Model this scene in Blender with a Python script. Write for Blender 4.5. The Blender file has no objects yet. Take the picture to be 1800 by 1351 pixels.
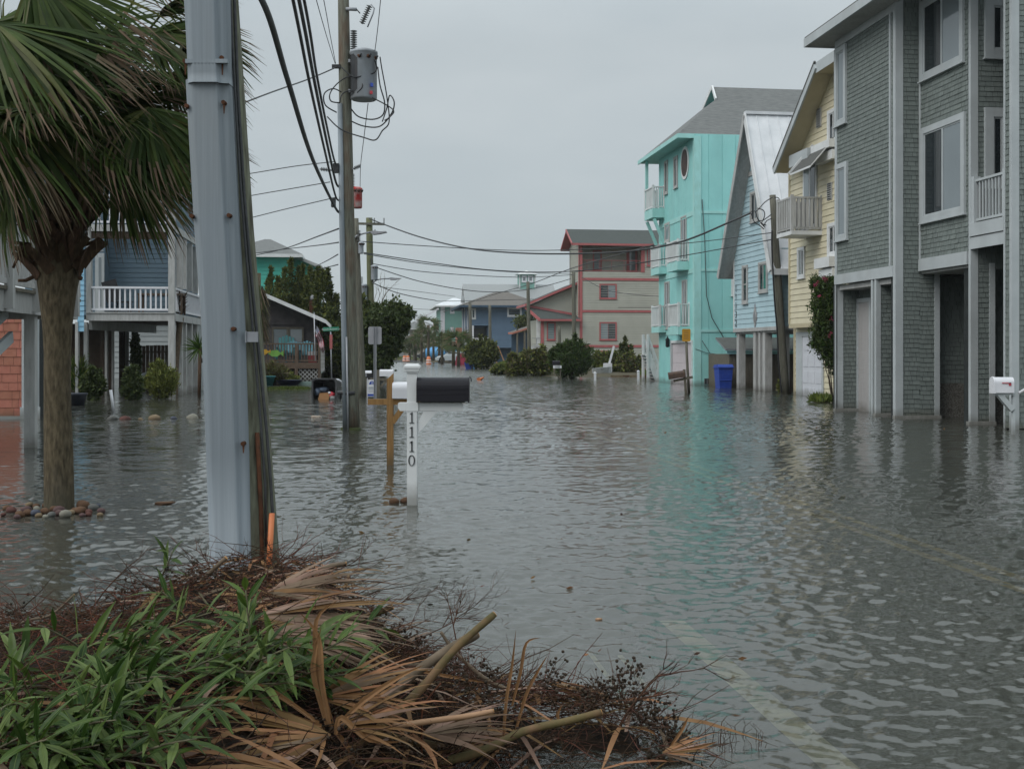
import bpy, math, random
import numpy as np
from mathutils import Vector, Matrix

random.seed(7); RNG = np.random.default_rng(11)
R = math.radians
sc = bpy.context.scene
COL = sc.collection

# ------------------------------------------------------------------ camera
F, HX, HY, CZ = 2000.0, 900.0, 618.0, 1.5          # focal length in photo pixels, horizon, eye height
TH = math.atan2(260, 2000)                          # direction of the street against the view
cam_d = bpy.data.cameras.new('camera'); cam = bpy.data.objects.new('camera', cam_d); COL.objects.link(cam)
cam.location = (0, 0, CZ); cam.rotation_euler = (R(90), 0, 0)
cam_d.sensor_width = 36; cam_d.lens = 40.0; cam_d.shift_y = -57.5 / 1800
cam_d.clip_end = 3000; cam_d.clip_start = 0.1
sc.camera = cam
# ------------------------------------------------------------------ light
SUN_EL, SUN_AZ = 42, -128                            # from the left, a little ahead of the camera
world = bpy.data.worlds.new('World'); sc.world = world; world.use_nodes = True
nt = world.node_tree; nt.nodes.clear()
out = nt.nodes.new('ShaderNodeOutputWorld'); bg = nt.nodes.new('ShaderNodeBackground')
sky = nt.nodes.new('ShaderNodeTexSky'); sky.sky_type = 'NISHITA'; sky.sun_disc = False
sky.sun_elevation = R(SUN_EL); sky.sun_rotation = R(SUN_AZ)
tc = nt.nodes.new('ShaderNodeTexCoord')
mp = nt.nodes.new('ShaderNodeMapping'); mp.inputs['Scale'].default_value = (1, 1, 3.2)
ns = nt.nodes.new('ShaderNodeTexNoise'); ns.inputs['Scale'].default_value = 2.3; ns.inputs['Detail'].default_value = 6
ns.inputs['Roughness'].default_value = 0.5
cr = nt.nodes.new('ShaderNodeValToRGB')
cr.color_ramp.elements[0].position = 0.32; cr.color_ramp.elements[0].color = (4.25, 4.85, 5.15, 1)
cr.color_ramp.elements[1].position = 0.7; cr.color_ramp.elements[1].color = (5.45, 5.95, 6.15, 1)
mx = nt.nodes.new('ShaderNodeMixRGB'); mx.inputs['Fac'].default_value = 0.93
nt.links.new(tc.outputs['Generated'], mp.inputs[0]); nt.links.new(mp.outputs[0], ns.inputs['Vector'])
nt.links.new(ns.outputs['Fac'], cr.inputs[0])
sx = nt.nodes.new('ShaderNodeSeparateXYZ'); nt.links.new(tc.outputs['Generated'], sx.inputs[0]); hr = nt.nodes.new('ShaderNodeMapRange'); hr.inputs['From Min'].default_value = .26; hr.inputs['From Max'].default_value = .85; hr.inputs['To Min'].default_value = 1.0; hr.inputs['To Max'].default_value = 2.5
nt.links.new(sx.outputs['Z'], hr.inputs[0]); vm = nt.nodes.new('ShaderNodeVectorMath'); vm.operation = 'SCALE'; nt.links.new(cr.outputs[0], vm.inputs[0]); nt.links.new(hr.outputs[0], vm.inputs['Scale'])
nt.links.new(sky.outputs[0], mx.inputs[1]); nt.links.new(vm.outputs[0], mx.inputs[2])
nt.links.new(mx.outputs[0], bg.inputs['Color']); bg.inputs['Strength'].default_value = 0.099
nt.links.new(bg.outputs[0], out.inputs['Surface'])
sun_d = bpy.data.lights.new('sun', 'SUN'); sun = bpy.data.objects.new('sun', sun_d); COL.objects.link(sun)
sun_d.energy = 1.35; sun_d.angle = R(40); sun_d.color = (1, 0.97, 0.93)
az = R(SUN_AZ); el = R(SUN_EL)
sdir = Vector((math.sin(az) * math.cos(el), math.cos(az) * math.cos(el), math.sin(el)))
sun.rotation_euler = sdir.to_track_quat('Z', 'Y').to_euler(); sun.location = (0, 0, 40)
sc.view_settings.view_transform = 'Standard'; sc.view_settings.look = 'None'
sc.view_settings.exposure = 0.07; sc.view_settings.gamma = 1
sc.cycles.use_denoising = True
sc.cycles.max_bounces = 8; sc.cycles.transparent_max_bounces = 8; sc.cycles.caustics_reflective = False
sc.cycles.caustics_refractive = False; sc.cycles.volume_bounces = 0
sc.cycles.sample_clamp_indirect = 4

# ------------------------------------------------------------------ pixel to place
def ray(px, py): return Vector(((px - HX) / F, 1.0, -(py - HY) / F))
def P(px, py, d): return Vector((0, 0, CZ)) + ray(px, py) * d
def G(px, py, z=0.0): return P(px, py, (CZ - z) * F / (py - HY))

# ------------------------------------------------------------------ materials
def M(name, col, rough=0.7, col2=None, scale=4, stretch=(1, 1, 1), bump=0.0, bscale=None, island=0.0,
      metal=0.0, spec=0.5, detail=4, dirt=None, emit=None):
    m = bpy.data.materials.new(name); m.use_nodes = True; t = m.node_tree; b = t.nodes['Principled BSDF']
    b.inputs['Roughness'].default_value = rough; b.inputs['Metallic'].default_value = metal
    b.inputs['Specular IOR Level'].default_value = spec if rough < .7 else min(spec, .22)
    c2 = col2 or tuple(c * 0.72 for c in col)
    co = t.nodes.new('ShaderNodeTexCoord'); ma = t.nodes.new('ShaderNodeMapping'); ma.inputs['Scale'].default_value = stretch
    no = t.nodes.new('ShaderNodeTexNoise'); no.inputs['Scale'].default_value = scale; no.inputs['Detail'].default_value = detail
    rp = t.nodes.new('ShaderNodeValToRGB'); rp.color_ramp.elements[0].position = 0.35; rp.color_ramp.elements[1].position = 0.68
    rp.color_ramp.elements[0].color = (*col, 1); rp.color_ramp.elements[1].color = (*c2, 1)
    t.links.new(co.outputs['Object'], ma.inputs[0]); t.links.new(ma.outputs[0], no.inputs['Vector'])
    t.links.new(no.outputs['Fac'], rp.inputs[0]); last = rp.outputs[0]
    if dirt:                                          # second, larger patches of grime
        n2 = t.nodes.new('ShaderNodeTexNoise'); n2.inputs['Scale'].default_value = dirt[1]; n2.inputs['Detail'].default_value = 6
        m2 = t.nodes.new('ShaderNodeMapping'); m2.inputs['Scale'].default_value = (1, 1, 0.35)
        t.links.new(co.outputs['Object'], m2.inputs[0]); t.links.new(m2.outputs[0], n2.inputs['Vector'])
        r2 = t.nodes.new('ShaderNodeValToRGB'); r2.color_ramp.elements[0].position = 0.5; r2.color_ramp.elements[1].position = 0.75
        r2.color_ramp.elements[0].color = (0, 0, 0, 1); r2.color_ramp.elements[1].color = (dirt[2],) * 3 + (1,)
        x = t.nodes.new('ShaderNodeMixRGB'); x.inputs[2].default_value = (*dirt[0], 1)
        t.links.new(n2.outputs['Fac'], r2.inputs[0]); t.links.new(r2.outputs[0], x.inputs[0]); t.links.new(last, x.inputs[1])
        last = x.outputs[0]
    if island:
        g = t.nodes.new('ShaderNodeNewGeometry'); mr = t.nodes.new('ShaderNodeMapRange')
        mr.inputs['To Min'].default_value = 1 - island; mr.inputs['To Max'].default_value = 1 + island
        h = t.nodes.new('ShaderNodeHueSaturation'); h.inputs['Saturation'].default_value = 1
        mh = t.nodes.new('ShaderNodeMapRange'); mh.inputs['To Min'].default_value = 0.5 + island * 0.05; mh.inputs['To Max'].default_value = 0.5 - island * 0.05
        t.links.new(g.outputs['Random Per Island'], mr.inputs[0]); t.links.new(g.outputs['Random Per Island'], mh.inputs[0])
        t.links.new(mr.outputs[0], h.inputs['Value']); t.links.new(mh.outputs[0], h.inputs['Hue'])
        t.links.new(last, h.inputs['Color']); last = h.outputs[0]
    t.links.new(last, b.inputs['Base Color'])
    if bump:
        bn = t.nodes.new('ShaderNodeBump'); bn.inputs['Strength'].default_value = 1; bn.inputs['Distance'].default_value = bump
        src = no
        if bscale:
            src = t.nodes.new('ShaderNodeTexNoise'); src.inputs['Scale'].default_value = bscale; src.inputs['Detail'].default_value = 3
            t.links.new(ma.outputs[0], src.inputs['Vector'])
        t.links.new(src.outputs['Fac'], bn.inputs['Height']); t.links.new(bn.outputs[0], b.inputs['Normal'])
    if emit:
        b.inputs['Emission Color'].default_value = (*col, 1); b.inputs['Emission Strength'].default_value = emit
    return m

def LEAF(name, col, col2, rough=0.45, island=0.35):
    m = M(name, col, rough, col2, 6, island=island, spec=0.2)
    t = m.node_tree; b = t.nodes['Principled BSDF']
    tr = t.nodes.new('ShaderNodeBsdfTranslucent'); mixs = t.nodes.new('ShaderNodeMixShader'); mixs.inputs[0].default_value = 0.25
    src = b.inputs['Base Color'].links[0].from_socket
    t.links.new(src, tr.inputs['Color']); o = t.nodes['Material Output']
    t.links.new(b.outputs[0], mixs.inputs[1]); t.links.new(tr.outputs[0], mixs.inputs[2]); t.links.new(mixs.outputs[0], o.inputs['Surface'])
    return m

K = {}
K['white'] = M('white_paint', (0.70, 0.71, 0.71), 0.55, (0.62, 0.63, 0.63), 3, dirt=((0.35, 0.34, 0.31), 1.5, 0.35))
K['whitebright'] = M('bright_white_paint', (0.72, 0.72, 0.75), 0.45, (0.66, 0.66, 0.69), 4)
K['offwhite'] = M('aged_white_wood', (0.46, 0.46, 0.45), 0.7, (0.36, 0.36, 0.35), 5, (3, 3, .6), dirt=((0.22, 0.21, 0.19), 2.0, 0.5))
K['trimgrey'] = M('grey_white_trim', (0.46, 0.49, 0.50), 0.6, (0.40, 0.43, 0.44), 2, dirt=((0.28, 0.28, 0.27), 1.2, 0.4))
K['shingle'] = M('grey_cedar_shingles', (0.185, 0.21, 0.198), 0.85, (0.155, 0.18, 0.17), 14, (1, 1, .4), bump=.002, bscale=60, island=0.10)

K['gap'] = M('dark_underlayer', (0.035, 0.04, 0.04), 0.95)
K['pinkshingle'] = M('terracotta_shingles', (0.42, 0.17, 0.12), 0.8, (0.36, 0.14, 0.1), 8, island=0.12)
K['cream'] = M('cream_siding', (0.66, 0.60, 0.43), 0.6, (0.60, 0.54, 0.39), 2, island=0.04, dirt=((0.40, 0.36, 0.26), 0.8, 0.4))
K['creamsoffit'] = M('cream_soffit', (0.50, 0.44, 0.30), 0.7, (0.46, 0.40, 0.27), 3)
K['lblue'] = M('pale_blue_siding', (0.42, 0.57, 0.62), 0.6, (0.38, 0.52, 0.57), 2, island=0.04, dirt=((0.24, 0.33, 0.36), 0.7, 0.35))
K['teal'] = M('turquoise_siding', (0.30, 0.63, 0.605), 0.65, (0.265, 0.58, 0.56), 1.2, island=0.03, dirt=((0.22, 0.42, 0.40), 0.6, 0.4))
K['tealtrim'] = M('turquoise_trim', (0.36, 0.66, 0.635), 0.6, (0.32, 0.59, 0.55), 3)
K['tealfar'] = M('sea_green_siding', (0.10, 0.50, 0.40), 0.7, (0.09, 0.46, 0.37), 1)
K['sage'] = M('sage_green_siding', (0.20, 0.38, 0.33), 0.7, (0.18, 0.34, 0.30), 1)
K['taupe'] = M('taupe_siding', (0.42, 0.415, 0.36), 0.7, (0.38, 0.375, 0.325), 1, island=0.03)
K['redtrim'] = M('faded_red_trim', (0.42, 0.12, 0.12), 0.6, (0.36, 0.10, 0.10), 3)
K['navy'] = M('slate_blue_siding', (0.115, 0.175, 0.25), 0.7, (0.10, 0.155, 0.225), 1, island=0.04)
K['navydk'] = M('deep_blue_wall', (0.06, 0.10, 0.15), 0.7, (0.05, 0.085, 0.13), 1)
K['porchblue'] = M('dusty_blue_siding', (0.13, 0.19, 0.24), 0.7, (0.115, 0.17, 0.21), 1, island=0.03)
K['brightblue'] = M('sky_blue_siding', (0.28, 0.50, 0.66), 0.7, (0.24, 0.45, 0.60), 1)
K['greywall'] = M('light_grey_wall', (0.36, 0.38, 0.38), 0.8, (0.31, 0.33, 0.33), 1)
K['beigewall'] = M('beige_stucco', (0.42, 0.39, 0.34), 0.8, (0.36, 0.34, 0.3), 1)
K['roof'] = M('grey_asphalt_roof', (0.19, 0.195, 0.19), 0.95, (0.12, 0.125, 0.125), 3, (1, 6, 10), detail=6)
K['roofgreen'] = M('green_grey_roof', (0.085, 0.095, 0.09), 0.95, (0.065, 0.073, 0.07), 3, (1, 6, 10))
K['roofdk'] = M('dark_grey_roof', (0.12, 0.12, 0.115), 0.95, (0.085, 0.085, 0.08), 3, (1, 6, 10))
K['roofbrown'] = M('brown_grey_roof', (0.17, 0.155, 0.14), 0.95, (0.12, 0.11, 0.10), 3, (1, 6, 10))
K['metalroof'] = M('white_metal_roof', (0.74, 0.75, 0.77), 0.4, (0.60, 0.62, 0.64), 1.5, spec=.5)
K['greymetal'] = M('weathered_metal_roof', (0.30, 0.31, 0.31), 0.5, (0.22, 0.23, 0.23), 2, (8, 8, 1))
K['glass'] = M('dark_window_glass', (0.025, 0.032, 0.035), 0.04, (0.02, 0.025, 0.03), 1, spec=0.8)
K['glassgrey'] = M('window_glass_pale_sky_tone', (0.20, 0.235, 0.25), 0.06, (0.17, 0.20, 0.215), .6, spec=0.8)  # sky reflection painted in as a pale grey base colour
K['glassteal'] = M('window_with_green_curtain', (0.04, 0.22, 0.18), 0.08, (0.03, 0.17, 0.14), 1, spec=0.7)
K['copper'] = M('bronze_window_glass', (0.07, 0.035, 0.027), 0.5, (0.035, 0.02, 0.017), 3, spec=0.15)
K['black'] = M('black_plastic', (0.012, 0.012, 0.014), 0.4, (0.02, 0.02, 0.022), 10)
K['rubber'] = M('black_rubber', (0.015, 0.015, 0.015), 0.75)
K['cable'] = M('dark_cable_sheath', (0.03, 0.032, 0.034), 0.6, (0.05, 0.052, 0.055), 30)
K['pole'] = M('weathered_pole_wood', (0.19, 0.195, 0.155), 0.9, (0.095, 0.09, 0.072), 9, (5, 5, .35), bump=.006, dirt=((0.13, 0.055, 0.03), 3, 0.75), detail=8)
K['polegreen'] = M('mossy_pole_wood', (0.215, 0.225, 0.165), 0.92, (0.075, 0.07, 0.05), 14, (2.6, 2.6, .38), bump=.010, dirt=((0.10, 0.11, 0.055), 2, 0.6), detail=8)
K['polefar'] = M('grey_brown_pole_wood', (0.16, 0.155, 0.125), 0.9, (0.10, 0.095, 0.075), 9, (3, 3, .3))
K['newwood'] = M('fresh_brown_lumber', (0.33, 0.19, 0.075), 0.7, (0.22, 0.12, 0.045), 6, (8, 8, .5), bump=.002, dirt=((0.10, 0.055, 0.022), 1.5, 0.6))
K['oldwood'] = M('grey_weathered_lumber', (0.16, 0.145, 0.115), 0.85, (0.10, 0.09, 0.07), 6, (8, 8, .5))
K['deckwood'] = M('brown_deck_wood', (0.14, 0.10, 0.075), 0.85, (0.10, 0.07, 0.05), 6, (4, 4, 1))
K['darkwood'] = M('dark_stained_boards', (0.085, 0.078, 0.08), 0.8, (0.06, 0.056, 0.06), 4)
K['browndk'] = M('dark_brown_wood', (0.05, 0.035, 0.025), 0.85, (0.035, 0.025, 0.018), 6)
K['conduit'] = M('grey_plastic_conduit', (0.225, 0.258, 0.285), 0.6, (0.19, 0.22, 0.245), 5, (14, 14, .12), bump=.0012, dirt=((0.20, 0.215, 0.22), 2.2, 0.7))
K['galv'] = M('galvanised_metal', (0.30, 0.31, 0.33), 0.5, (0.24, 0.25, 0.27), 8, metal=0.35)
K['dullmetal'] = M('dull_sign_metal', (0.32, 0.32, 0.34), 0.55, (0.28, 0.28, 0.30), 4, metal=0.2)
K['rust'] = M('rusty_iron', (0.10, 0.04, 0.02), 0.9, (0.05, 0.025, 0.015), 20)
K['porcelain'] = M('grey_porcelain', (0.18, 0.19, 0.19), 0.3, (0.13, 0.13, 0.13), 20)
K['orange'] = M('orange_plastic', (0.62, 0.19, 0.06), 0.5, (0.52, 0.15, 0.05), 8)
K['amber'] = M('amber_sign_face', (0.50, 0.26, 0.02), 0.5, (0.46, 0.23, 0.02), 6)
K['signgreen'] = M('green_sign_face', (0.03, 0.24, 0.14), 0.5, (0.025, 0.2, 0.12), 6)
K['blue'] = M('blue_plastic', (0.02, 0.06, 0.36), 0.5, (0.015, 0.05, 0.30), 6)
K['skyblue'] = M('light_blue_plastic', (0.10, 0.33, 0.62), 0.5, (0.08, 0.28, 0.55), 6)
K['red'] = M('red_paint', (0.45, 0.03, 0.05), 0.5, (0.38, 0.025, 0.04), 6)
K['redtarp'] = M('crimson_tarp', (0.33, 0.02, 0.055), 0.6, (0.22, 0.015, 0.04), 3, bump=.05, bscale=3)
K['mailwhite'] = M('white_mailbox_enamel', (0.70, 0.70, 0.73), 0.35, (0.66, 0.66, 0.69), 6)
K['mailbrown'] = M('rusty_brown_mailbox_metal', (0.10, 0.055, 0.035), 0.6, (0.05, 0.035, 0.028), 10)
K['text'] = M('black_lettering', (0.01, 0.01, 0.012), 0.5)
K['textwhite'] = M('white_lettering', (0.7, 0.72, 0.7), 0.5)
K['carwhite'] = M('white_car_paint', (0.55, 0.60, 0.62), 0.25, (0.53, 0.58, 0.60), 2, spec=0.6)
K['cardark'] = M('dark_car_paint', (0.03, 0.035, 0.04), 0.3, spec=0.6)
K['cardboard'] = M('brown_cardboard', (0.30, 0.16, 0.075), 0.85, (0.25, 0.13, 0.06), 10)
K['bluebag'] = M('blue_grey_bag', (0.10, 0.14, 0.20), 0.5, (0.06, 0.08, 0.12), 10)
K['pebble'] = M('pebbled_concrete', (0.22, 0.21, 0.19), 0.9, (0.07, 0.065, 0.055), 45, bump=.01, detail=2)
K['doorpale'] = M('pale_grey_door', (0.40, 0.385, 0.38), 0.6, (0.36, 0.345, 0.34), 3, (6, 6, .4))
K['garage'] = M('white_garage_door', (0.60, 0.61, 0.65), 0.5, (0.56, 0.57, 0.61), 3)
K['pinkgarage'] = M('blush_garage_door', (0.58, 0.52, 0.54), 0.6, (0.54, 0.48, 0.50), 3)
K['trunk'] = M('palm_trunk_bark', (0.135, 0.108, 0.068), 0.95, (0.055, 0.043, 0.027), 11, (3.2, 3.2, .9), bump=.02, dirt=((0.085, 0.085, 0.075), 1.5, 0.7), detail=8)
K['boot'] = M('palm_leaf_boots', (0.10, 0.06, 0.036), 0.85, (0.045, 0.028, 0.018), 9, (4, 4, 1), bump=.004, island=.3)
K['bark'] = M('shrub_bark', (0.09, 0.07, 0.05), 0.95, (0.05, 0.04, 0.03), 20)
K['frond'] = LEAF('palm_frond_green', (0.048, 0.078, 0.014), (0.028, 0.048, 0.009), .6)
K['frondy'] = LEAF('palm_frond_yellow_green', (0.085, 0.095, 0.022), (0.055, 0.062, 0.015), .45)
K['frondtip'] = LEAF('palm_frond_dry_tip', (0.20, 0.145, 0.095), (0.11, 0.075, 0.045), .7)
K['dryfan'] = LEAF('dead_palm_tan', (0.30, 0.17, 0.078), (0.17, 0.088, 0.038), .6, .35)
K['drygrey'] = LEAF('dead_palm_grey_brown', (0.29, 0.205, 0.145), (0.135, 0.09, 0.062), .75, .4)
K['oleander'] = LEAF('oleander_leaf', (0.062, 0.112, 0.020), (0.032, 0.064, 0.014), .35, .38)
K['oleander2'] = LEAF('oleander_leaf_pale', (0.12, 0.17, 0.05), (0.085, 0.125, 0.035), .4, .25)
K['oleanderstem'] = M('oleander_stem', (0.16, 0.15, 0.09), .7, (0.10, 0.085, 0.055), 20)
K['twig'] = M('brown_twigs', (0.085, 0.042, 0.024), .9, (0.035, 0.02, 0.013), 12, island=.55)
K['twigred'] = M('rusty_twigs', (0.13, 0.05, 0.024), .9, (0.07, 0.028, 0.014), 12, island=.45)
K['berry'] = M('dark_dried_berries', (0.028, 0.020, 0.014), .7, (0.05, 0.034, 0.02), 40, island=.4)
K['mulch'] = M('dark_plant_litter', (0.03, 0.02, 0.013), .95, (0.012, 0.009, 0.007), 25, bump=.03, detail=6)
K['stem'] = M('cut_stem_bark', (0.16, 0.095, 0.05), .7, (0.085, 0.07, 0.028), 5, (3, 3, 3), bump=.002, dirt=((0.12, 0.12, 0.035), 3, .35))
K['stemgrey'] = M('grey_branch_bark', (0.16, 0.12, 0.085), .8, (0.10, 0.075, 0.05), 16, bump=.002)
K['cut'] = M('fresh_cut_wood', (0.50, 0.28, 0.12), .8, (0.38, 0.20, 0.08), 20)
K['strip'] = M('split_palm_stalk', (0.40, 0.235, 0.13), .6, (0.28, 0.15, 0.075), 5, (1, 4, 4))
K['juniper'] = LEAF('juniper_foliage', (0.135, 0.155, 0.036), (0.075, 0.09, 0.024), .7, .4)
K['juniper2'] = LEAF('juniper_foliage_dark', (0.07, 0.09, 0.026), (0.042, 0.056, 0.018), .7, .4)
K['broad'] = LEAF('broad_shrub_leaf', (0.085, 0.115, 0.036), (0.046, 0.068, 0.022), .5, .45)
K['broad2'] = LEAF('broad_shrub_leaf_pale', (0.11, 0.14, 0.05), (0.07, 0.095, 0.032), .5, .35)
K['bush'] = LEAF('yard_bush_leaf', (0.20, 0.225, 0.055), (0.12, 0.14, 0.036), .6, .4)
K['bushdk'] = LEAF('dark_bush_leaf', (0.07, 0.095, 0.032), (0.042, 0.06, 0.022), .6, .4)
K['bushbrown'] = LEAF('brown_undergrowth_leaf', (0.16, 0.135, 0.07), (0.10, 0.085, 0.045), .7, .4)
K['pinkflower'] = LEAF('pink_blossom', (0.36, 0.05, 0.10), (0.28, 0.035, 0.08), .6, .3)
K['grass'] = LEAF('green_grass', (0.13, 0.17, 0.035), (0.09, 0.12, 0.025), .6, .3)
K['soil'] = M('yard_soil', (0.15, 0.125, 0.08), .95, (0.09, 0.075, 0.05), 1.5, detail=6)

def waterline(m, top=.22, k=.55):                         # damp tide mark just above the flood, in the paint itself
    t = m.node_tree; b = t.nodes['Principled BSDF']; src = b.inputs['Base Color'].links[0].from_socket
    co = t.nodes.new('ShaderNodeTexCoord'); s = t.nodes.new('ShaderNodeSeparateXYZ'); t.links.new(co.outputs['Object'], s.inputs[0])
    n = t.nodes.new('ShaderNodeTexNoise'); n.inputs['Scale'].default_value = 3; n.inputs['Detail'].default_value = 5; t.links.new(co.outputs['Object'], n.inputs['Vector'])
    a = t.nodes.new('ShaderNodeMath'); a.operation = 'MULTIPLY_ADD'; a.inputs[1].default_value = -.35; t.links.new(n.outputs['Fac'], a.inputs[0]); t.links.new(s.outputs['Z'], a.inputs[2])
    r = t.nodes.new('ShaderNodeMapRange'); r.inputs['From Min'].default_value = -.12; r.inputs['From Max'].default_value = top - .14; r.inputs['To Min'].default_value = k; r.inputs['To Max'].default_value = 0; t.links.new(a.outputs[0], r.inputs[0])
    x = t.nodes.new('ShaderNodeMixRGB'); x.inputs[2].default_value = (.075, .068, .045, 1); t.links.new(r.outputs[0], x.inputs[0]); t.links.new(src, x.inputs[1]); t.links.new(x.outputs[0], b.inputs['Base Color'])
for k_ in ('trimgrey', 'offwhite', 'shingle', 'cream', 'creamsoffit', 'teal', 'tealtrim', 'garage', 'pinkgarage', 'taupe', 'pinkshingle', 'newwood', 'oldwood', 'pole', 'white', 'conduit', 'doorpale', 'polefar', 'trunk'): waterline(K[k_])

# ------------------------------------------------------------------ objects
def tag(o, label=None, cat=None, group=None, kind=None):
    if label: o['label'] = label
    if cat: o['category'] = cat
    if group: o['group'] = group
    if kind: o['kind'] = kind
    return o
def thing(name, label, cat, loc=(0, 0, 0), rz=0.0, group=None):
    o = bpy.data.objects.new(name, None); COL.objects.link(o); o.empty_display_size = 0.2
    o.location = loc; o.rotation_euler = (0, 0, rz); return tag(o, label, cat, group)
def copy_tree(o, parent=None):
    c = o.copy(); COL.objects.link(c)
    if parent: c.parent = parent
    for ch in list(o.children): copy_tree(ch, c)
    return c

class MB:
    def __init__(s): s.v = []; s.f = []; s.m = []; s.mats = []; s.sm = []
    def mi(s, m):
        if isinstance(m, str): m = K[m]
        if m not in s.mats: s.mats.append(m)
        return s.mats.index(m)
    def face(s, pts, m, smooth=False):
        n = len(s.v); s.v += [tuple(p) for p in pts]; s.f.append(tuple(range(n, n + len(pts)))); s.m.append(s.mi(m)); s.sm.append(smooth)
    def hexa(s, p, m):                                 # p: 8 points, bottom 4 then top 4
        n = len(s.v); s.v += [tuple(q) for q in p]; k = s.mi(m)
        for f in ((3, 2, 1, 0), (4, 5, 6, 7), (0, 1, 5, 4), (1, 2, 6, 5), (2, 3, 7, 6), (3, 0, 4, 7)):
            s.f.append(tuple(n + i for i in f)); s.m.append(k); s.sm.append(False)
    def box(s, x0, x1, y0, y1, z0, z1, m):
        if x0 > x1: x0, x1 = x1, x0
        if y0 > y1: y0, y1 = y1, y0
        if z0 > z1: z0, z1 = z1, z0
        s.hexa([(x0, y0, z0), (x1, y0, z0), (x1, y1, z0), (x0, y1, z0), (x0, y0, z1), (x1, y0, z1), (x1, y1, z1), (x0, y1, z1)], m)
    def beam(s, a, b, w, h, m, up=(0, 0, 1)):
        a = Vector(a); b = Vector(b); d = (b - a).normalized(); u = Vector(up)
        if abs(d.dot(u)) > 0.98: u = Vector((1, 0, 0))
        sd = d.cross(u).normalized() * w / 2; uu = sd.cross(d).normalized() * h / 2
        s.hexa([a - sd - uu, a + sd - uu, b + sd - uu, b - sd - uu, a - sd + uu, a + sd + uu, b + sd + uu, b - sd + uu], m)
    def tube(s, pts, r, m, n=8, cap=True, smooth=True):
        pts = [Vector(p) for p in pts]; rs = r if isinstance(r, (list, tuple)) else [r] * len(pts); base = len(s.v); k = s.mi(m)
        prev = None
        for i, p in enumerate(pts):
            d = (pts[min(i + 1, len(pts) - 1)] - pts[max(i - 1, 0)])
            d = d.normalized() if d.length > 1e-9 else Vector((0, 0, 1))
            if prev is None:
                u = Vector((0, 0, 1)) if abs(d.z) < 0.9 else Vector((0, 1, 0)); a = d.cross(u).normalized()
            else:
                a = (prev - d * prev.dot(d)).normalized()
            prev = a; b = d.cross(a)
            for j in range(n):
                t = 2 * math.pi * j / n; s.v.append(tuple(p + (a * math.cos(t) + b * math.sin(t)) * rs[i]))
        for i in range(len(pts) - 1):
            for j in range(n):
                q = (j + 1) % n; s.f.append((base + i * n + j, base + i * n + q, base + (i + 1) * n + q, base + (i + 1) * n + j)); s.m.append(k); s.sm.append(smooth)
        if cap:
            s.f.append(tuple(base + j for j in range(n))[::-1]); s.m.append(k); s.sm.append(False)
            s.f.append(tuple(base + (len(pts) - 1) * n + j for j in range(n))); s.m.append(k); s.sm.append(False)
    def lathe(s, prof, c, m, n=20, smooth=True):       # prof: (radius, z)
        base = len(s.v); k = s.mi(m)
        for r, z in prof:
            for j in range(n):
                t = 2 * math.pi * j / n; s.v.append((c[0] + r * math.cos(t), c[1] + r * math.sin(t), c[2] + z))
        for i in range(len(prof) - 1):
            for j in range(n):
                q = (j + 1) % n; s.f.append((base + i * n + j, base + i * n + q, base + (i + 1) * n + q, base + (i + 1) * n + j)); s.m.append(k); s.sm.append(smooth)
        s.f.append(tuple(base + j for j in range(n))[::-1]); s.m.append(k); s.sm.append(False)
        s.f.append(tuple(base + (len(prof) - 1) * n + j for j in range(n))); s.m.append(k); s.sm.append(False)
    def prism(s, prof, fn, t0, t1, m):                  # prof polygon (a,b); fn(a,b,t) -> point
        n = len(prof); base = len(s.v); k = s.mi(m)
        s.v += [tuple(fn(a, b, t0)) for a, b in prof] + [tuple(fn(a, b, t1)) for a, b in prof]
        s.f.append(tuple(base + i for i in range(n))[::-1]); s.f.append(tuple(base + n + i for i in range(n)))
        for i in range(n): s.f.append((base + i, base + (i + 1) % n, base + n + (i + 1) % n, base + n + i))
        s.m += [k] * (n + 2); s.sm += [False] * (n + 2)
    def ico(s, c, r, m, jit=0.0, sq=(1, 1, 1), sub=1):
        t = (1 + 5 ** .5) / 2
        V = [Vector(q).normalized() for q in ((-1, t, 0), (1, t, 0), (-1, -t, 0), (1, -t, 0), (0, -1, t), (0, 1, t), (0, -1, -t), (0, 1, -t), (t, 0, -1), (t, 0, 1), (-t, 0, -1), (-t, 0, 1))]
        T = [(0, 11, 5), (0, 5, 1), (0, 1, 7), (0, 7, 10), (0, 10, 11), (1, 5, 9), (5, 11, 4), (11, 10, 2), (10, 7, 6), (7, 1, 8), (3, 9, 4), (3, 4, 2), (3, 2, 6), (3, 6, 8), (3, 8, 9), (4, 9, 5), (2, 4, 11), (6, 2, 10), (8, 6, 7), (9, 8, 1)]
        for _ in range(sub - 1):
            mid = {}; T2 = []
            def mm(a, b):
                kk = (min(a, b), max(a, b))
                if kk not in mid: V.append(((V[a] + V[b]) / 2).normalized()); mid[kk] = len(V) - 1
                return mid[kk]
            for a, b, c3 in T:
                x, y, z = mm(a, b), mm(b, c3), mm(c3, a); T2 += [(a, x, z), (b, y, x), (c3, z, y), (x, y, z)]
            T = T2
        base = len(s.v); k = s.mi(m)
        for q in V:
            rr = r * (1 + random.uniform(-jit, jit)); s.v.append((c[0] + q.x * rr * sq[0], c[1] + q.y * rr * sq[1], c[2] + q.z * rr * sq[2]))
        for f in T: s.f.append(tuple(base + i for i in f)); s.m.append(k); s.sm.append(True)
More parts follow.
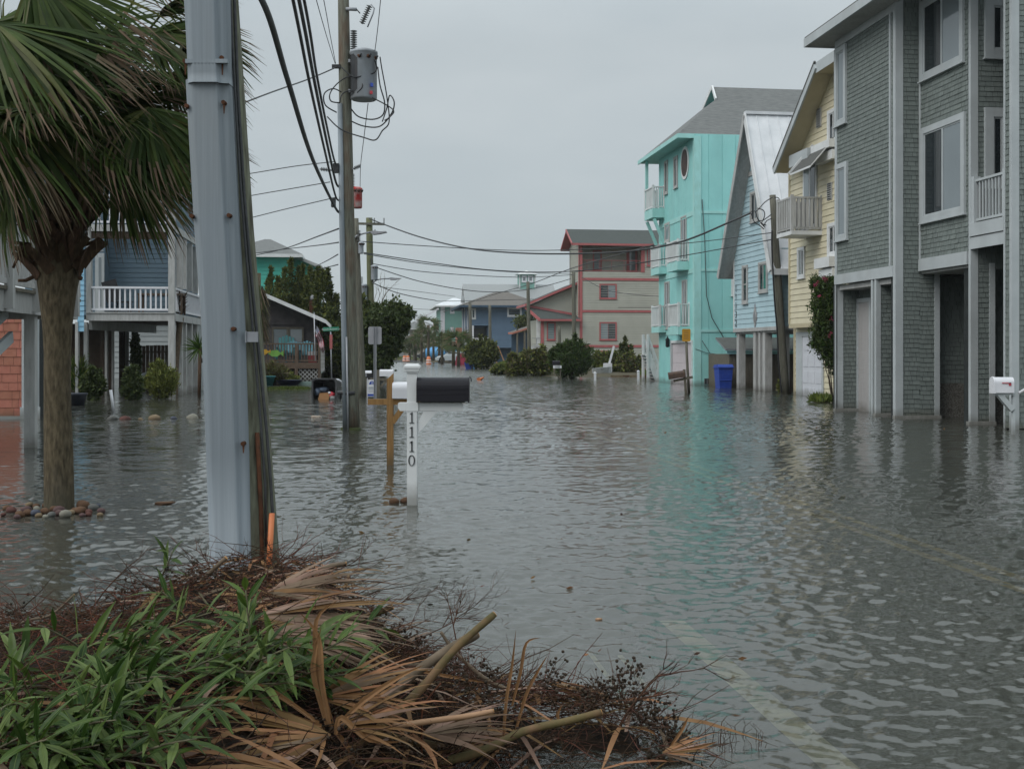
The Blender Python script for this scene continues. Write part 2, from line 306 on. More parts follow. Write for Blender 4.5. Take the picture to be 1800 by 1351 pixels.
    def build(s, name, parent=None, loc=None, bevel=0.0):
        me = bpy.data.meshes.new(name); vs = s.v
        if loc is not None and parent is None:
            l = Vector(loc); vs = [tuple(Vector(v) - l) for v in s.v]
        me.from_pydata(vs, [], s.f)
        for m in s.mats: me.materials.append(m)
        me.polygons.foreach_set('material_index', s.m); me.polygons.foreach_set('use_smooth', s.sm); me.update()
        o = bpy.data.objects.new(name, me); COL.objects.link(o)
        if parent: o.parent = parent
        elif loc is not None: o.location = loc
        if bevel:
            b = o.modifiers.new('bevel', 'BEVEL'); b.width = bevel; b.segments = 2; b.limit_method = 'ANGLE'
        return o
def single(mb, name, label, cat, loc=(0, 0, 0), group=None, bevel=0):
    return tag(mb.build(name, None, loc, bevel), label, cat, group)
def moved(mb, off):
    mb.v = [(v[0] - off[0], v[1] - off[1], v[2] - off[2]) for v in mb.v]; return mb

# numpy leaf cards: pointed four-cornered leaves
def leaf_obj(name, pts, size, mats, wts, parent=None, aspect=0.35, up=0.2, dirs=None, loc=None, sizej=0.4):
    n = len(pts); pts = np.asarray(pts, float)
    d = RNG.normal(size=(n, 3)) if dirs is None else np.asarray(dirs, float) + RNG.normal(size=(n, 3)) * 0.35
    d[:, 2] += up; d /= np.linalg.norm(d, axis=1)[:, None]
    r = RNG.normal(size=(n, 3)); s_ = np.cross(d, r); s_ /= np.linalg.norm(s_, axis=1)[:, None]
    L = size * (1 + RNG.uniform(-sizej, sizej, n))[:, None]; wd = L * aspect * 0.5
    if loc is not None: pts = pts - np.asarray(loc, float)
    V = np.empty((n, 4, 3)); V[:, 0] = pts; V[:, 1] = pts + d * L * 0.45 + s_ * wd; V[:, 2] = pts + d * L; V[:, 3] = pts + d * L * 0.45 - s_ * wd
    me = bpy.data.meshes.new(name); me.vertices.add(n * 4); me.vertices.foreach_set('co', V.reshape(-1))
    me.loops.add(n * 4); me.loops.foreach_set('vertex_index', np.arange(n * 4, dtype=np.int32))
    me.polygons.add(n); me.polygons.foreach_set('loop_start', np.arange(n, dtype=np.int32) * 4)
    me.polygons.foreach_set('loop_total', np.full(n, 4, dtype=np.int32))
    for m in mats: me.materials.append(K[m])
    me.polygons.foreach_set('material_index', RNG.choice(len(mats), n, p=np.array(wts) / sum(wts)).astype(np.int32))
    me.update(calc_edges=True)
    o = bpy.data.objects.new(name, me); COL.objects.link(o)
    if parent: o.parent = parent
    elif loc is not None: o.location = loc
    return o
def blob_points(blobs, n, cl=26, sig=0.16, shell=0.55, cut=None):
    w = np.array([b[3] * b[4] * b[5] for b in blobs]) ** (2 / 3); w /= w.sum(); pts = []
    for b, k in zip(blobs, (w * n / cl).astype(int) + 1):
        d = RNG.normal(size=(k, 3)); d /= np.linalg.norm(d, axis=1)[:, None]
        rr = (shell + (1 - shell) * RNG.random(k)) ** 0.6
        c = np.array(b[:3]) + d * rr[:, None] * np.array(b[3:6])
        sc_ = min(b[3:6])
        q = c[:, None, :] + RNG.normal(size=(k, cl, 3)) * sig * sc_ * (0.6 + RNG.random((k, 1, 1)))
        pts.append(q.reshape(-1, 3))
    p = np.concatenate(pts)
    if cut is not None: p = p[p[:, 2] > cut]
    return p
def spire_points(c, h, r, n):                           # upright pointed spray of foliage
    t = RNG.random(n) ** 0.8; a = RNG.random(n) * 6.283; rr = r * (1 - t) ** 0.7 * (0.35 + 0.65 * RNG.random(n)) * (1 + .35 * np.sin(t * 19 + c[0] * 7))
    return np.stack([c[0] + rr * np.cos(a), c[1] + rr * np.sin(a), c[2] + t * h], 1)
def limbs(name, parent, base, tips, r, mat='bark'):
    mb = MB(); b = Vector(base)
    for tp in tips:
        tp = Vector(tp); m1 = b.lerp(tp, .35) + Vector((random.uniform(-.1, .1), random.uniform(-.1, .1), .1)) * (tp - b).length * .5
        mb.tube([b + Vector((random.uniform(-.3, .3) * r, random.uniform(-.3, .3) * r, 0)), m1, b.lerp(tp, .7), tp], [r, r * .7, r * .45, r * .15], mat, 6)
    return mb.build(name, parent)

# ------------------------------------------------------------------ house frames
class Frame:
    def __init__(s, px, py, th=TH):
        s.O = G(px, py); s.th = th; s.c = math.cos(th); s.s = math.sin(th)
    def loc(s, p): x = p[0] - s.O.x; y = p[1] - s.O.y; return Vector((x * s.c + y * s.s, -x * s.s + y * s.c, p[2]))
    def vec(s, d): return Vector((d[0] * s.c + d[1] * s.s, -d[0] * s.s + d[1] * s.c, d[2]))
    def S(s, px, py, y=0.0):
        C = s.loc((0, 0, CZ)); D = s.vec(ray(px, py)); t = (y - C.y) / D.y; return (C.x + D.x * t, C.z + D.z * t)
    def Fp(s, px, py, x=0.0):
        C = s.loc((0, 0, CZ)); D = s.vec(ray(px, py)); t = (x - C.x) / D.x; return (C.y + D.y * t, C.z + D.z * t)
class Face:                                             # a wall plane: 'S' looks at the camera, 'F' looks at the street
    def __init__(s, fr, kind, c=0.0, sg=1): s.fr = fr; s.k = kind; s.c = c; s.sg = sg
    def pt(s, a, z, o=0.0): return (a, s.c - o, z) if s.k == 'S' else (s.c - o * s.sg, a, z)
    def px(s, px, py): return s.fr.S(px, py, s.c) if s.k == 'S' else s.fr.Fp(px, py, s.c)
    def a(s, px): return s.px(px, HY)[0]
    def z(s, px, py): return s.px(px, py)[1]
    def box(s, mb, a0, a1, z0, z1, o0, o1, m):
        mb.hexa([s.pt(a0, z0, o1), s.pt(a1, z0, o1), s.pt(a1, z0, o0), s.pt(a0, z0, o0), s.pt(a0, z1, o1), s.pt(a1, z1, o1), s.pt(a1, z1, o0), s.pt(a0, z1, o0)], m)
def clip(poly, ax, lo, hi):
    for sgn, lim in ((1, lo), (-1, -hi)):
        out = []
        for i in range(len(poly)):
            p, q = poly[i], poly[(i + 1) % len(poly)]; dp = sgn * p[ax] - lim; dq = sgn * q[ax] - lim
            if dp >= 0: out.append(p)
            if (dp >= 0) != (dq >= 0):
                t = dp / (dp - dq); out.append((p[0] + (q[0] - p[0]) * t, p[1] + (q[1] - p[1]) * t))
        poly = out
        if len(poly) < 3: return []
    return poly
def rect(a0, a1, z0, z1): return [(a0, z0), (a1, z0), (a1, z1), (a0, z1)]
def siding(mb, fc, poly, h, m, proud=0.022):            # lapped boards, each a real course with a lower edge
    zs = [p[1] for p in poly]; z = min(zs)
    while z < max(zs) - 1e-4:
        q = clip(poly, 1, z, min(z + h, max(zs)))
        if len(q) >= 3:
            mb.face([fc.pt(a, b, 0.004 + proud * (1 - (b - z) / h)) for a, b in q], m)
            lo = [a for a, b in q if b < z + 1e-4]
            if len(lo) >= 2: mb.face([fc.pt(min(lo), z, 0.004 + proud), fc.pt(max(lo), z, 0.004 + proud), fc.pt(max(lo), z, 0), fc.pt(min(lo), z, 0)], m)
        z += h
def panels(mb, fc, poly, w, m, groove=0.025, depth=0.018):  # upright boards with grooves between
    aa = [p[0] for p in poly]; a = min(aa)
    mb.face([fc.pt(p[0], p[1], 0.002) for p in poly], m)
    while a < max(aa) - 1e-3:
        q = clip(poly, 0, a + groove / 2, min(a + w - groove / 2, max(aa)))
        if len(q) >= 3:
            n = len(q); mb.face([fc.pt(x, y, depth) for x, y in q], m)
            for i in range(n):
                p1, p2 = q[i], q[(i + 1) % n]
                if abs(p1[0] - p2[0]) < 1e-5: mb.face([fc.pt(*p1, depth), fc.pt(*p2, depth), fc.pt(*p2, 0.002), fc.pt(*p1, 0.002)], m)
        a += w
def shingles(mb, fc, a0, a1, z0, z1, h, w, m, jit=1.0):
    if a0 > a1: a0, a1 = a1, a0
    z = z0; row = 0
    while z < z1 - 1e-3:
        zt = min(z + h, z1); a = a0 - random.random() * w
        while a < a1:
            ww = w * random.uniform(0.55, 1.45); l = max(a, a0); r_ = min(a + ww - 0.006, a1)
            if r_ - l > 0.01:
                zb = z - random.random() ** 3 * 0.012 * jit; o = 0.018 + random.random() ** 4 * 0.02 * jit; tl = random.uniform(-.003, .003) * jit
                P4 = [fc.pt(l, zb + tl, o), fc.pt(r_, zb - tl, o), fc.pt(r_, zt + 0.01, 0.006), fc.pt(l, zt + 0.01, 0.006)]
                n = len(mb.v); mb.v += P4 + [fc.pt(l, zb + tl, 0.0), fc.pt(r_, zb - tl, 0.0)]; k = mb.mi(m)
                mb.f += [(n, n + 1, n + 2, n + 3), (n + 4, n + 5, n + 1, n)]; mb.m += [k, k]; mb.sm += [False, False]
            a += ww
        z = zt; row += 1
def window(par, fc, a0, a1, z0, z1, trim=0.09, mat='white', pane='glass', split='v', n=2, panes=None, label=None, bar=0.035):
    if a0 > a1: a0, a1 = a1, a0
    if z0 > z1: z0, z1 = z1, z0
    f = MB(); t = trim
    fc.box(f, a0, a0 + t, z0, z1, 0.0, 0.07, mat); fc.box(f, a1 - t, a1, z0, z1, 0.0, 0.07, mat)
    fc.box(f, a0 + t, a1 - t, z1 - t, z1, 0.0, 0.066, mat); fc.box(f, a0 + t, a1 - t, z0, z0 + t, 0.0, 0.066, mat)
    fc.box(f, a0 - .03, a1 + .03, z0 - .03, z0, 0.0, 0.10, mat)
    b0, b1, c0, c1 = a0 + t, a1 - t, z0 + t, z1 - t; s = bar
    fc.box(f, b0, b0 + s, c0, c1, 0.0, 0.045, mat); fc.box(f, b1 - s, b1, c0, c1, 0.0, 0.045, mat)
    fc.box(f, b0 + s, b1 - s, c0, c0 + s, 0.0, 0.043, mat); fc.box(f, b0 + s, b1 - s, c1 - s, c1, 0.0, 0.043, mat)
    for i in range(1, n):
        if split == 'v': x = b0 + (b1 - b0) * i / n; fc.box(f, x - s * .8, x + s * .8, c0 + s, c1 - s, 0.0, 0.044, mat)
        elif split == 'h': y = c0 + (c1 - c0) * i / n; fc.box(f, b0 + s, b1 - s, y - s * .6, y + s * .6, 0.0, 0.044, mat)
    w = f.build('window', par)
    if label: w['label'] = label
    k = n if (panes and split) else 1
    for i in range(k):
        g = MB(); q = (panes[i] if panes else pane)
        if k == 1: fc.box(g, b0 + s, b1 - s, c0 + s, c1 - s, 0.026, 0.031, q)
        elif split == 'v': fc.box(g, b0 + s + (b1 - b0 - 2 * s) * i / k + .002, b0 + s + (b1 - b0 - 2 * s) * (i + 1) / k - .002, c0 + s, c1 - s, 0.026, 0.031, q)
        else: fc.box(g, b0 + s, b1 - s, c0 + s + (c1 - c0 - 2 * s) * i / k + .002, c0 + s + (c1 - c0 - 2 * s) * (i + 1) / k - .002, 0.026, 0.031, q)
        g.build('pane', w)
    return w
def winpx(par, fc, pl, pr, pyt, pyb, **kw):             # pixel box of the window; rows read at its right edge
    return window(par, fc, fc.a(pl), fc.a(pr), fc.z(pr, pyb), fc.z(pr, pyt), **kw)
def railing(par, pts, z0, z1, m='white', gap=0.11, bw=0.035, rail=0.05, post=0.0, bottom=0.09):
    mb = MB()
    for (a, b) in zip(pts[:-1], pts[1:]):
        a = Vector((*a, 0)); b = Vector((*b, 0)); L = (b - a).length
        mb.beam(a + Vector((0, 0, z1 - rail / 2)), b + Vector((0, 0, z1 - rail / 2)), rail * 1.7, rail, m)
        mb.beam(a + Vector((0, 0, z0 + bottom)), b + Vector((0, 0, z0 + bottom)), rail * .9, rail, m)
        k = max(1, int(L / gap))
        for i in range(k):
            p = a.lerp(b, (i + .5) / k); mb.box(p.x - bw / 2, p.x + bw / 2, p.y - bw / 2, p.y + bw / 2, z0 + bottom + rail * .4, z1 - rail, m)
    if post:
        for a in pts: mb.box(a[0] - post / 2, a[0] + post / 2, a[1] - post / 2, a[1] + post / 2, z0, z1 + 0.06, m)
    return mb.build('railing', par)
def solid(par, fc_pts, z0, z1, m, name='wall'): pass
# ================================================================== SETTING
def uv(u, v, z=0.0):                                    # street coordinates: u along the street, v to its right
    return (v * math.cos(TH) - u * math.sin(TH), v * math.sin(TH) + u * math.cos(TH), z)
def bed(u, v):
    z = -0.27
    if v > 8.6: z = -0.27 + min(1, (v - 8.6) / 3.0) * 0.20
    if v < 0.8: z = -0.27 + min(1, (0.8 - v) / 4) * 0.12
    if u > 60 and v > 9: z += min(1, (u - 60) / 12) * 0.14 * min(1, (v - 9) / 2)
    if u > 60 and v < 0: z += min(1, (u - 60) / 20) * 0.13 * min(1, -v / 3)
    if u > 150: z += min(1, (u - 150) / 15) * 0.32
    return z
us = [-6, -3, 0, 3, 6, 9, 12, 16, 20, 25, 30, 35, 40, 46, 52, 58, 62, 66, 72, 80, 90, 100, 115, 130, 145, 152, 158, 166, 180, 220, 300, 420]
vs = [-250, -120, -60, -40, -25, -18, -12, -8, -5, -3, -1, .8, 2, 4.9, 7.8, 8.6, 9.6, 10.6, 11.6, 13, 15, 18, 25, 40, 60, 120, 250]
g = MB()
for u in us:
    for v in vs: g.v.append(uv(u, v, bed(u, v)))
nv = len(vs); k = g.mi(M('muddy_ground', (0.085, 0.070, 0.040), .95, (0.055, 0.05, 0.032), .8, detail=6))
for i in range(len(us) - 1):
    for j in range(nv - 1):
        g.f.append((i * nv + j, i * nv + j + 1, (i + 1) * nv + j + 1, (i + 1) * nv + j)); g.m.append(k); g.sm.append(True)
tag(g.build('ground'), kind='structure')
g = MB(); mr_ = M('wet_asphalt', (0.05, 0.052, 0.048), .8, (0.035, 0.037, 0.036), 5, detail=6)
ru = [-6, 0, 6, 12, 20, 30, 45, 60, 80, 110, 150, 158, 166, 200, 300, 420]
for a, b in zip(ru[:-1], ru[1:]):
    g.face([uv(a, 1.6, bed(a, 4) + .02), uv(a, 8.2, bed(a, 4) + .02), uv(b, 8.2, bed(b, 4) + .02), uv(b, 1.6, bed(b, 4) + .02)], mr_)
tag(g.build('road'), kind='structure')
g = MB(); yl = M('worn_yellow_marking', (0.58, 0.42, 0.13), .8, (0.28, 0.20, 0.07), 7); wl = M('worn_white_marking', (0.74, 0.70, 0.47), .8, (0.30, 0.29, 0.21), 7)
def strip(v0, v1, u0, u1, m, dz=.026):
    n = 14
    for i in range(n):
        a = u0 + (u1 - u0) * i / n; b = u0 + (u1 - u0) * (i + 1) / n
        g.face([uv(a, v0, bed(a, 4) + dz), uv(a, v1, bed(a, 4) + dz), uv(b, v1, bed(b, 4) + dz), uv(b, v0, bed(b, 4) + dz)], m)
strip(4.72, 4.83, 0, 120, yl); strip(4.97, 5.08, 0, 120, yl); strip(1.90, 2.06, 0, 7.2, wl)
strip(1.28, 1.31, 4, 6.5, wl, .03); strip(1.44, 1.47, 4, 6.4, wl, .03)
tag(g.build('road_markings'), kind='structure')

# flood water: one sheet of real small waves, finely meshed where it is seen closely
def water_mat():
    m = bpy.data.materials.new('flood_water'); m.use_nodes = True; t = m.node_tree; t.nodes.clear()
    o = t.nodes.new('ShaderNodeOutputMaterial'); co = t.nodes.new('ShaderNodeTexCoord')
    a = t.nodes.new('ShaderNodeMapping'); a.inputs['Scale'].default_value = (.7, 1.3, 1)
    b = t.nodes.new('ShaderNodeTexNoise'); b.inputs['Scale'].default_value = 22; b.inputs['Detail'].default_value = 3
    t.links.new(co.outputs['Object'], a.inputs[0]); t.links.new(a.outputs[0], b.inputs['Vector'])
    bp = t.nodes.new('ShaderNodeBump'); bp.inputs['Strength'].default_value = 1; bp.inputs['Distance'].default_value = .0018; t.links.new(b.outputs['Fac'], bp.inputs['Height'])
    # short wind ripples the mesh is too coarse to carry, growing where the fetch is open
    n2 = t.nodes.new('ShaderNodeTexNoise'); n2.inputs['Scale'].default_value = 5.5; n2.inputs['Detail'].default_value = 2; a2_ = t.nodes.new('ShaderNodeMapping'); a2_.inputs['Scale'].default_value = (.55, 1.5, 1)
    t.links.new(co.outputs['Object'], a2_.inputs[0]); t.links.new(a2_.outputs[0], n2.inputs['Vector'])
    def V(op, x, y, yv=None):
        n = t.nodes.new('ShaderNodeVectorMath'); n.operation = op; t.links.new(x, n.inputs[0])
        if yv is not None: n.inputs[1].default_value = yv
        elif y is not None: t.links.new(y, n.inputs['Scale' if op == 'SCALE' else 1])
        return n.outputs[0]
    s3 = t.nodes.new('ShaderNodeSeparateXYZ'); t.links.new(co.outputs['Object'], s3.inputs[0]); k3 = t.nodes.new('ShaderNodeMapRange'); k3.inputs['From Min'].default_value = 5; k3.inputs['From Max'].default_value = 32; k3.inputs['To Min'].default_value = .06; k3.inputs['To Max'].default_value = .50; t.links.new(s3.outputs['Y'], k3.inputs[0])
    dv = V('MULTIPLY', V('SUBTRACT', n2.outputs['Color'], None, (.5, .5, .5)), None, (1, 1.1, 0)); dv = V('SCALE', dv, k3.outputs[0]); ge = t.nodes.new('ShaderNodeNewGeometry')
    nn_ = V('NORMALIZE', V('ADD', ge.outputs['Normal'], dv), None); t.links.new(nn_, bp.inputs['Normal'])
    fr = t.nodes.new('ShaderNodeFresnel'); fr.inputs['IOR'].default_value = 1.5; t.links.new(bp.outputs[0], fr.inputs['Normal'])
    gl = t.nodes.new('ShaderNodeBsdfGlossy'); sp_ = t.nodes.new('ShaderNodeSeparateXYZ'); t.links.new(co.outputs['Object'], sp_.inputs[0]); rr_ = t.nodes.new('ShaderNodeMapRange'); rr_.inputs['From Min'].default_value = 12; rr_.inputs['From Max'].default_value = 75; rr_.inputs['To Min'].default_value = .05; rr_.inputs['To Max'].default_value = .14; t.links.new(sp_.outputs['Y'], rr_.inputs[0]); t.links.new(rr_.outputs[0], gl.inputs['Roughness']); gl.inputs['Color'].default_value = (1, 1, 1, 1); t.links.new(bp.outputs[0], gl.inputs['Normal'])
    df = t.nodes.new('ShaderNodeBsdfDiffuse'); df.inputs['Color'].default_value = (0.105, 0.108, 0.092, 1)
    tr = t.nodes.new('ShaderNodeBsdfTransparent'); tr.inputs['Color'].default_value = (.80, .80, .70, 1)
    m1 = t.nodes.new('ShaderNodeMixShader'); m1.inputs[0].default_value = 0.5; t.links.new(tr.outputs[0], m1.inputs[1]); t.links.new(df.outputs[0], m1.inputs[2])
    m2 = t.nodes.new('ShaderNodeMixShader'); t.links.new(fr.outputs[0], m2.inputs[0]); t.links.new(m1.outputs[0], m2.inputs[1]); t.links.new(gl.outputs[0], m2.inputs[2])
    t.links.new(m2.outputs[0], o.inputs['Surface']); return m
def water_mesh():
    rg = np.random.default_rng(5); Y = [-8.0, 0.5, 1.5]
    while Y[-1] < 172: Y.append(Y[-1] * 1.0040)
    Y = np.array(Y); c = np.tan(np.linspace(-.60, .60, 620)) ; t = np.concatenate([[-9, -4, -2, -1.2, -.85], c, [.85, 1.2, 2, 4, 9]]); D = np.maximum(Y, 2.5)
    X = t[None, :] * D[:, None]; YY = np.repeat(Y[:, None], len(t), 1)
    Z = np.zeros_like(X); patch = .80 + .45 * np.sin(X * .23 + YY * .11 + 1) * np.sin(YY * .19 - X * .07) + .2 * np.sin(X * .9 + 2 * np.sin(YY * .31)) * np.sin(YY * .57)
    slick = np.sin(X * .31 + 1.7 * np.sin(YY * .21) + .4) * np.sin(YY * .43 + .9 * np.sin(X * .37)); patch = patch * (1 - .5 * np.clip(slick * 1.6 - .3, 0, 1)) * (1 + .55 * np.clip((X + .5) / 4, 0, 1))
    lam = np.geomspace(.05, 1.3, 70)
    for i, l in enumerate(lam):
        th = rg.normal() * (.55 + .3 * (l < .4)) + math.pi / 2 + .22; k = 2 * math.pi / l; ph = rg.random() * 6.283; amp = WAVE * l * (1.0 if l < .16 else (.16 / l) ** 1.25) / (2 * math.pi)
        wob = .35 * np.sin(X * 1.7 / max(l, .4) * .35 + ph) + .35 * np.sin(YY * 1.3 + i)
        Z += amp * np.sin(k * (X * math.cos(th) + YY * math.sin(th)) + ph + wob * 2)
    Z *= np.clip(patch, .2, 2); Z[:, :4] = 0; Z[:, -4:] = 0; Z[:3] = 0
    ny, nx = X.shape; me = bpy.data.meshes.new('water'); me.vertices.add(nx * ny); me.vertices.foreach_set('co', np.stack([X, YY, Z], -1).reshape(-1))
    j, i = np.meshgrid(np.arange(ny - 1), np.arange(nx - 1), indexing='ij'); q = np.stack([j * nx + i, j * nx + i + 1, (j + 1) * nx + i + 1, (j + 1) * nx + i], -1).reshape(-1).astype(np.int32); nf = len(q) // 4
    me.loops.add(nf * 4); me.loops.foreach_set('vertex_index', q); me.polygons.add(nf); me.polygons.foreach_set('loop_start', np.arange(nf, dtype=np.int32) * 4); me.polygons.foreach_set('loop_total', np.full(nf, 4, dtype=np.int32))
    me.polygons.foreach_set('use_smooth', np.ones(nf, dtype=bool)); me.materials.append(water_mat()); me.update(calc_edges=True)
    o = bpy.data.objects.new('water', me); COL.objects.link(o); tag(o, kind='structure')
WAVE = 0.031
water_mesh()
def slab(mb, pts, t, mt, me, mbot=None):                # roof plane with thickness
    pts = [Vector(p) for p in pts]; lo = [p - Vector((0, 0, t)) for p in pts]
    mb.face(pts, mt); mb.face(lo[::-1], mbot or me)
    for i in range(len(pts)): j = (i + 1) % len(pts); mb.face([lo[i], lo[j], pts[j], pts[i]], me)
def house(name, label, fr, cat='house'): return thing(name, label, cat, fr.O, fr.th)

# ---------------------------------------------------------------- grey shingled house
fr = Frame(1575, 735); GH = house('shingled_house', 'tall grey-green shingled house with white corner boards, nearest on the right edge', fr)
FA = Face(fr, 'F', 0); S0 = Face(fr, 'S', 0); FE = Face(fr, 'F', -.62)
LA = FA.a(1470); zb0, zb1 = FA.z(1572, 486), FA.z(1572, 467); ze0, ze1 = FE.z(1424, 77), FE.z(1424, 62)
xb = S0.a(1616); FB = Face(fr, 'F', xb); yb1 = FB.a(1707); bz0, bz1 = FB.z(1706, 464), FB.z(1706, 441)
SB = Face(fr, 'S', yb1); TOP = ze0 + .1
m = MB()                                                 # far wing, upper wall
m.box(.03, 6, .02, LA - .02, zb0 + .02, TOP, 'gap'); shingles(m, FA, .09, LA - .09, zb1, ze0 + .02, .105, .14, 'shingle', .4)
shingles(m, S0, .12, xb, 0.02, TOP, .105, .15, 'shingle', .25)
m.box(.03, xb, .02, .3, -.3, zb0 + .02, 'gap'); m.build('wall', GH)
m = MB()                                                 # bay wall
m.box(xb + .03, 6, yb1 + .02, -.004, bz0 + .02, TOP, 'gap'); shingles(m, FB, yb1 + .09, -.06, bz1, TOP, .105, .14, 'shingle', .4)
SB_x1 = SB.a(1860); shingles(m, SB, SB.a(1718), SB_x1, bz0 - .1, TOP, .105, .15, 'shingle', .25); m.build('wall', GH)
m = MB()                                                 # ground storey walls
x1 = fr.S(1511, 600, LA)[0]; SL = Face(fr, 'S', LA); FX = Face(fr, 'F', x1)
m.box(0.05, x1 + .1, LA + .02, LA + .3, -.3, zb0, 'gap'); shingles(m, SL, .0, x1, 0, zb0, .105, .15, 'shingle', .25)
m.box(x1 + .02, x1 + .3, 0, LA, -.3, zb0, 'gap'); shingles(m, FX, .0, LA, 0, zb0, .105, .15, 'shingle', .25)
yc = FA.a(1541); SC_ = Face(fr, 'S', yc); m.box(.03, x1, yc + .02, yc + .3, -.3, zb0, 'gap'); shingles(m, SC_, .05, x1, 0, zb0, .105, .15, 'shingle', .25)
shingles(m, S0, xb + .002, S0.a(1642), 0, bz0, .105, .15, 'shingle', .25); m.box(xb, S0.a(1643), .02, .35, -.3, bz0, 'gap')
S4 = Face(fr, 'S', .42); zq = S4.z(1680, 673); m.box(S4.a(1640), 5, .44, .8, zq, bz0 + .5, 'gap'); shingles(m, S4, S4.a(1648), 5, zq, bz0 + .3, .105, .15, 'shingle', .25)
shingles(m, SB, SB.a(1718), SB.a(1738), 0, bz0, .105, .15, 'shingle', .25); m.box(SB.a(1712), SB.a(1739), yb1 + .02, yb1 + .4, -.3, bz0, 'gap')
S5 = Face(fr, 'S', yb1 + .45); zr = S5.z(1757, 687); m.box(S5.a(1740), 5, yb1 + .47, yb1 + .7, zr, bz0, 'gap'); shingles(m, S5, S5.a(1745), 5, zr, bz0, .105, .15, 'shingle', .25)
m.build('wall', GH)
m = MB(); S4.box(m, S4.a(1648), 5, -.3, zq - .004, -.3, .03, 'pebble'); S5.box(m, S5.a(1745), 5, -.3, zr - .004, -.2, .03, 'pebble'); m.build('foundation', GH)
yC0 = FB.a(1768); yC = FB.a(1781); SCn = Face(fr, 'S', yC); FCn = Face(fr, 'F', xb - .02)
m = MB(); m.box(xb + .01, 6, yC + .02, yC0 - .02, -.3, TOP, 'gap'); shingles(m, SCn, SCn.a(1790), SCn.a(1860), 0.02, TOP, .105, .15, 'shingle', .25)
shingles(m, FCn, yC + .04, yC0 - .04, .02, TOP, .118, .1, 'shingle', .3); m.build('wall', GH)
m = MB(); T = 'trimgrey'                                  # corner boards, bands, posts
FA.box(m, 0, .09, -.3, TOP, -.02, .03, T); S0.box(m, -.028, S0.a(1586.5), -.3, TOP, -.02, .032, T)
FA.box(m, .19, .25, zb1, TOP, .0, .05, T)
FA.box(m, LA - .09, LA + .03, zb1, ze0, -.02, .03, T)
FA.box(m, .09, LA + .03, zb0, zb1, -.05, .045, T)
FB.box(m, -.10, -.035, bz1, TOP, .0, .032, T); S0.box(m, S0.a(1642), S0.a(1651), -.3, bz0 + .02, .0, .03, T)
FB.box(m, yb1 + .10, -.035, bz0, bz1, -.05, .045, T)
FB.box(m, yb1, yb1 + .05, -.3, TOP, -.02, .03, T); SB.box(m, xb - .028, SB.a(1718), -.3, TOP, -.02, .032, T)
SB.box(m, SB.a(1738), SB.a(1748), -.3, bz0 + .02, .0, .03, T)
SL.box(m, -.03, SL.a(1481.5), -.3, zb0 + .002, .0, .03, T); FA.box(m, LA - .03, LA + .03, -.3, zb0, -.02, .028, T)
SL.box(m, SL.a(1510), SL.a(1513), 0, zb0, .0, .02, T)
yc2 = FA.a(1533); FA.box(m, yc - .002, yc + .06, -.3, zb0, -.02, .03, T); FA.box(m, yc2 - .09, yc2, -.3, zb0, -.02, .03, T)
FA.box(m, yc + .06, yc2 - .09, -.3, zb0, -.02, .0, 'shingle'); SC_.box(m, -.028, SC_.a(1547.5), -.3, zb0, -.001, .03, T)
FCn.box(m, yC0 - .05, yC0, -.3, TOP, -.02, .03, T); FCn.box(m, yC, yC + .05, -.3, TOP, -.02, .03, T); SCn.box(m, xb - .048, SCn.a(1790), -.3, TOP, -.02, .032, T)
m.build('corner_boards', GH)
for fcx, a, b in ((SL, -.06, SL.a(1512)), (SC_, -.06, SC_.a(1572)), (S0, -.06, S0.a(1652)), (SB, xb - .08, SB.a(1748))):
    m = MB(); fcx.box(m, a, b, -.3, .06, -.05, .075, 'offwhite'); m.build('footing', GH)
m = MB(); FX.box(m, FX.a(1533), FX.a(1513), -.1, FX.z(1533, 530), .0, .06, 'doorpale')
FX.box(m, FX.a(1533) - .1, FX.a(1533), -.1, FX.z(1533, 530) + .1, .0, .09, T); FX.box(m, FX.a(1513), FX.a(1513) + .1, -.1, FX.z(1533, 530) + .1, .0, .09, T)
FX.box(m, FX.a(1533), FX.a(1513), FX.z(1533, 530), FX.z(1533, 530) + .1, .0, .088, T); m.build('door', GH)
m = MB()                                                 # ceilings of the open ground storey
m.box(.06, x1, .05, LA - .05, zb0 - .14, zb0 - .02, 'offwhite'); m.box(xb + .05, 5, yb1 + .05, .42, bz0 - .06, bz0 - .01, 'offwhite'); m.build('soffit', GH)
m = MB()                                                 # eaves and roof
slab(m, [(-.62, -4, ze1 + .04), (-.62, LA + .55, ze1 + .04), (6.5, LA + .55, ze1 + 2.3), (6.5, -4, ze1 + 2.3)], .05, 'roofdk', 'roofdk')
m.box(-.64, -.58, -4, LA + .56, ze0, ze1 + .0, T); m.box(-.58, 6, LA + .50, LA + .56, ze0, ze1, T)
m.box(-.58, .03, -4, LA + .50, ze0 + .02, ze0 + .06, 'offwhite'); m.box(.03, 6, LA, LA + .50, ze0 + .02, ze0 + .06, 'offwhite')
FA.box(m, .0, LA, ze0 - .16, ze0 + .02, -.02, .04, T)
m.build('roof', GH)
winpx(GH, FA, 1470.5, 1490, 76, 215, trim=.12, mat=T, pane='glassgrey', split=None)
winpx(GH, FA, 1471.5, 1492, 283, 420, trim=.12, mat=T, pane='glassgrey', split=None)
window(GH, FB, FB.a(1697), FB.a(1621), FB.z(1697, 108), TOP - .1, trim=.14, mat=T, panes=['glassgrey', 'glass'], n=2)
winpx(GH, FB, 1622, 1699.5, 196, 375, trim=.14, mat=T, panes=['glassgrey', 'glass'], n=2)
K['curtain'] = M('grey_curtain_behind_glass', (0.075, 0.08, 0.085), 0.08, (0.045, 0.05, 0.052), 3, (12, 12, .3), spec=.8)
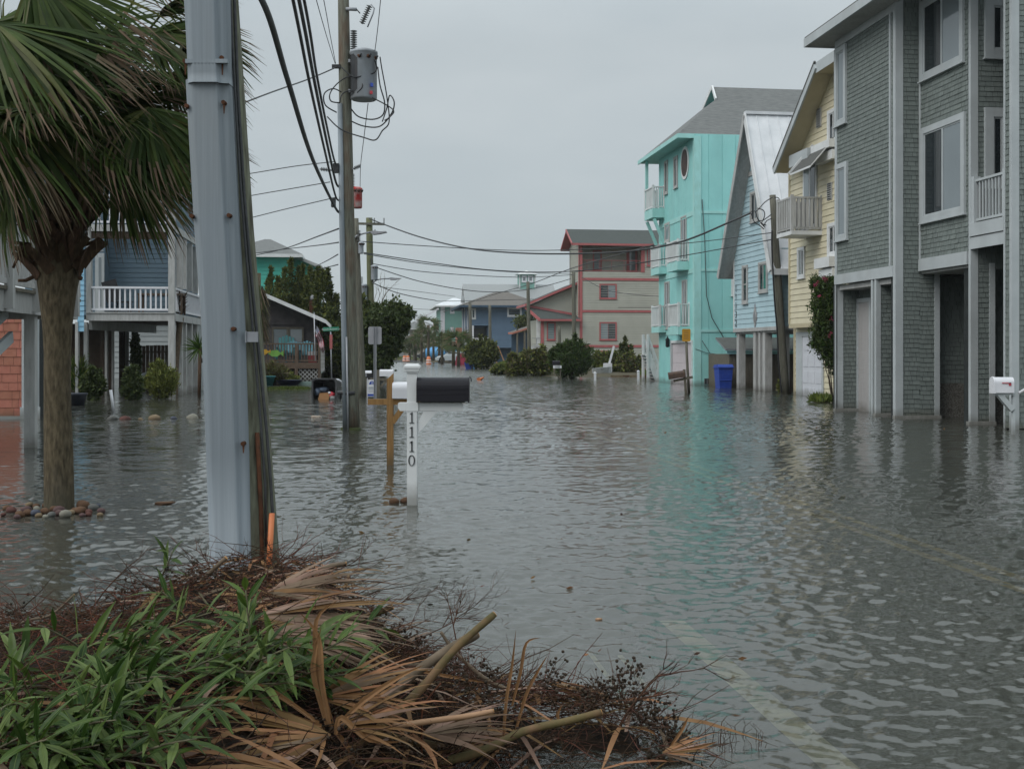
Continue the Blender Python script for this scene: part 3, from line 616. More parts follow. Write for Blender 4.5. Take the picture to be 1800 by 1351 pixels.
for w_, z0_, z1_ in ((None, FB.z(1697, 92), TOP - .4), (None, FB.z(1697, 352), FB.z(1697, 215))):
    m = MB(); a_ = FB.a(1659); FB.box(m, a_ + .06, a_ + .26, z0_, z1_, .032, .036, 'curtain'); m.build('curtain', GH)
window(GH, SB, SB.a(1729), SB.a(1775), SB.z(1740, 103), TOP - .6, trim=.19, mat=T, split=None)
window(GH, SB, SB.a(1729), SB.a(1775), SB.z(1740, 330), SB.z(1740, 190), trim=.19, mat=T, split=None)
m = MB(); pz0, pz1 = FB.z(1767, 405), FB.z(1767, 383)     # porch floor between the wings
m.box(xb + .02, 3, yC0, yb1, pz0, pz1, 'offwhite'); FB.box(m, yC0, yb1 - .02, pz0 + .0, pz1 + .02, .02, .06, T)
FB.box(m, yC0, yb1 - .03, pz0 - .26, pz0 - .02, .0, .035, T)
pb = m.build('porch_floor', GH); 
railing(GH, [(xb + .06, yb1 - .06), (xb + .06, yC0 + .02)], pz1, FB.z(1767, 300), 'trimgrey', post=.15)
m = MB(); a_, z_ = SCn.px(1785, 690); a2_, z2_ = SCn.px(1850, 652); m.tube([(a_, yC - .12, z_), (a2_, yC - .12, z2_)], .028, 'whitebright', 8); m.build('handrail', GH)

# ---------------------------------------------------------------- cream house
fr = Frame(1397, 693); YH = house('cream_house', 'cream lap-sided house with slatted white balcony behind the oleander', fr)
FA = Face(fr, 'F', 0); FU = Face(fr, 'F', -.30)            # upper storeys stand forward a little
Lf = FU.a(1388); n0 = FA.a(1520); zs = FU.z(1445, 566); zg = FU.z(1389, 297)
FR = Face(fr, 'F', -.95)
apx = FU.a(1447); zap = FU.z(1447, 122); z2 = FU.z(1467, 120)
m = MB()
siding(m, FU, [(n0, zs), (Lf, zs), (Lf, zg), (apx, zap), (n0, zap + .0)], .20, 'cream')
m.prism([(n0, zs), (Lf, zs), (Lf, zg), (apx, zap), (n0, zap)], lambda a, b, t: (t, a, b), -.30, 8, 'gap')
siding(m, FA, rect(n0, .0, -.3, zs), .20, 'cream'); m.box(.01, 8, n0, .0, -.3, zs + .02, 'gap'); m.build('wall', YH)
m = MB(); FU.box(m, Lf - .10, Lf + .02, zs, zg, -.02, .04, 'creamsoffit'); FU.box(m, n0, Lf, zs - .14, zs - .002, -.3, .03, 'creamsoffit')
FA.box(m, -.10, .02, -.3, zs - .14, -.02, .04, 'creamsoffit'); m.build('corner_boards', YH)
# roof: steep slope rising from the far eave, level cap beyond the peak
rz0 = FR.z(1361, 296); ry0 = FR.a(1361); ry1 = FR.a(1434); rz1 = FR.z(1434, 110)
m = MB(); slab(m, [(-.95, ry0, rz0), (-.95, ry1, rz1), (9, ry1, rz1), (9, ry0, rz0)], .16, 'roofdk', 'trimgrey', 'creamsoffit')
slab(m, [(-.95, ry1, rz1), (-.95, n0, rz1 + .02), (9, n0, rz1 + .02), (9, ry1, rz1)], .34, 'roofdk', 'trimgrey', 'creamsoffit')
m.beam((-.97, ry0, rz0 - .10), (-.97, ry1, rz1 - .10), .06, .26, 'trimgrey', (0, 0, 1)); m.beam((-.98, ry0 - .0, rz0 + .03), (-.98, ry1, rz1 + .03), .06, .06, 'roofdk'); m.build('roof', YH)
winpx(YH, FU, 1404, 1416.5, 433, 488, trim=.1, mat='white', split='v', panes=['glass', 'glassgrey'])
winpx(YH, FU, 1457, 1476, 186, 246, trim=.12, mat='white', split='v'); winpx(YH, FU, 1457, 1477, 388, 448, trim=.12, mat='white', split='v')
m = MB(); FU.box(m, FU.a(1476), FU.a(1449), FU.z(1467, 470), FU.z(1467, 452), 0, .35, 'white'); FU.box(m, FU.a(1476), FU.a(1452), FU.z(1467, 486), FU.z(1467, 472), 0, .25, 'white'); m.build('window_ledge', YH); m = MB()
FU.box(m, FU.a(1476), FU.a(1443), FU.z(1467, 262), FU.z(1467, 248), 0, .35, 'white'); FU.box(m, FU.a(1476), FU.a(1447), FU.z(1467, 282), FU.z(1467, 266), 0, .25, 'white'); m.build('window_ledge', YH)
d0, d1 = FU.a(1438), FU.a(1414); m = MB(); FU.box(m, d0, d1, FU.z(1438, 400), FU.z(1438, 280), 0, .06, 'white')
dd = m.build('door', YH); m = MB(); FU.box(m, d0 + .12, (d0 + d1) / 2 - .04, FU.z(1438, 392), FU.z(1438, 288), .06, .07, 'glass'); FU.box(m, (d0 + d1) / 2 + .04, d1 - .1, FU.z(1438, 392), FU.z(1438, 288), .06, .07, 'glassgrey'); m.build('pane', dd)
m = MB(); FU.box(m, d0 - .2, d1 + .25, FU.z(1438, 284), FU.z(1438, 262), 0, .45, 'trimgrey'); m.build('shutter_box', YH)
a0, a1 = FU.a(1470), FU.a(1432); za = FU.z(1440, 252); m = MB()      # small shed awning
slab(m, [(-.32, a1, za), (-.32, a0, za), (-1.15, a0, za - .95), (-1.15, a1, za - .95)], .06, 'roofdk', 'white'); m.beam((-.34, a1, za), (-1.17, a1, za - .97), .05, .12, 'white'); m.build('awning', YH)
for (pl, pr, t_, b_) in ((1437, 1445, 189, 222), (1456, 1464, 320, 350)):
    m = MB(); a_, b2 = FU.a(pl), FU.a(pr); z_0, z_1 = FU.z(pr, b_), FU.z(pr, t_); FU.box(m, a_, b2, z_0, z_1, 0, .05, 'offwhite')
    for i in range(8): zz = z_0 + (z_1 - z_0) * (i + .5) / 8; FU.box(m, a_ - .05, b2 + .05, zz - .015, zz + .015, .05, .06, 'gap')
    m.build('vent', YH)
def balcony(par, fr, xw, pw, po, pf, yt, yfl, yb, slat='white', gap=.13, bw=.035, solid_slats=False, floor='white', post=.09, pn=None):
    Fw = Face(fr, 'F', xw); y1 = Fw.a(pw); S_ = Face(fr, 'S', y1); xo = S_.a(po); Fo = Face(fr, 'F', xo); y2 = Fo.a(pf)
    zt, zf, zb = S_.z(po, yt), S_.z(po, yfl), S_.z(po, yb)
    m = MB(); m.box(xo, xw, y1, y2, zb, zf, floor); b = m.build('balcony', par)
    o = .04; railing(b, [(xw, y1 + o), (xo + o, y1 + o), (xo + o, y2 - o), (xw, y2 - o)], zf, zt, slat, gap, bw, .06, post); return xo, y1, y2, zt, zf
balcony(YH, fr, -.30, 1446, 1391, 1365, 345, 405, 412, 'offwhite', .14, .085)
g0, g1 = FA.a(1447), FA.a(1412); gz = FA.z(1447, 590); m = MB(); FA.box(m, g0, g1, -.3, gz, .01, .03, 'garage')
for i in range(4):
    for j in range(3): FA.box(m, g0 + (g1 - g0) * (j + .12) / 3, g0 + (g1 - g0) * (j + .88) / 3, -.2 + (gz + .2) * (i + .15) / 4, -.2 + (gz + .2) * (i + .85) / 4, .03, .045, 'garage')
m.build('garage_door', YH)
m = MB(); FA.box(m, g1, g1 + .55, -.3, gz + .15, 0, .05, 'trimgrey'); FA.box(m, g0 - .12, g1, gz, gz + .15, 0, .06, 'trimgrey'); FA.box(m, g0 - .12, g0, -.3, gz, 0, .06, 'trimgrey'); m.build('door_frame', YH)

# ---------------------------------------------------------------- pale blue A-roof house on posts
fr = Frame(1298, 683); BH = house('pale_blue_house', 'pale blue steep-gabled beach house on grey posts with white metal roof', fr)
FA = Face(fr, 'F', 0); y1 = FA.a(1374); y0 = FA.a(1290.5); zb, zt0 = FA.z(1367, 579), FA.z(1367, 573.2)
zev = FA.z(1372, 436); FO = Face(fr, 'F', -.55); ym = (y0 + y1) / 2; zr = FO.z(1309, 199)
zrid = fr.Fp(1309, 199, -.55)[1]; ym = FO.a(1310)
m = MB(); poly = [(y1, zt0 - .02), (y0, zt0 - .02), (y0, zev), (ym, zrid - .25), (y1, zev)]
siding(m, FA, poly, .20, 'lblue'); m.prism(poly, lambda a, b, t: (t, a, b), 0.0, 9, 'gap')
S1 = Face(fr, 'S', y1); siding(m, S1, rect(0, 3.2, zt0, zev), .20, 'lblue'); m.build('wall', BH)
m = MB(); FA.box(m, y1, y0, zb - .02, zt0, -.02, .05, 'offwhite'); S1.box(m, -.05, 9, zb - .02, zt0, -.02, .04, 'offwhite'); FA.box(m, y0 - .1, y0 + .02, zt0, zev, -.02, .035, 'white'); FA.box(m, y1 - .02, y1 + .1, zt0, zev, -.02, .035, 'white')
m.box(.05, 9, y1 + .05, y0 - .05, zb - .1, zb - .02, 'offwhite'); m.build('trim', BH)
m = MB(); ov = .55; nsl = (zrid - zev) / (ym - y1); fsl = (zrid - zev) / (y0 - ym)
slab(m, [(-ov, y1 - .35, zev - .35 * nsl), (-ov, ym, zrid), (10, ym, zrid), (10, y1 - .35, zev - .35 * nsl)], .14, 'metalroof', 'white', 'offwhite')
slab(m, [(-ov - .0, y0 + .35, zev - .35 * fsl), (-ov, ym, zrid), (10, ym, zrid), (10, y0 + .35, zev - .35 * fsl)], .14, 'metalroof', 'white', 'offwhite')
x = -ov
while x < 9:                                             # standing seams
    m.beam((x, y1 - .35, zev - .35 * nsl + .01), (x, ym, zrid + .01), .035, .05, 'metalroof', (0, -1, .3)); x += .42
m.box(-ov - .02, 10, ym - .12, ym + .12, zrid - .06, zrid + .05, 'metalroof')
m.beam((-ov - .03, y0 + .35, zev - .35 * fsl - .1), (-ov - .03, ym, zrid - .1), .05, .24, 'offwhite'); m.beam((-ov - .03, y1 - .35, zev - .35 * nsl - .1), (-ov - .03, ym, zrid - .1), .05, .24, 'white')
m.box(-ov, 10, y1 - .42, y1 - .34, zev - .35 * nsl - .22, zev - .35 * nsl, 'white'); m.build('roof', BH)
winpx(BH, FA, 1306.5, 1315.8, 465, 533, trim=.10, mat='offwhite', split='h', panes=['glass', 'glass'])
winpx(BH, FA, 1335.3, 1350.8, 458, 513, trim=.10, mat='offwhite', split='v', panes=['glassteal', 'glass'])
winpx(BH, FA, 1320.7, 1334.6, 333, 388, trim=.10, mat='offwhite', split='v', panes=['glassgrey', 'glass'])
m = MB(); FA.box(m, FA.a(1329), FA.a(1312), FA.z(1328, 306), FA.z(1328, 298), 0, .04, 'offwhite'); m.build('trim_band', BH)
m = MB(); cy, cz_ = FA.px(1328.3, 556.5)                  # carved plaque
for rr, oo, mm in ((.46, .03, 'galv'), (.34, .045, 'offwhite'), (.2, .06, 'galv')):
    pr = [(cy + math.cos(t) * rr * .42 * (1 + .22 * math.cos(4 * t)), cz_ + math.sin(t) * rr * (1 + .1 * math.cos(4 * t))) for t in [i * math.pi / 12 for i in range(24)]]
    m.prism(pr, lambda a, b, t: FA.pt(a, b, t), 0, oo, mm)
m.build('plaque', BH)
for (pl, pr, yb_) in ((1293.5, 1303, 682), (1322.5, 1331, 685), (1331.6, 1338, 685), (1339, 1349.5, 685.5)):
    a = FA.a(pl); m = MB(); w = .28 if pr - pl > 7 else .2; m.box(.03, .03 + w, a - w, a, -.3, zb - .02, 'offwhite'); m.build('post', BH)
for xx, yy in ((3.2, y1 + .25), (6, y1 + .25), (3.2, y0 - .3), (0.1, y1 + .1)):
    m = MB(); m.box(xx, xx + .24, yy, yy + .24, -.3, zb - .02, 'offwhite'); m.build('post', BH)
def text(par, s, size, loc, rot, mat, name='lettering', align='CENTER', depth=.004, vertical=False):
    cu = bpy.data.curves.new(name, 'FONT'); cu.body = s; cu.size = size; cu.extrude = depth; cu.align_x = align; cu.align_y = 'CENTER'
    if vertical: cu.space_line = .85
    o = bpy.data.objects.new(name, cu); me = bpy.data.meshes.new_from_object(o); bpy.data.objects.remove(o)
    me.materials.clear(); me.materials.append(K[mat]); o = bpy.data.objects.new(name, me); COL.objects.link(o); o.parent = par; o.location = loc; o.rotation_euler = rot; return o
text(BH, '1\n1\n1\n3\n2\n3', .42, FA.pt(y0 - .32, FA.z(1292, 546), .035), (R(90), 0, R(-90)), 'text', 'house_number', vertical=True)

# ---------------------------------------------------------------- turquoise house
fr = Frame(1222, 677); TH_ = house('turquoise_house', 'four-storey turquoise house with white-railed balconies and oval window', fr)
FA = Face(fr, 'F', 0); S0 = Face(fr, 'S', 0); L = FA.a(1160); FE = Face(fr, 'F', -.75)
ye0 = FE.a(1192.5); ye1 = FE.a(1122.5); ze = FE.z(1192.5, 239)
m = MB(); panels(m, FA, rect(0, L, -.3, ze + .1), .30, 'teal'); panels(m, S0, rect(0, 13, -.3, ze + .1), .62, 'teal'); m.box(.01, 13, .01, L, -.3, ze + .1, 'teal'); m.build('wall', TH_)
m = MB(); T = 'tealtrim'
for yy in (373, 474.5, 581.5): zz = S0.z(1222, yy); S0.box(m, .0, 13, zz - .05, zz + .07, .018, .05, T); FA.box(m, 0, L, zz - .12, zz + .10, .018, .045, T)
S0.box(m, -.05, .26, -.3, ze, .018, .055, T); FA.box(m, .0, .22, -.3, ze, .018, .05, T); FA.box(m, L - .12, L + .02, -.3, ze, .018, .05, T); m.build('trim', TH_)
xr, zrr = fr.S(1290, 148, 3.1); 
hip = lambda t, yy: (-.75 + (xr + .75) * t, yy + (3.1 - yy) * t, ze + .12 + (zrr - ze - .12) * t)
m = MB(); tg = .72; A_, B_ = (-.75, ye0, ze + .12), (-.75, ye1, ze + .12); Rg = (xr, (ye0 + ye1) / 2, zrr); Re = (14, Rg[1], zrr)
Gn = tuple(A_[i] + (Rg[i] - A_[i]) * tg for i in range(3)); Gf = tuple(B_[i] + (Rg[i] - B_[i]) * tg for i in range(3)); Ro = (Gn[0] + .15, Rg[1], zrr)
slab(m, [A_, (14, ye0, ze + .12), Re, Ro, Gn], .12, 'roof', T); slab(m, [B_, Gf, Ro, Re, (14, ye1, ze + .12)], .12, 'roof', T)
slab(m, [A_, Gn, Gf, B_], .12, 'roof', T)
m.face([(Gn[0] + .5, Gn[1], Gn[2]), (Gn[0] + .5, Gf[1], Gf[2]), (Ro[0] + .4, Ro[1], Ro[2] - .1)], 'teal')
m.beam(Gn, Ro, .08, .16, 'white'); m.beam(Gf, Ro, .08, .16, 'white')
m.box(-.78, 14, ye0 - .02, ye0 + .04, ze - .08, ze + .11, T); m.box(-.80, -.74, ye0, ye1, ze - .08, ze + .11, T)
m.box(-.74, 13.8, ye0 + .04, ye1, ze - .03, ze + .0, T); m.lathe([(.09, 0), (.09, .5), (.14, .52), (.14, .62)], (xr + 3.6, Rg[1] - 1.4, zrr - 1.6), 'greymetal', 8); m.build('roof', TH_)
for (pl, pr, t_, b_) in ((1169.5, 1175, 281, 340), (1186, 1192.6, 273, 329)): winpx(TH_, FA, pl, pr, t_, b_, trim=.1, mat='offwhite', split=None)
winpx(TH_, FA, 1170, 1178.6, 390, 424, trim=.1, mat='offwhite', split=None, pane='glassgrey')
for (pl, pr, t_, b_) in ((1198.6, 1208, 378, 462), (1170, 1178, 494, 578), (1200.6, 1209, 491, 576)): winpx(TH_, FA, pl, pr, t_, b_, trim=.07, mat='offwhite', split='v', panes=['glass', 'glassgrey'])
winpx(TH_, S0, 1285, 1294, 480, 520, trim=.08, mat='white', split=None)
m = MB(); cy, cz_ = FA.px(1205.3, 286.5); ry_, rz_ = abs(FA.a(1200) - FA.a(1210.5)) / 2, abs(FA.z(1205, 263) - FA.z(1205, 310)) / 2     # pointed oval window
ov_ = lambda k: [(cy + s_ * (ry_ + k) * math.cos(t) ** .9, cz_ + (rz_ + k) * math.sin(t)) for s_, rg in ((1, range(-9, 10)), (-1, range(9, -10, -1))) for t in [i * math.pi / 18 * .999 for i in rg]]
m.prism(ov_(.14), lambda a, b, t: FA.pt(a, b, t), .018, .06, 'white'); wv = m.build('window', TH_); wv['label'] = 'pointed oval window with bronze pane'
m = MB(); m.prism(ov_(0), lambda a, b, t: FA.pt(a, b, t), .06, .075, 'copper'); m.build('pane', wv)
g0, g1 = FA.a(1221 - 2), FA.a(1184); gz = FA.z(1219, 602); m = MB(); FA.box(m, g0, g1, -.3, gz, .01, .03, 'pinkgarage')
for i in range(4): FA.box(m, g0, g1, i * gz / 4 + .02, (i + 1) * gz / 4 - .02, .03, .04, 'pinkgarage')
m.build('garage_door', TH_)
m = MB(); FA.box(m, g0 - .08, g0, -.3, gz + .12, .01, .12, 'white'); FA.box(m, g1, g1 + .16, -.3, gz + .12, .01, .12, 'trimgrey'); FA.box(m, g0, g1, gz, gz + .12, .01, .115, 'white'); m.build('door_frame', TH_)
m = MB(); ly = g1 + .5; lz = FA.z(1187.7, 602); m.lathe([(.05, -.22), (.1, -.18), (.1, .12), (.12, .14), (.02, .28), (.03, .32)], (-.16, ly, lz), 'black', 8); m.build('wall_lamp', TH_)
for i in range(3): m = MB(); a = S0.a(1238 + 5.3 * i); S0.box(m, a, a + .1, .06, .3, .02, .05, 'gap'); S0.box(m, a - .015, a, .04, .32, .02, .055, 'galv'); S0.box(m, a + .1, a + .115, .04, .32, .02, .055, 'galv'); m.build('vent', TH_)
kw = dict(floor='tealtrim', gap=.11, bw=.04, post=.1)
balcony(TH_, fr, 0, 1212, 1191, 1172, 421, 459, 474, 'white', **kw); balcony(TH_, fr, 0, 1172.5, 1158.5, 1144, 431, 469, 481, 'white', **kw)
balcony(TH_, fr, 0, 1213, 1192, 1174, 533, 574, 588, 'white', **kw); balcony(TH_, fr, 0, 1172.5, 1159, 1145, 537, 574, 584, 'white', **kw)
xo, by1, by2, bzt, bzf = balcony(TH_, fr, 0, 1168.5, 1147, 1133, 327, 366, 382, 'white', **kw)
m = MB(); m.box(xo + .02, xo + .16, by2 - .16, by2 - .02, bzf, ze, T); m.beam((xo + .1, by2 - .1, bzf - .5), (-.02, by2 - .1, bzf - 1.7), .12, .14, T); m.beam((xo + .1, by1 + .1, bzf - .5), (-.02, by1 + .1, bzf - 1.7), .12, .14, T); m.build('balcony_post', TH_)
m = MB(); m.tube([(.3, -.06, 8.3), (.42, -.07, 6.5), (.5, -.07, 4.0), (.75, -.08, 3.0), (1.3, -.09, 2.1), (2.4, -.1, 1.25), (3.6, -.1, .9)], .018, 'cable', 5); m.tube([(.3, -.06, 2.0), (.9, -.07, 1.05), (1.6, -.08, 1.0), (2.6, -.1, 1.3)], .014, 'cable', 5)
m.tube([(.0, -.06, 1.62), (.5, -.06, 1.45), (1.3, -.06, 1.35), (2.2, -.06, 1.3)], .012, 'cable', 5); m.build('wall_cable', TH_)
# white outside stair at its far side
st = thing('outdoor_stair', 'white wooden stair with railing against the far side of the turquoise house', 'stair', fr.O, fr.th)
S9 = Face(fr, 'S', L + .9); xa, za_ = S9.px(1158, 668); xt, zt_ = S9.px(1139, 592); zt_ = max(zt_, 2.3); za_ = -.1
for k_, yy in ((0, L + .9), (1, L + 1.9)):
    m = MB(); m.beam((xt, yy, zt_ - .9), (xa, yy, za_), .06, .3, 'white'); m.build('stringer', st)
    m = MB(); m.beam((xt, yy, zt_), (xa, yy, za_ + .9), .08, .1, 'white')
    for i in range(9): q = i / 8; m.box(xt + (xa - xt) * q - .02, xt + (xa - xt) * q + .02, yy - .02, yy + .02, zt_ - .9 + (za_ - zt_ + .9) * q, zt_ + (za_ + .9 - zt_) * q, 'white')
    m.box(xt - .06, xt + .06, yy - .06, yy + .06, -.2, zt_ + .1, 'white'); m.box(xa - .06, xa + .06, yy - .06, yy + .06, -.2, za_ + 1.0, 'white'); m.build('railing', st)
for i in range(9): m = MB(); q = (i + .5) / 9; cx_ = xt + (xa - xt) * q; zz = zt_ - .9 + (za_ - zt_ + .9) * q; m.box(cx_ - .14, cx_ + .14, L + .93, L + 1.87, zz, zz + .05, 'offwhite'); m.build('tread', st)

# ---------------------------------------------------------------- shed behind the posts
fr = Frame(1282, 680.5); SH = thing('storage_shed', 'low weathered plank shed with dark shingle roof under the pale blue house', 'shed', fr.O, fr.th)
S0 = Face(fr, 'S', 0); zt_ = S0.z(1290, 622); m = MB(); panels(m, S0, rect(0, 3.3, -.3, zt_), .14, 'oldwood', .02, .015); m.box(0, 3.3, .01, 3, -.3, zt_, 'oldwood'); m.build('wall', SH)
m = MB(); m.box(-.15, 3.6, -.14, -.1, zt_ - .0, zt_ + .13, 'tealtrim'); slab(m, [(-.25, -.25, zt_ + .22), (-.1, 1.6, zt_ + .72), (3.6, 1.6, zt_ + .72), (3.7, -.25, zt_ + .22)], .08, 'roofdk', 'galv'); m.build('roof', SH)

# ---------------------------------------------------------------- taupe house with red trim
fr = Frame(1019, 649.6); PH = house('red_trimmed_house', 'tall taupe house with red trim bands and recessed top porch beyond the shrubs', fr)
S0 = Face(fr, 'S', 0); FA = Face(fr, 'F', 0); z = lambda y: S0.z(1060, y); xe = S0.a(1185)
zp0, zp1, zE = z(478), z(430), z(428); xp = S0.a(1130); D = 4.4
m = MB(); siding(m, S0, rect(0, xe, -.2, zp0), .2, 'taupe', .03); siding(m, S0, rect(xp, xe, zp0, zE), .2, 'taupe', .03)
m.box(0, xe, .01, D, -.3, zp0 - .01, 'taupe'); m.box(xp, xe, .01, D, zp0, zE, 'taupe'); m.box(.0, xp, 1.8, D, zp0, zE, 'taupe')
S18 = Face(fr, 'S', 1.8); siding(m, S18, rect(0, xp, zp0, zE), .2, 'taupe', .03)
siding(m, FA, [(0, -.2), (D, -.2), (D, zE), (D / 2, zE + 1.2), (0, zE)], .2, 'taupe', .03); m.face([(0.01, 0, zE), (0.01, D, zE), (0.01, D / 2, zE + 1.2)], 'taupe'); m.build('wall', PH)
RT = 'redtrim'
for y_ in ((488.3, 493), (545, 549), (606, 610.5)): m = MB(); S0.box(m, 0.23, xe, z(y_[1]), z(y_[0]), .03, .07, RT); m.build('red_band', PH)
m = MB()
S0.box(m, 0, .22, -.2, zE, .03, .08, RT); FA.box(m, 0, .2, -.2, zE, .03, .08, RT); S0.box(m, xp - .15, xp + .15, zp0, zE, -.1, .06, RT); S0.box(m, 0, xe, zE - .14, zE, -.1, .07, RT); FA.box(m, D - .2, D, -.2, zE, .03, .07, 'offwhite')
m.build('red_trim', PH)
m = MB(); zr_ = zE + 1.4; slab(m, [(-.75, -.7, zE - .05), (-.75, D / 2, zr_), (12, D / 2, zr_), (12, -.7, zE - .05)], .18, 'roofgreen', RT); slab(m, [(-.75, D + .7, zE - .05), (-.75, D / 2, zr_), (12, D / 2, zr_), (12, D + .7, zE - .05)], .18, 'roofgreen', RT)
m.beam((-.78, -.7, zE - .14), (-.78, D / 2, zr_ - .08), .06, .2, RT); m.box(S0.a(1131) - .05, S0.a(1131) + .05, 2, 2.1, zE + .6, zE + 1.2, 'white'); m.build('roof', PH)
for (pl, pr, t_, b_) in ((1042, 1057.5, 440, 476), (1137, 1144, 437, 468)): winpx(PH, S18 if pl < 1100 else S0, pl, pr, t_, b_, trim=.10, bar=.012, mat=RT, pane='glassgrey', split=None)
winpx(PH, S0, 1053.5, 1084, 499, 525.5, trim=.10, bar=.012, mat=RT, pane='glass', split='v', panes=['glass', 'glassgrey']); winpx(PH, S0, 1053.5, 1084, 566, 598, trim=.10, bar=.012, mat=RT, panes=['glassgrey', 'glass']); winpx(PH, S0, 1050, 1074, 616, 640, trim=.10, bar=.012, mat=RT)
m = MB(); a0, a1 = S18.a(1101), S18.a(1120); S18.box(m, a0, a1, zp0, S18.z(1110, 439), .03, .09, RT); dr = m.build('door', PH); m = MB(); S18.box(m, a0 + .25, a1 - .2, zp0 + .3, S18.z(1110, 442), .09, .1, 'glassgrey'); m.build('pane', dr)
railing(PH, [(.1, .1), (xp, .1)], zp0, zp0 + 1.0, 'redtrim', .9, .03, .04)
# lower wing toward the street
xw0 = S0.a(951.5); zl = z(561); Sw = Face(fr, 'S', -.0)
m = MB(); siding(m, Sw, rect(xw0, -.0, -.2, zl), .2, 'taupe', .03); m.box(xw0, 0, .01, 7, -.3, zl, 'taupe')
zg1 = z(500); Sg = Face(fr, 'S', 1.6); xg0 = Sg.a(931.5); siding(m, Sg, [(xg0, z(537)), (0, z(553)), (0, zg1)], .2, 'taupe', .03); m.prism([(xg0, z(537)), (0, z(553)), (0, zg1)], lambda a, b, t: (a, t, b), 1.62, 6, 'taupe'); m.build('wing_wall', PH)
m = MB(); slab(m, [(xg0 + .5, -.6, zl), (.0, -.6, zl), (.0, 1.6, z(553)), (xg0 - .4, 1.6, z(537))], .08, 'roofgreen', 'roofgreen'); m.beam((xg0 + .5, -.62, zl - .1), (0, -.62, zl - .1), .06, .16, RT); m.beam((xg0 - .4, 1.5, z(537)), (0, 1.5, z(553)), .06, .25, RT); m.beam((xg0 - .4, 1.6, z(537) - .1), (xg0 + .5, -.6, zl - .1), .06, .25, RT); slab(m, [(xg0 - .5, .9, z(537) + .15), (0, .9, zg1 + .25), (0, 6.5, zg1 + .25), (xg0 - .5, 6.5, z(537) + .15)], .2, 'roofgreen', RT); m.build('wing_roof', PH)
winpx(PH, Sw, 961, 976.5, 566, 598, trim=.10, bar=.012, mat=RT, pane='glassgrey', split=None)
m = MB(); Sw.box(m, xw0 - .05, xw0 + .2, -.2, zl, .03, .08, RT); m.box(Sw.a(944), Sw.a(944) + .25, .1, .35, 1.2, zl, 'white'); m.box(Sw.a(938), xw0, -.0, 3, z(613), z(607), 'offwhite'); m.build('wing_post', PH)
railing(PH, [(Sw.a(935), .1), (xw0, .1)], z(607), z(594), 'galv', .4, .03, .04)

# ---------------------------------------------------------------- slate blue house
fr = Frame(828, 638.8); NH = house('slate_blue_house', 'slate blue two-storey house with grey hip roof and white porch rail', fr)
S0 = Face(fr, 'S', 0); FA = Face(fr, 'F', 0); z = lambda y: S0.z(870, y); xe = S0.a(945); ze = z(537); zc = z(611); Dp = FA.a(814)
Dp = max(8, Dp); xq = S0.a(858.5); xc = S0.a(931)
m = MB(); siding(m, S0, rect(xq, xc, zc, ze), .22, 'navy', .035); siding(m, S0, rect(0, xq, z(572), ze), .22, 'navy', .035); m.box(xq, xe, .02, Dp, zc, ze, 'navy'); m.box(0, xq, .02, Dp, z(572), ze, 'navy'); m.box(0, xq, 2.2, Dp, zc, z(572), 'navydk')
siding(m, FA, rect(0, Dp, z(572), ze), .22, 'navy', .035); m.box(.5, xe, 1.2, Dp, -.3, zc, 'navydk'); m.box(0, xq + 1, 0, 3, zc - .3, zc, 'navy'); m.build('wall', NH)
m = MB(); Rg = (xe * .45, Dp / 2, z(508)); R2 = (xe * .62, Dp / 2, z(508)); E = [(-1.6, -1.2, ze), (xe + 1, -1.2, ze), (xe + 1, Dp + 1, ze), (-1.6, Dp + 1, ze)]
slab(m, [E[0], E[1], R2, Rg], .25, 'roofbrown', 'navydk'); slab(m, [E[0], Rg, E[3]], .25, 'roofbrown', 'navydk'); slab(m, [E[3], Rg, R2, E[2]], .25, 'roofbrown', 'navydk'); m.build('roof', NH)
winpx(NH, S0, 891.5, 917, 540.5, 556.5, trim=.18, mat='whitebright', split=None); winpx(NH, S0, 827.8, 836.5, 542, 561, trim=.18, mat='white', split=None)
railing(NH, [(.0, Dp * .6), (.0, .1), (xq, .1)], zc, z(594), 'whitebright', .34, .16, .1, .2)
m = MB(); m.box(-.1, .35, -.02, .4, -.2, z(572), 'whitebright')
for yy in (Dp * .35, Dp * .7, Dp): m.box(-.15, .1, yy - .12, yy + .12, -.2, ze, 'whitebright')
m.build('porch_post', NH); m = MB(); m.box(S0.a(835), S0.a(857), 2.16, 2.19, zc + .2, z(576), 'glass'); m.build('screen', NH)

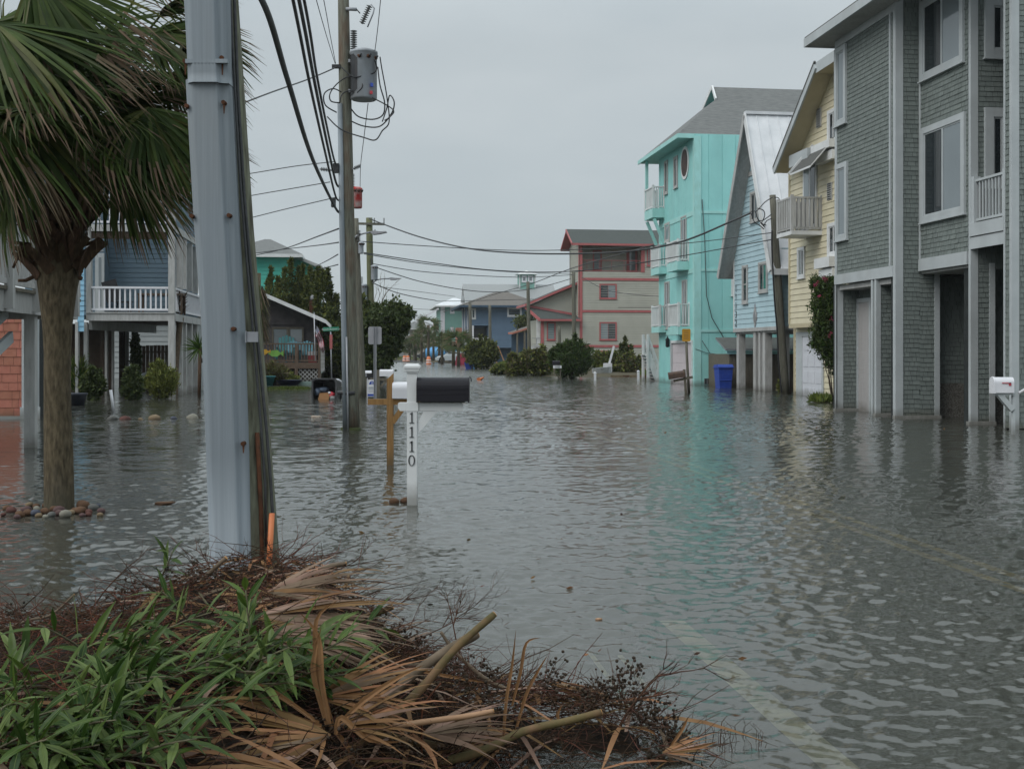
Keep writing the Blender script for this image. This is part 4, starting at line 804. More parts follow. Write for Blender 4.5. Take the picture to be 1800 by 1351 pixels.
# ---------------------------------------------------------------- far buildings
def simple_building(name, label, base, wpx, wall, depth, ztop, roof, roofh, hip=True, cat='house', ov=.6, th=TH):
    fr = Frame(*base, th); o = house(name, label, fr, cat); S0 = Face(fr, 'S', 0); x1_ = S0.a(wpx); z = lambda y: S0.z(base[0], y); zt = z(ztop)
    m = MB(); siding(m, S0, rect(0, x1_, -.3, zt), .3, wall, .04); siding(m, Face(fr, 'F', 0), rect(0, depth, -.3, zt), .3, wall, .04); m.box(0, x1_, .02, depth, -.3, zt, wall); m.build('wall', o)
    zr = z(roofh); m = MB(); E = [(-ov, -ov, zt), (x1_ + ov, -ov, zt), (x1_ + ov, depth + ov, zt), (-ov, depth + ov, zt)]; hx = min(depth / 2, x1_ * .45) if hip else -ov
    A1, A2 = (hx, depth / 2, zr), (x1_ - hx, depth / 2, zr)
    slab(m, [E[0], E[1], A2, A1], .25, roof, 'white'); slab(m, [E[2], E[3], A1, A2], .25, roof, 'white')
    if hip: slab(m, [E[3], E[0], A1], .25, roof, 'white'); slab(m, [E[1], E[2], A2], .25, roof, 'white')
    else: m.face([(0, 0, zt), (0, depth, zt), (0, depth / 2, zr - .1)], wall); m.face([(x1_, 0, zt), (x1_, depth, zt), (x1_, depth / 2, zr - .1)], wall)
    m.build('roof', o); return fr, o, S0, z, x1_
fr, MHs, S0, z, x1_ = simple_building('metal_roofed_house', 'grey-walled house with wide weathered metal roof and little teal cupola', (826, 634.5), 978, 'greywall', 13, 545, 'greymetal', 495, False)
ax = S0.a(928) ; Sm = Face(fr, 'S', 5.2); a0, a1 = Sm.a(913.5), Sm.a(940.5); c0, c1 = Sm.z(928, 507), Sm.z(928, 482)
m = MB(); m.box(a0, a1, 5.2, 7.9, c0 - 1, c1, 'sage'); 
for q in (a0 - .1, a1 - .1): m.box(q, q + .2, 5.14, 5.2, c0, c1, 'white')
cu = m.build('cupola', MHs); m = MB(); cc = ((a0 + a1) / 2, 6.5, Sm.z(928, 474.5)); E = [(a0 - .5, 4.7, c1), (a1 + .5, 4.7, c1), (a1 + .5, 8.4, c1), (a0 - .5, 8.4, c1)]
for i in range(4): m.face([E[i], E[(i + 1) % 4], cc], 'white')
m.face(E, 'white'); m.build('cupola_roof', cu)
winpx(MHs, Sm, 917, 926, 484.5, 496, trim=.2, mat='whitebright', split=None, pane='glassgrey'); winpx(MHs, Sm, 928, 937.5, 484.5, 496, trim=.2, mat='whitebright', split=None, pane='glassgrey')
fr, SGH, S0, z, x1_ = simple_building('sage_green_house', 'pale sage green house with white metal roof far down the street', (776.5, 633.8), 832, 'sage', 14, 537, 'metalroof', 520, True, ov=1.2)
winpx(SGH, S0, 791, 799, 539, 551, trim=.25, mat='whitebright', split='v'); winpx(SGH, S0, 791.5, 797.5, 575, 583, trim=.25, mat='whitebright', split='v')
m = MB(); S0.box(m, -.2, .5, -.2, z(538), .02, .12, 'whitebright'); m.build('corner_boards', SGH)
m = MB(); S0.box(m, S0.a(799), S0.a(811), z(612), z(577), 2, 5, 'pinkshingle'); m.build('porch_wall', SGH)
for i in range(3):
    m = MB(); za = z(600 - i * 17); m.beam((-.6 if i % 2 else -4.4, -1, za), (-4.4 if i % 2 else -.6, -1, za + 2.2), .3, .5, 'whitebright', (0, 1, 0)); m.build('stair_flight', SGH)
fr, APT, S0, z, x1_ = simple_building('apartment_building', 'pale grey apartment block with balconies at the far end of the street', (712, 631.0), 768, 'beigewall', 16, 577, 'roof', 560, True, 'building', 1.0)
for i, yy in enumerate((580, 593.5, 607)):
    m = MB(); S0.box(m, S0.a(713.5), S0.a(719), z(yy + 8.5), z(yy), .03, .1, 'glass'); m.build('window', APT); m = MB(); S0.box(m, S0.a(712.5), S0.a(720), z(yy + 9.5), z(yy + 5.5), .3, .5, 'whitebright'); m.build('balcony', APT)
    m = MB(); S0.box(m, S0.a(728), S0.a(731), z(yy + 4.5), z(yy), .03, .1, 'glass'); m.build('window', APT); m = MB(); S0.box(m, S0.a(741), S0.a(745), z(yy + 5), z(yy), .03, .1, 'glass'); m.build('window', APT)
fr, _a, S0, z, x1_ = simple_building('white_block_building', 'white flat building left of the apartment block, half behind the shrub', (690, 631.0), 711, 'greywall', 12, 601, 'greymetal', 597, True, 'building', .3)
winpx(_a, S0, 697, 701, 607, 613, trim=.2, mat='whitebright', split=None)
# ================================================================== LEFT SIDE HOUSES
# near left: raised white deck over a terracotta-shingled ground storey
fr = Frame(67, 786); LH = house('terracotta_house', 'white-decked house with terracotta shingled ground storey at the left edge', fr)
FD = Face(fr, 'F', 0, -1); yA, yB = FD.a(-60), FD.a(133); z0, z1 = FD.z(76, 555), FD.z(76, 521)
m = MB(); m.box(-5, 0, yA, yB, z1 - .12, z1 - .02, 'offwhite'); m.build('deck_floor', LH)
m = MB(); FD.box(m, yA, yB, z0, z1, -.02, .04, 'offwhite'); m.box(-5, 0, yB, yB + .05, z0, z1, 'offwhite'); FD.box(m, yA, yB, z1, z1 + .05, .0, .09, 'oldwood'); m.build('deck_beam', LH)
for pl in (67, 123): m = MB(); a = FD.a(pl); w = .09; m.box(-.19, -.03, a - .08, a + .08, -.3, z0 - .002, 'offwhite'); m.build('post', LH)
for yy in (FD.a(-20), ): m = MB(); m.box(-.17, 0, yy - .08, yy + .08, -.3, z0, 'offwhite'); m.build('post', LH)
m = MB(); zt = z1 + 1.12; i = yA
while i < yB: FD.box(m, i, i + .12, z1 + .08, zt, .045, .07, 'offwhite'); i += .135
FD.box(m, yA, yB, zt, zt + .06, .0, .12, 'offwhite'); FD.box(m, yA, yB, z1 + .08, z1 + .16, .07, .09, 'offwhite'); m.build('railing', LH)
for a in (FD.a(54), FD.a(4), FD.a(122)): m = MB(); FD.box(m, a - .06, a + .06, z0 + .04, zt + .35, .04, .16, 'offwhite'); m.build('railing_post', LH)
for (xa, ya, xb_, yb_) in ((-40, 632, 50, 548), (-40, 690, 58, 592)):
    m = MB(); a = FD.px(xa, ya); b = FD.px(xb_, yb_); m.beam((-.32, a[0], a[1]), (-.32, b[0], b[1]), .06, .17, 'trimgrey'); m.build('brace', LH)
fr2 = Frame(39, 735.5); xs = fr.loc(fr2.O)
SW = Face(fr, 'S', xs.y); xr_ = xs.x; m = MB()
shingles(m, SW, xr_ - 7, xr_, .06, z0 + .6, .19, .24, 'pinkshingle', .4); m.box(xr_ - 7, xr_, xs.y + .02, xs.y + 3, -.3, z0 + .6, 'gap'); SW.box(m, xr_ - 7, xr_, -.3, .06, -.02, .03, 'trimgrey'); m.build('wall', LH)
m = MB(); SW.box(m, xr_ + .002, xr_ + .34, -.3, z0 + .5, -.1, .05, 'trimgrey'); SW.box(m, xr_ + .06, xr_ + .28, .5, z0 - .1, .05, .07, 'trimgrey'); SW.box(m, xr_ - .02, xr_ + .4, -.3, .26, .05, .10, 'trimgrey'); m.build('corner_post', LH)
m = MB(); F2 = Face(fr, 'F', -2.2, -1); siding(m, F2, rect(yA, yB - .4, z1, z1 + 3), .18, 'offwhite'); m.box(-6, -2.22, yA, yB - .4, z1, z1 + 3, 'offwhite'); m.build('upper_wall', LH)

# blue house with porch on tall posts
fr = Frame(307, 697); BP = house('blue_porch_house', 'two-storey dusty blue house on white posts with railed porch behind the palm', fr)
S0 = Face(fr, 'S', 0); FS = Face(fr, 'F', 0, -1); z = lambda y: S0.z(303, y); xL = S0.a(152); zd0, zd1 = z(564), z(551); T = 'offwhite'
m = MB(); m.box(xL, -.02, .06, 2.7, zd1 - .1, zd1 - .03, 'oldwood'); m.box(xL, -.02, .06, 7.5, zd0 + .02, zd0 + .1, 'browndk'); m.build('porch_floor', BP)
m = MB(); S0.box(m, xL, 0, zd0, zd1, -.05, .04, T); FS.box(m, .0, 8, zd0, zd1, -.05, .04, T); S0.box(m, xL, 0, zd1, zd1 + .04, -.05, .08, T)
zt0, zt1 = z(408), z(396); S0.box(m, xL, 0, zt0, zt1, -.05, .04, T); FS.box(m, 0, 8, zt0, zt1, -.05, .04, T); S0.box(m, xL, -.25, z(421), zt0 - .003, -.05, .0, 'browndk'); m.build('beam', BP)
xc = S0.a(296)
for (x0, x1_) in ((xL, xL + .15), (xc, 0)): m = MB(); m.box(x0, x1_, .0 - .045, .2, -.3 if x0 == xc else zd1, z(370), T); m.build('corner_post', BP)
for pl in (318, 325, 335, 345):
    a = FS.a(pl + 3); m = MB(); m.box(-.2, -.0, a - .12, a + .12, -.3, zd0 - .002, T); m.build('post', BP)
    m = MB(); m.box(-.2, -.0, a - .1, a + .1, zd1 + .95, zt0 - .002, T); m.build('porch_post', BP)
for (pl, pr, mt, dy) in ((132, 137, T, -.3), (147, 153, T, 0), (209, 218, 'browndk', 5.5), (219, 225, T, 5.7), (184, 188, T, 3), (196, 199, T, 3.5), (176, 183, 'browndk', 3), (231, 240, T, 7)):
    Sx = Face(fr, 'S', dy); m = MB(); a, b = Sx.a(pl), Sx.a(pr); m.box(a, b, dy, dy + .2, -.3, zd0 - .05, mt); m.build('post', BP)
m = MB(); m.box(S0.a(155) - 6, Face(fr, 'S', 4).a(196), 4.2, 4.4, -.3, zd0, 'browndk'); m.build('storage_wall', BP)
m = MB(); a = Face(fr, 'S', 7).px(220, 587); m.beam((xL + .1, .1, zd0 - .12), (xL + .1 + .9, 6.8, zd0 - .12), .1, .35, T); m.build('floor_beam', BP)
railing(BP, [(xL + .15, .05), (xc, .05)], zd1 + .04, z(504), 'whitebright', .16, .05, .07)
railing(BP, [(-.1, .25), (-.1, 7.8)], zd1 + .04, z(504), 'whitebright', .16, .05, .07); railing(BP, [(xL, .05), (-.05, .05)], zt1, zt1 + 1, 'whitebright', .16, .05, .07)
Sb = Face(fr, 'S', 2.6); xbw = Sb.a(191); m = MB(); siding(m, Sb, rect(xbw, 0 - .4, zd1, zt0), .17, 'porchblue'); m.box(xbw, -.42, 2.62, 8, zd1, zt1 + 3, 'porchblue')
Fb = Face(fr, 'F', xbw, -1); m.box(xL - 2.5, xbw - .0, 2.0, 8, zd1, zt1 + 3, 'porchblue'); Sb2 = Face(fr, 'S', 2.0); siding(m, Sb2, rect(xL - 2.5, xbw, zd1, zt0), .17, 'porchblue'); siding(m, Face(fr, 'F', -.4, -1), rect(2.6, 8, zd1, zt0), .17, 'porchblue')
Sbb = Face(fr, 'S', -.25); siding(m, Sbb, rect(Sbb.a(136), Sbb.a(148), z(583), z(430)), .17, 'brightblue'); m.build('wall', BP)
m = MB(); a, b = Sb2.a(168), Sb2.a(184); Sb2.box(m, a, b, zd1, zd1 + 2.15, .02, .08, 'trimgrey'); dd = m.build('door', BP); m = MB(); Sb2.box(m, a + .12, b - .1, zd1 + .3, zd1 + 2.0, .08, .09, 'glassgrey'); m.build('pane', dd)
m = MB(); lx, lz = S0.px(165, 440); m.lathe([(.03, .2), (.05, .18), (.1, .12), (.22, .03), (.22, 0)], (lx, .4, lz), 'whitebright', 12); m.build('porch_lamp', BP)
m = MB(); m.box(xL - 1.5, -.0, .0, 8, zt1 + 3.2, zt1 + 3.4, 'roofdk'); slab(m, [(xL - 2, -.5, zt1 + 3.2), (.5, -.5, zt1 + 3.2), (.5, 4, zt1 + 5), (xL - 2, 4, zt1 + 5)], .2, 'roof', 'white'); m.build('roof', BP)
# porch furniture silhouettes
ch = thing('porch_chair', 'dark rocking chair behind the porch rail of the dusty blue house', 'chair', fr.O, fr.th); x, zz = S0.px(188, 545)
m = MB(); m.box(x - .0, x + .55, .9, 1.4, zd1 + .4, zd1 + .45, 'black'); m.build('seat', ch); m = MB(); m.beam((x, 1.15, zd1 + .45), (x - .2, 1.15, zd1 + 1.15), .5, .05, 'black', (0, 1, 0)); m.build('backrest', ch)
for q, yy in ((.05, .93), (.5, .93), (.05, 1.37), (.5, 1.37)): m = MB(); m.box(x + q - .02, x + q + .02, yy - .02, yy + .02, zd1, zd1 + .4, 'black'); m.build('leg', ch)
tb = thing('porch_table', 'brown table behind the porch rail of the dusty blue house', 'table', fr.O, fr.th); x = S0.a(232)
m = MB(); m.box(x, x + 1.5, .9, 1.7, zd1 + .66, zd1 + .72, 'deckwood'); m.build('tabletop', tb)
for q, yy in ((.05, .95), (1.45, .95), (.05, 1.65), (1.45, 1.65)): m = MB(); m.box(x + q - .03, x + q + .03, yy - .03, yy + .03, zd1, zd1 + .66, 'deckwood'); m.build('leg', tb)
# fence and pale building behind the carport
fr = Frame(243, 685, TH); fn = thing('board_fence', 'brown upright board fence behind the carport of the dusty blue house', 'fence', fr.O, fr.th); S0 = Face(fr, 'S', 0)
m = MB(); x = 0; zt = S0.z(260, 607)
while x < S0.a(300): m.box(x, x + .13, 0, .03, -.2, zt + random.uniform(-.02, .02), 'oldwood' if random.random() < .5 else 'deckwood'); x += .145
m.build('boards', fn); m = MB(); m.box(-.25, -.05, 0, .2, -.2, zt + 1.6, 'oldwood'); m.build('post', fn)
for zz in (.4, zt - .3): m = MB(); m.box(0, S0.a(300), .03, .08, zz, zz + .09, 'oldwood'); m.build('rail', fn)
fr, _b, S0, z, x1_ = simple_building('pale_lap_sided_house', 'pale lap-sided house seen through the carport beyond the board fence', (186, 664), 330, 'greywall', 10, 545, 'roof', 530, True)
# white car half under the porch
def car(root, L, H, W, paint, wheel_r=.34):
    prof = [(0, .38), (.02, .62), (.25, .80), (.55, .90), (1.15, .98), (1.75, 1.38), (2.2, 1.50), (3.2, 1.50), (3.75, 1.40), (4.25, 1.05), (4.45, .95), (4.5, .5), (4.42, .32), (.1, .30)]
    sx, sz = L / 4.5, H / 1.5; m = MB(); n = len(prof)
    for y in (0, .12, .3, W - .3, W - .12, W):
        ins = {0: .10, .12: .03}.get(min(y, W - y), 0)
        for (a, b) in prof:
            tum = .16 * max(0, (b - .95) / .55); yy = min(max(y, tum), W - tum)
            m.v.append(((a * sx), yy, max(.25, (b - ins * (1 if b > .5 else 0))) * sz))
    kk = m.mi(paint)
    for i in range(5):
        for j in range(n): m.f.append((i * n + j, i * n + (j + 1) % n, (i + 1) * n + (j + 1) % n, (i + 1) * n + j)); m.m.append(kk); m.sm.append(True)
    m.f += [tuple(range(n))[::-1], tuple(5 * n + i for i in range(n))]; m.m += [kk, kk]; m.sm += [False, False]; m.build('body', root)
    m = MB()
    for y, s_ in ((.10, -1), (W - .10, 1)):
        m.face([(1.38 * sx, y + s_ * .02, 1.02 * sz), (1.85 * sx, y - s_ * .05 + s_ * .03, 1.34 * sz), (3.3 * sx, y - s_ * .05 + s_ * .03, 1.38 * sz), (3.9 * sx, y + s_ * .02, 1.05 * sz)], 'glass')
    m.face([(1.18 * sx, .2, 1.0 * sz), (1.74 * sx, .28, 1.38 * sz), (1.74 * sx, W - .28, 1.38 * sz), (1.18 * sx, W - .2, 1.0 * sz)], 'glass'); m.build('window', root)
    for wx in (.85 * sx, 3.6 * sx):
        for wy in (.02, W - .02):
            m = MB(); m.tube([(wx, wy - .09, wheel_r), (wx, wy + .09, wheel_r)], wheel_r, 'rubber', 20); w = m.build('wheel', root)
            m = MB(); m.tube([(wx, wy - .10, wheel_r), (wx, wy + .10, wheel_r)], wheel_r * .6, 'galv', 12); m.build('rim', w)
            m = MB(); m.tube([(wx, wy - .03, wheel_r + .03), (wx, wy + .03, wheel_r + .03)], wheel_r * 1.18, 'gap', 20); m.build('wheel_arch', root)
    for wy in (.12, W - .32): m = MB(); m.box(.06 * sx, .35 * sx, wy, wy + .2, .64 * sz, .74 * sz, 'glass'); m.build('headlight', root)
cr_ = thing('parked_car', 'white car with its nose poking from the carport of the dusty blue house', 'car', G(237, 687) + Vector((0, 0, -.12)), TH); car(cr_, 4.4, 1.5, 1.75, 'carwhite')

# brown cottage with deck
fr = Frame(565, 671); CT = house('cottage', 'low dark brown cottage with white-edged roof and railed wooden deck', fr)
S0 = Face(fr, 'S', 0); Sw = Face(fr, 'S', 2.2); z = S0.z; zd0, zd1 = z(540, 644), z(540, 637); xl = S0.a(430)
wl, wr = Sw.a(425), Sw.a(556.5); zu = Sw.z(540, 574); m = MB()
ap = Sw.px(440, 508); rgt = Sw.px(575, 566)
m.prism([(wl, -.2), (wr, -.2), (wr, zu + .05), (Sw.px(556, 562)[0], Sw.px(556, 562)[1]), (Sw.px(445, 516)[0], Sw.px(445, 516)[1]), (wl, Sw.px(425, 506)[1])], lambda a, b, t: (a, t, b), 2.25, 9, 'darkwood')
panels(m, Sw, [(wl, zu + .1), (wr, zu + .1), (Sw.px(556, 562)[0], Sw.px(556, 562)[1]), (Sw.px(430, 510)[0], Sw.px(430, 510)[1])], .55, 'darkwood', .04); m.build('wall', CT)
m = MB(); r0 = Sw.px(425, 498); r1 = Sw.px(574, 562.5); r2 = Sw.px(581, 571)
slab(m, [(r0[0], .9, r0[1]), (r1[0], .9, r1[1]), (r1[0], 9.5, r1[1]), (r0[0], 9.5, r0[1])], .2, 'roofbrown', 'white', 'darkwood')
slab(m, [(r1[0], .9, r1[1]), (r2[0] + .05, .9, r2[1]), (r2[0] + .05, 9.5, r2[1]), (r1[0], 9.5, r1[1])], .2, 'roofbrown', 'white'); m.build('roof', CT)
m = MB(); p = Sw.px(546, 548); m.box(p[0] - .18, p[0] + .18, 4.5, 4.9, p[1] - .6, p[1] + .7, 'rust'); m.lathe([(.13, 0), (.16, .05), (.16, .2), (.05, .3)], (p[0], 4.7, p[1] + .7), 'galv', 10); m.build('chimney', CT)
for (pl, pr) in ((478, 507), (507, 534)): winpx(CT, Sw, pl, pr, 575, 618, trim=.06, mat='oldwood', pane='glassgrey', split=None)
m = MB(); m.box(xl, 0, 0.0, 2.2, zd0 + .02, zd1, 'deckwood'); S0.box(m, xl, 0, zd0 - .1, zd1, .0, .05, 'deckwood'); m.build('deck_floor', CT)
for px_ in (460, 521, 562): a = S0.a(px_); m = MB(); m.box(a - .08, a + .08, -.06, .1, -.3, z(540, 603) - .08, 'deckwood'); m.build('deck_post', CT)
railing(CT, [(xl, .02), (-.05, .02)], zd1, z(540, 603), 'deckwood', .14, .045, .07); railing(CT, [(-.05, .05), (-.05, 2.2)], zd1, z(540, 603), 'deckwood', .14, .045, .07)
m = MB(); x0, x1_ = S0.a(523), S0.a(560); za, zb = -.1, zd0 - .12; k = x0 - (zb - za)
while k < x1_:
    for s_ in (1, -1):
        a0_, b0_ = (k, za), (k + zb - za, zb)
        if s_ < 0: a0_, b0_ = (k + zb - za, za), (k, zb)
        q = clip([(a0_[0] - .03, a0_[1]), (a0_[0] + .03, a0_[1]), (b0_[0] + .03, b0_[1]), (b0_[0] - .03, b0_[1])], 0, x0, x1_)
        if len(q) >= 3: m.face([S0.pt(a, b, -.04 - .01 * s_) for a, b in q], 'offwhite')
    k += .21
m.build('lattice', CT)
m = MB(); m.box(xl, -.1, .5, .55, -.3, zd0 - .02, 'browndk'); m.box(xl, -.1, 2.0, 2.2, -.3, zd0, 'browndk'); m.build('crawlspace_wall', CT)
def adirondack(fr_, x, y, z0_, mat, label, name='deck_chair', s=1.0, rz=0.0):
    t = thing(name, label, 'chair', tuple(fr_.O[i] + v for i, v in enumerate((x * fr_.c - y * fr_.s, x * fr_.s + y * fr_.c, z0_))), fr_.th + rz)
    m = MB(); m.box(-.28 * s, .28 * s, -.3 * s, .25 * s, .36 * s, .40 * s, mat); m.build('seat', t)
    m = MB()
    for i in range(5): xx = (-.24 + .12 * i) * s; m.beam((xx, .22 * s, .36 * s), (xx * 1.1, .45 * s, (1.1 - .05 * abs(i - 2)) * s), .10 * s, .025, mat, (0, 1, 0))
    m.build('backrest', t)
    for sx in (-1, 1):
        m = MB(); m.box(sx * .36 * s - .06, sx * .36 * s + .06, -.35 * s, .35 * s, .58 * s, .61 * s, mat); m.build('armrest', t)
        for yy in (-.3, .25): m = MB(); m.box(sx * .33 * s - .03, sx * .33 * s + .03, yy * s - .04, yy * s + .04, 0, .58 * s, mat); m.build('leg', t)
    return t
K['teala'] = M('teal_plastic', (.02, .15, .16), .6); K['aqua'] = M('aqua_plastic', (.07, .21, .26), .6)
adirondack(fr, S0.a(500), 1.0, zd1, 'teala', 'dark teal chair on the cottage deck, tallest behind the rail', s=1.25)
adirondack(fr, S0.a(514), .6, zd1, 'aqua', 'aqua chair on the cottage deck just left of the middle post')
adirondack(fr, S0.a(538), .6, zd1, 'aqua', 'aqua chair on the cottage deck right of the middle post')
m = MB(); a = S0.a(549); m.box(a - .2, a + .2, .2, .5, zd1, zd1 + .36, 'red'); m.box(a - .22, a + .22, .18, .52, zd1 + .36, zd1 + .56, 'whitebright'); moved(m, (0, 0, 0)); co = tag(m.build('drink_cooler'), 'small red cooler with white lid on the cottage deck', 'cooler'); co.location = fr.O; co.rotation_euler = (0, 0, fr.th)
def fish(px_, py, L, c1, c2, label):
    m = MB(); a, zz = S0.px(px_, py); pr = [(-L * .5, 0), (-L * .25, L * .2), (L * .1, L * .22), (L * .3, L * .05), (L * .5, L * .2), (L * .5, -L * .2), (L * .3, -L * .05), (L * .1, -L * .22), (-L * .25, -L * .2)]
    m.prism(pr, lambda u, w, t: (a + u, t, zz + w), -.09, -.06, c1); m.prism([(-L * .1, -L * .18), (L * .05, -L * .18), (0, -L * .36)], lambda u, w, t: (a + u, t, zz + w), -.088, -.062, c2)
    o = tag(m.build('fish_ornament'), label, 'ornament'); o.location = fr.O; o.rotation_euler = (0, 0, fr.th)
K['yellow'] = M('yellow_paint', (.5, .28, .02), .6); K['lime'] = M('lime_paint', (.16, .35, .06), .6)
fish(466, 618, .55, 'yellow', 'yellow', 'yellow wooden fish hung on the deck rail of the cottage'); fish(485, 621, .75, 'lime', 'teala', 'green wooden fish hung on the deck rail of the cottage')
# flag hung from the cottage corner
fl = thing('flag', 'stars and stripes flag drooping from the cottage corner', 'flag', P(554, 572, 51.5))
m = MB(); m.tube([(0, 0, -1.6), (-.05, 0, .55)], .02, 'whitebright', 8); m.ico((-.05, 0, .57), .04, 'galv'); m.build('flagpole', fl)
K['flagred'] = M('flag_red', (.34, .02, .05), .8); K['flagwhite'] = M('flag_white', (.6, .58, .6), .8); K['flagblue'] = M('flag_blue', (.02, .035, .12), .8)
m = MB(); nr, nc = 13, 14; s = 1 / 38.8
def fpt(u, v):                                            # u across the fly, v down the hoist
    c = [(0, 0), (4, -14), (10, -26), (17, -38)]; x = (u * 18 + 1.5 * math.sin(v * 9 + u * 4)) * (1 - .25 * v); zz = -u * 36 * (u ** .3) - v * 17 * (1 - .1 * u); return (x * s + .0, .10 * math.sin(u * 11 + v * 3), zz * s)
for i in range(13):
    for j in range(nc):
        u0, u1, v0, v1 = j / nc, (j + 1) / nc, i / 13, (i + 1) / 13; mt = 'flagblue' if (i < 7 and j < 5) else ('flagred' if i % 2 == 0 else 'flagwhite')
        m.face([fpt(u0, v1), fpt(u1, v1), fpt(u1, v0), fpt(u0, v0)], mt)
m.build('cloth', fl)
m = MB()
for i in range(6):
    for j in range(5): p = Vector(fpt((j + .6) / nc, (i + .7) / 13)); m.box(p.x - .015, p.x + .015, p.y - .012, p.y + .012, p.z - .015, p.z + .015, 'flagwhite')
tag(m.build('star', fl), kind=None)
m = MB(); p0 = P(562, 612, 51.8); p1 = P(575, 652, 51.8); 
for i in range(6): zz = p1.z + (p0.z - p1.z) * i / 6; m.box(p0.x - .12 + .17, p0.x + .22, p0.y, p0.y + .02, zz, zz + (p0.z - p1.z) / 6 - .01, 'offwhite')
m.box(p0.x + .0, p0.x + .06, p0.y + .02, p0.y + .06, -.3, p0.z + .3, 'oldwood'); single(m, 'slat_sign', 'narrow white slatted board beside the drooping flag', 'sign', (p0.x, p0.y, 0))
# sea green house behind the cottage
fr, TLH, S0, z, x1_ = simple_building('sea_green_house', 'sea green three-storey house rising behind the junipers and cottage', (400, 652), 510, 'tealfar', 16, 447, 'roof', 402, True, ov=1.0)
m = MB(); Sx = Face(fr, 'S', 2.5); a0, a1 = x1_, Sx.a(556); siding(m, Sx, [(a0, -.3), (a1, -.3), (a1, Sx.z(556, 467)), (a0, Sx.z(510, 449))], .4, 'tealfar', .03)
m.prism([(a0, -.3), (a1, -.3), (a1, Sx.z(556, 467)), (a0, Sx.z(510, 449))], lambda a, b, t: (a, t, b), 2.52, 14, 'tealfar'); m.build('wing_wall', TLH)
m = MB(); slab(m, [(a0 - .2, 1.2, Sx.z(510, 446)), (a1 + .5, 1.2, Sx.z(562, 469)), (a1 + .5, 15, Sx.z(562, 469)), (a0 - .2, 15, Sx.z(510, 446))], .25, 'roof', 'offwhite'); m.build('wing_roof', TLH)
winpx(TLH, Sx, 545, 556, 474, 500, trim=.2, mat='white', split='v'); m = MB(); m.box(a1, a1 + 1.2, 3, 6, Sx.z(560, 521), Sx.z(560, 518), 'offwhite'); bb = m.build('balcony', TLH); railing(bb, [(a1, 3), (a1 + 1.2, 3), (a1 + 1.2, 6)], Sx.z(560, 519), Sx.z(560, 499), 'white', .3, .06, .1)

# ================================================================== POLES, LAMPS, SIGNS
def pole(name, label, top, base, dw, r0, r1, mat='pole', d=None, cat='utility pole', group=None, n=14):
    g_ = G(*base) if d is None else P(base[0], base[1], d); D = g_.y; t_ = P(top[0], top[1], D)
    o = thing(name, label, cat, (g_.x, g_.y, 0), 0, group); t_ = t_ - o.location
    pts = []; rs = []
    for i in range(9): q = i / 8; pts.append(Vector((0, 0, -.35)).lerp(t_, q)); rs.append(r0 + (r1 - r0) * q)
    m = MB(); m.tube(pts, rs, mat, n); m.build('post', o); return o, t_
def at(o, px, py, dy=0.0): return P(px, py, o.location.y + dy) - o.location
# nearest pole with broad conduit
NP_D = 5.95; gp = Vector((0, NP_D, 0)); NP = thing('utility_pole', 'nearest utility pole, mossy wood behind a broad grey cable guard, rising from the debris', 'utility pole', (P(455, 1118, NP_D).x, NP_D, 0))
q = lambda px, py, d=NP_D: P(px, py, d) - NP.location
wood = [(448, 1118), (440, 960), (424, 700), (402, 400), (379, 0)]
m = MB(); c = []
for (px_, py) in wood: c.append(q(px_, py))
c.append(c[-1] + (c[-1] - c[-2]).normalized() * 3.4)
m.tube(c, [.152, .146, .137, .128, .117, .098], 'polegreen', 20); m.build('post', NP)
def ribbed(m, cs, ws, dep, mat):                          # flat-faced guard with rounded cheeks and fine ribs
    prof = [(-1, .9), (-1, .15), (-.9, -.05), (-.72, -.16)]
    for i in range(13): x = -.60 + i * .085; prof += [(x, -.19 if i % 2 else -.23)]
    prof += [(.50, -.17), (.58, -.02), (.66, .02), (.98, .04), (1, .9)]; n = len(prof); b = len(m.v); kk = m.mi(mat)
    for cc, w in zip(cs, ws):
        for (x, y) in prof: m.v.append((cc.x + x * w, cc.y + y * dep, cc.z))
    for i in range(len(cs) - 1):
        for j in range(n - 1): m.f.append((b + i * n + j, b + i * n + j + 1, b + (i + 1) * n + j + 1, b + (i + 1) * n + j)); m.m.append(kk); m.sm.append(True)
    m.f.append(tuple(b + j for j in range(n))); m.m.append(kk); m.sm.append(False)
gd = [(404, 1000, 36.5), (398, 800, 37.5), (389, 560, 37.5), (378, 400, 38.5), (364, 140, 39.5)]
m = MB(); ribbed(m, [q(a, b, 5.78) for a, b, w in gd], [w / 2000 * 5.78 for a, b, w in gd], .12, 'conduit'); g1_ = m.build('cable_guard', NP)
gd = [(365.5, 146, 37), (364.5, 128, 36.5), (364, 110, 36.5), (362.5, 60, 37.5), (358.5, -40, 39), (349, -400, 39)]
m = MB(); ribbed(m, [q(a, b, 5.752) for a, b, w in gd], [w / 2000 * 5.75 for a, b, w in gd], .12, 'conduit'); g2_ = m.build('cable_guard', NP)
m = MB(); m.box(q(327, 150, 5.74).x, q(401, 150, 5.74).x, q(0, 0, 5.725).y, q(0, 0, 5.72).y + .03, q(0, 112, 5.74).z, q(0, 105, 5.74).z, 'conduit'); m.build('rim', g2_)
for (a, b) in ((391, 103), (394, 181), (326, 109), (329, 187), (403.5, 379), (338, 380), (428, 779), (411, 578)):
    m = MB(); c_ = q(a, b, 5.765); m.tube([c_ + Vector((0, .05, 0)), c_ + Vector((0, -.02, 0))], .011, 'rust', 8); m.build('bolt', NP)
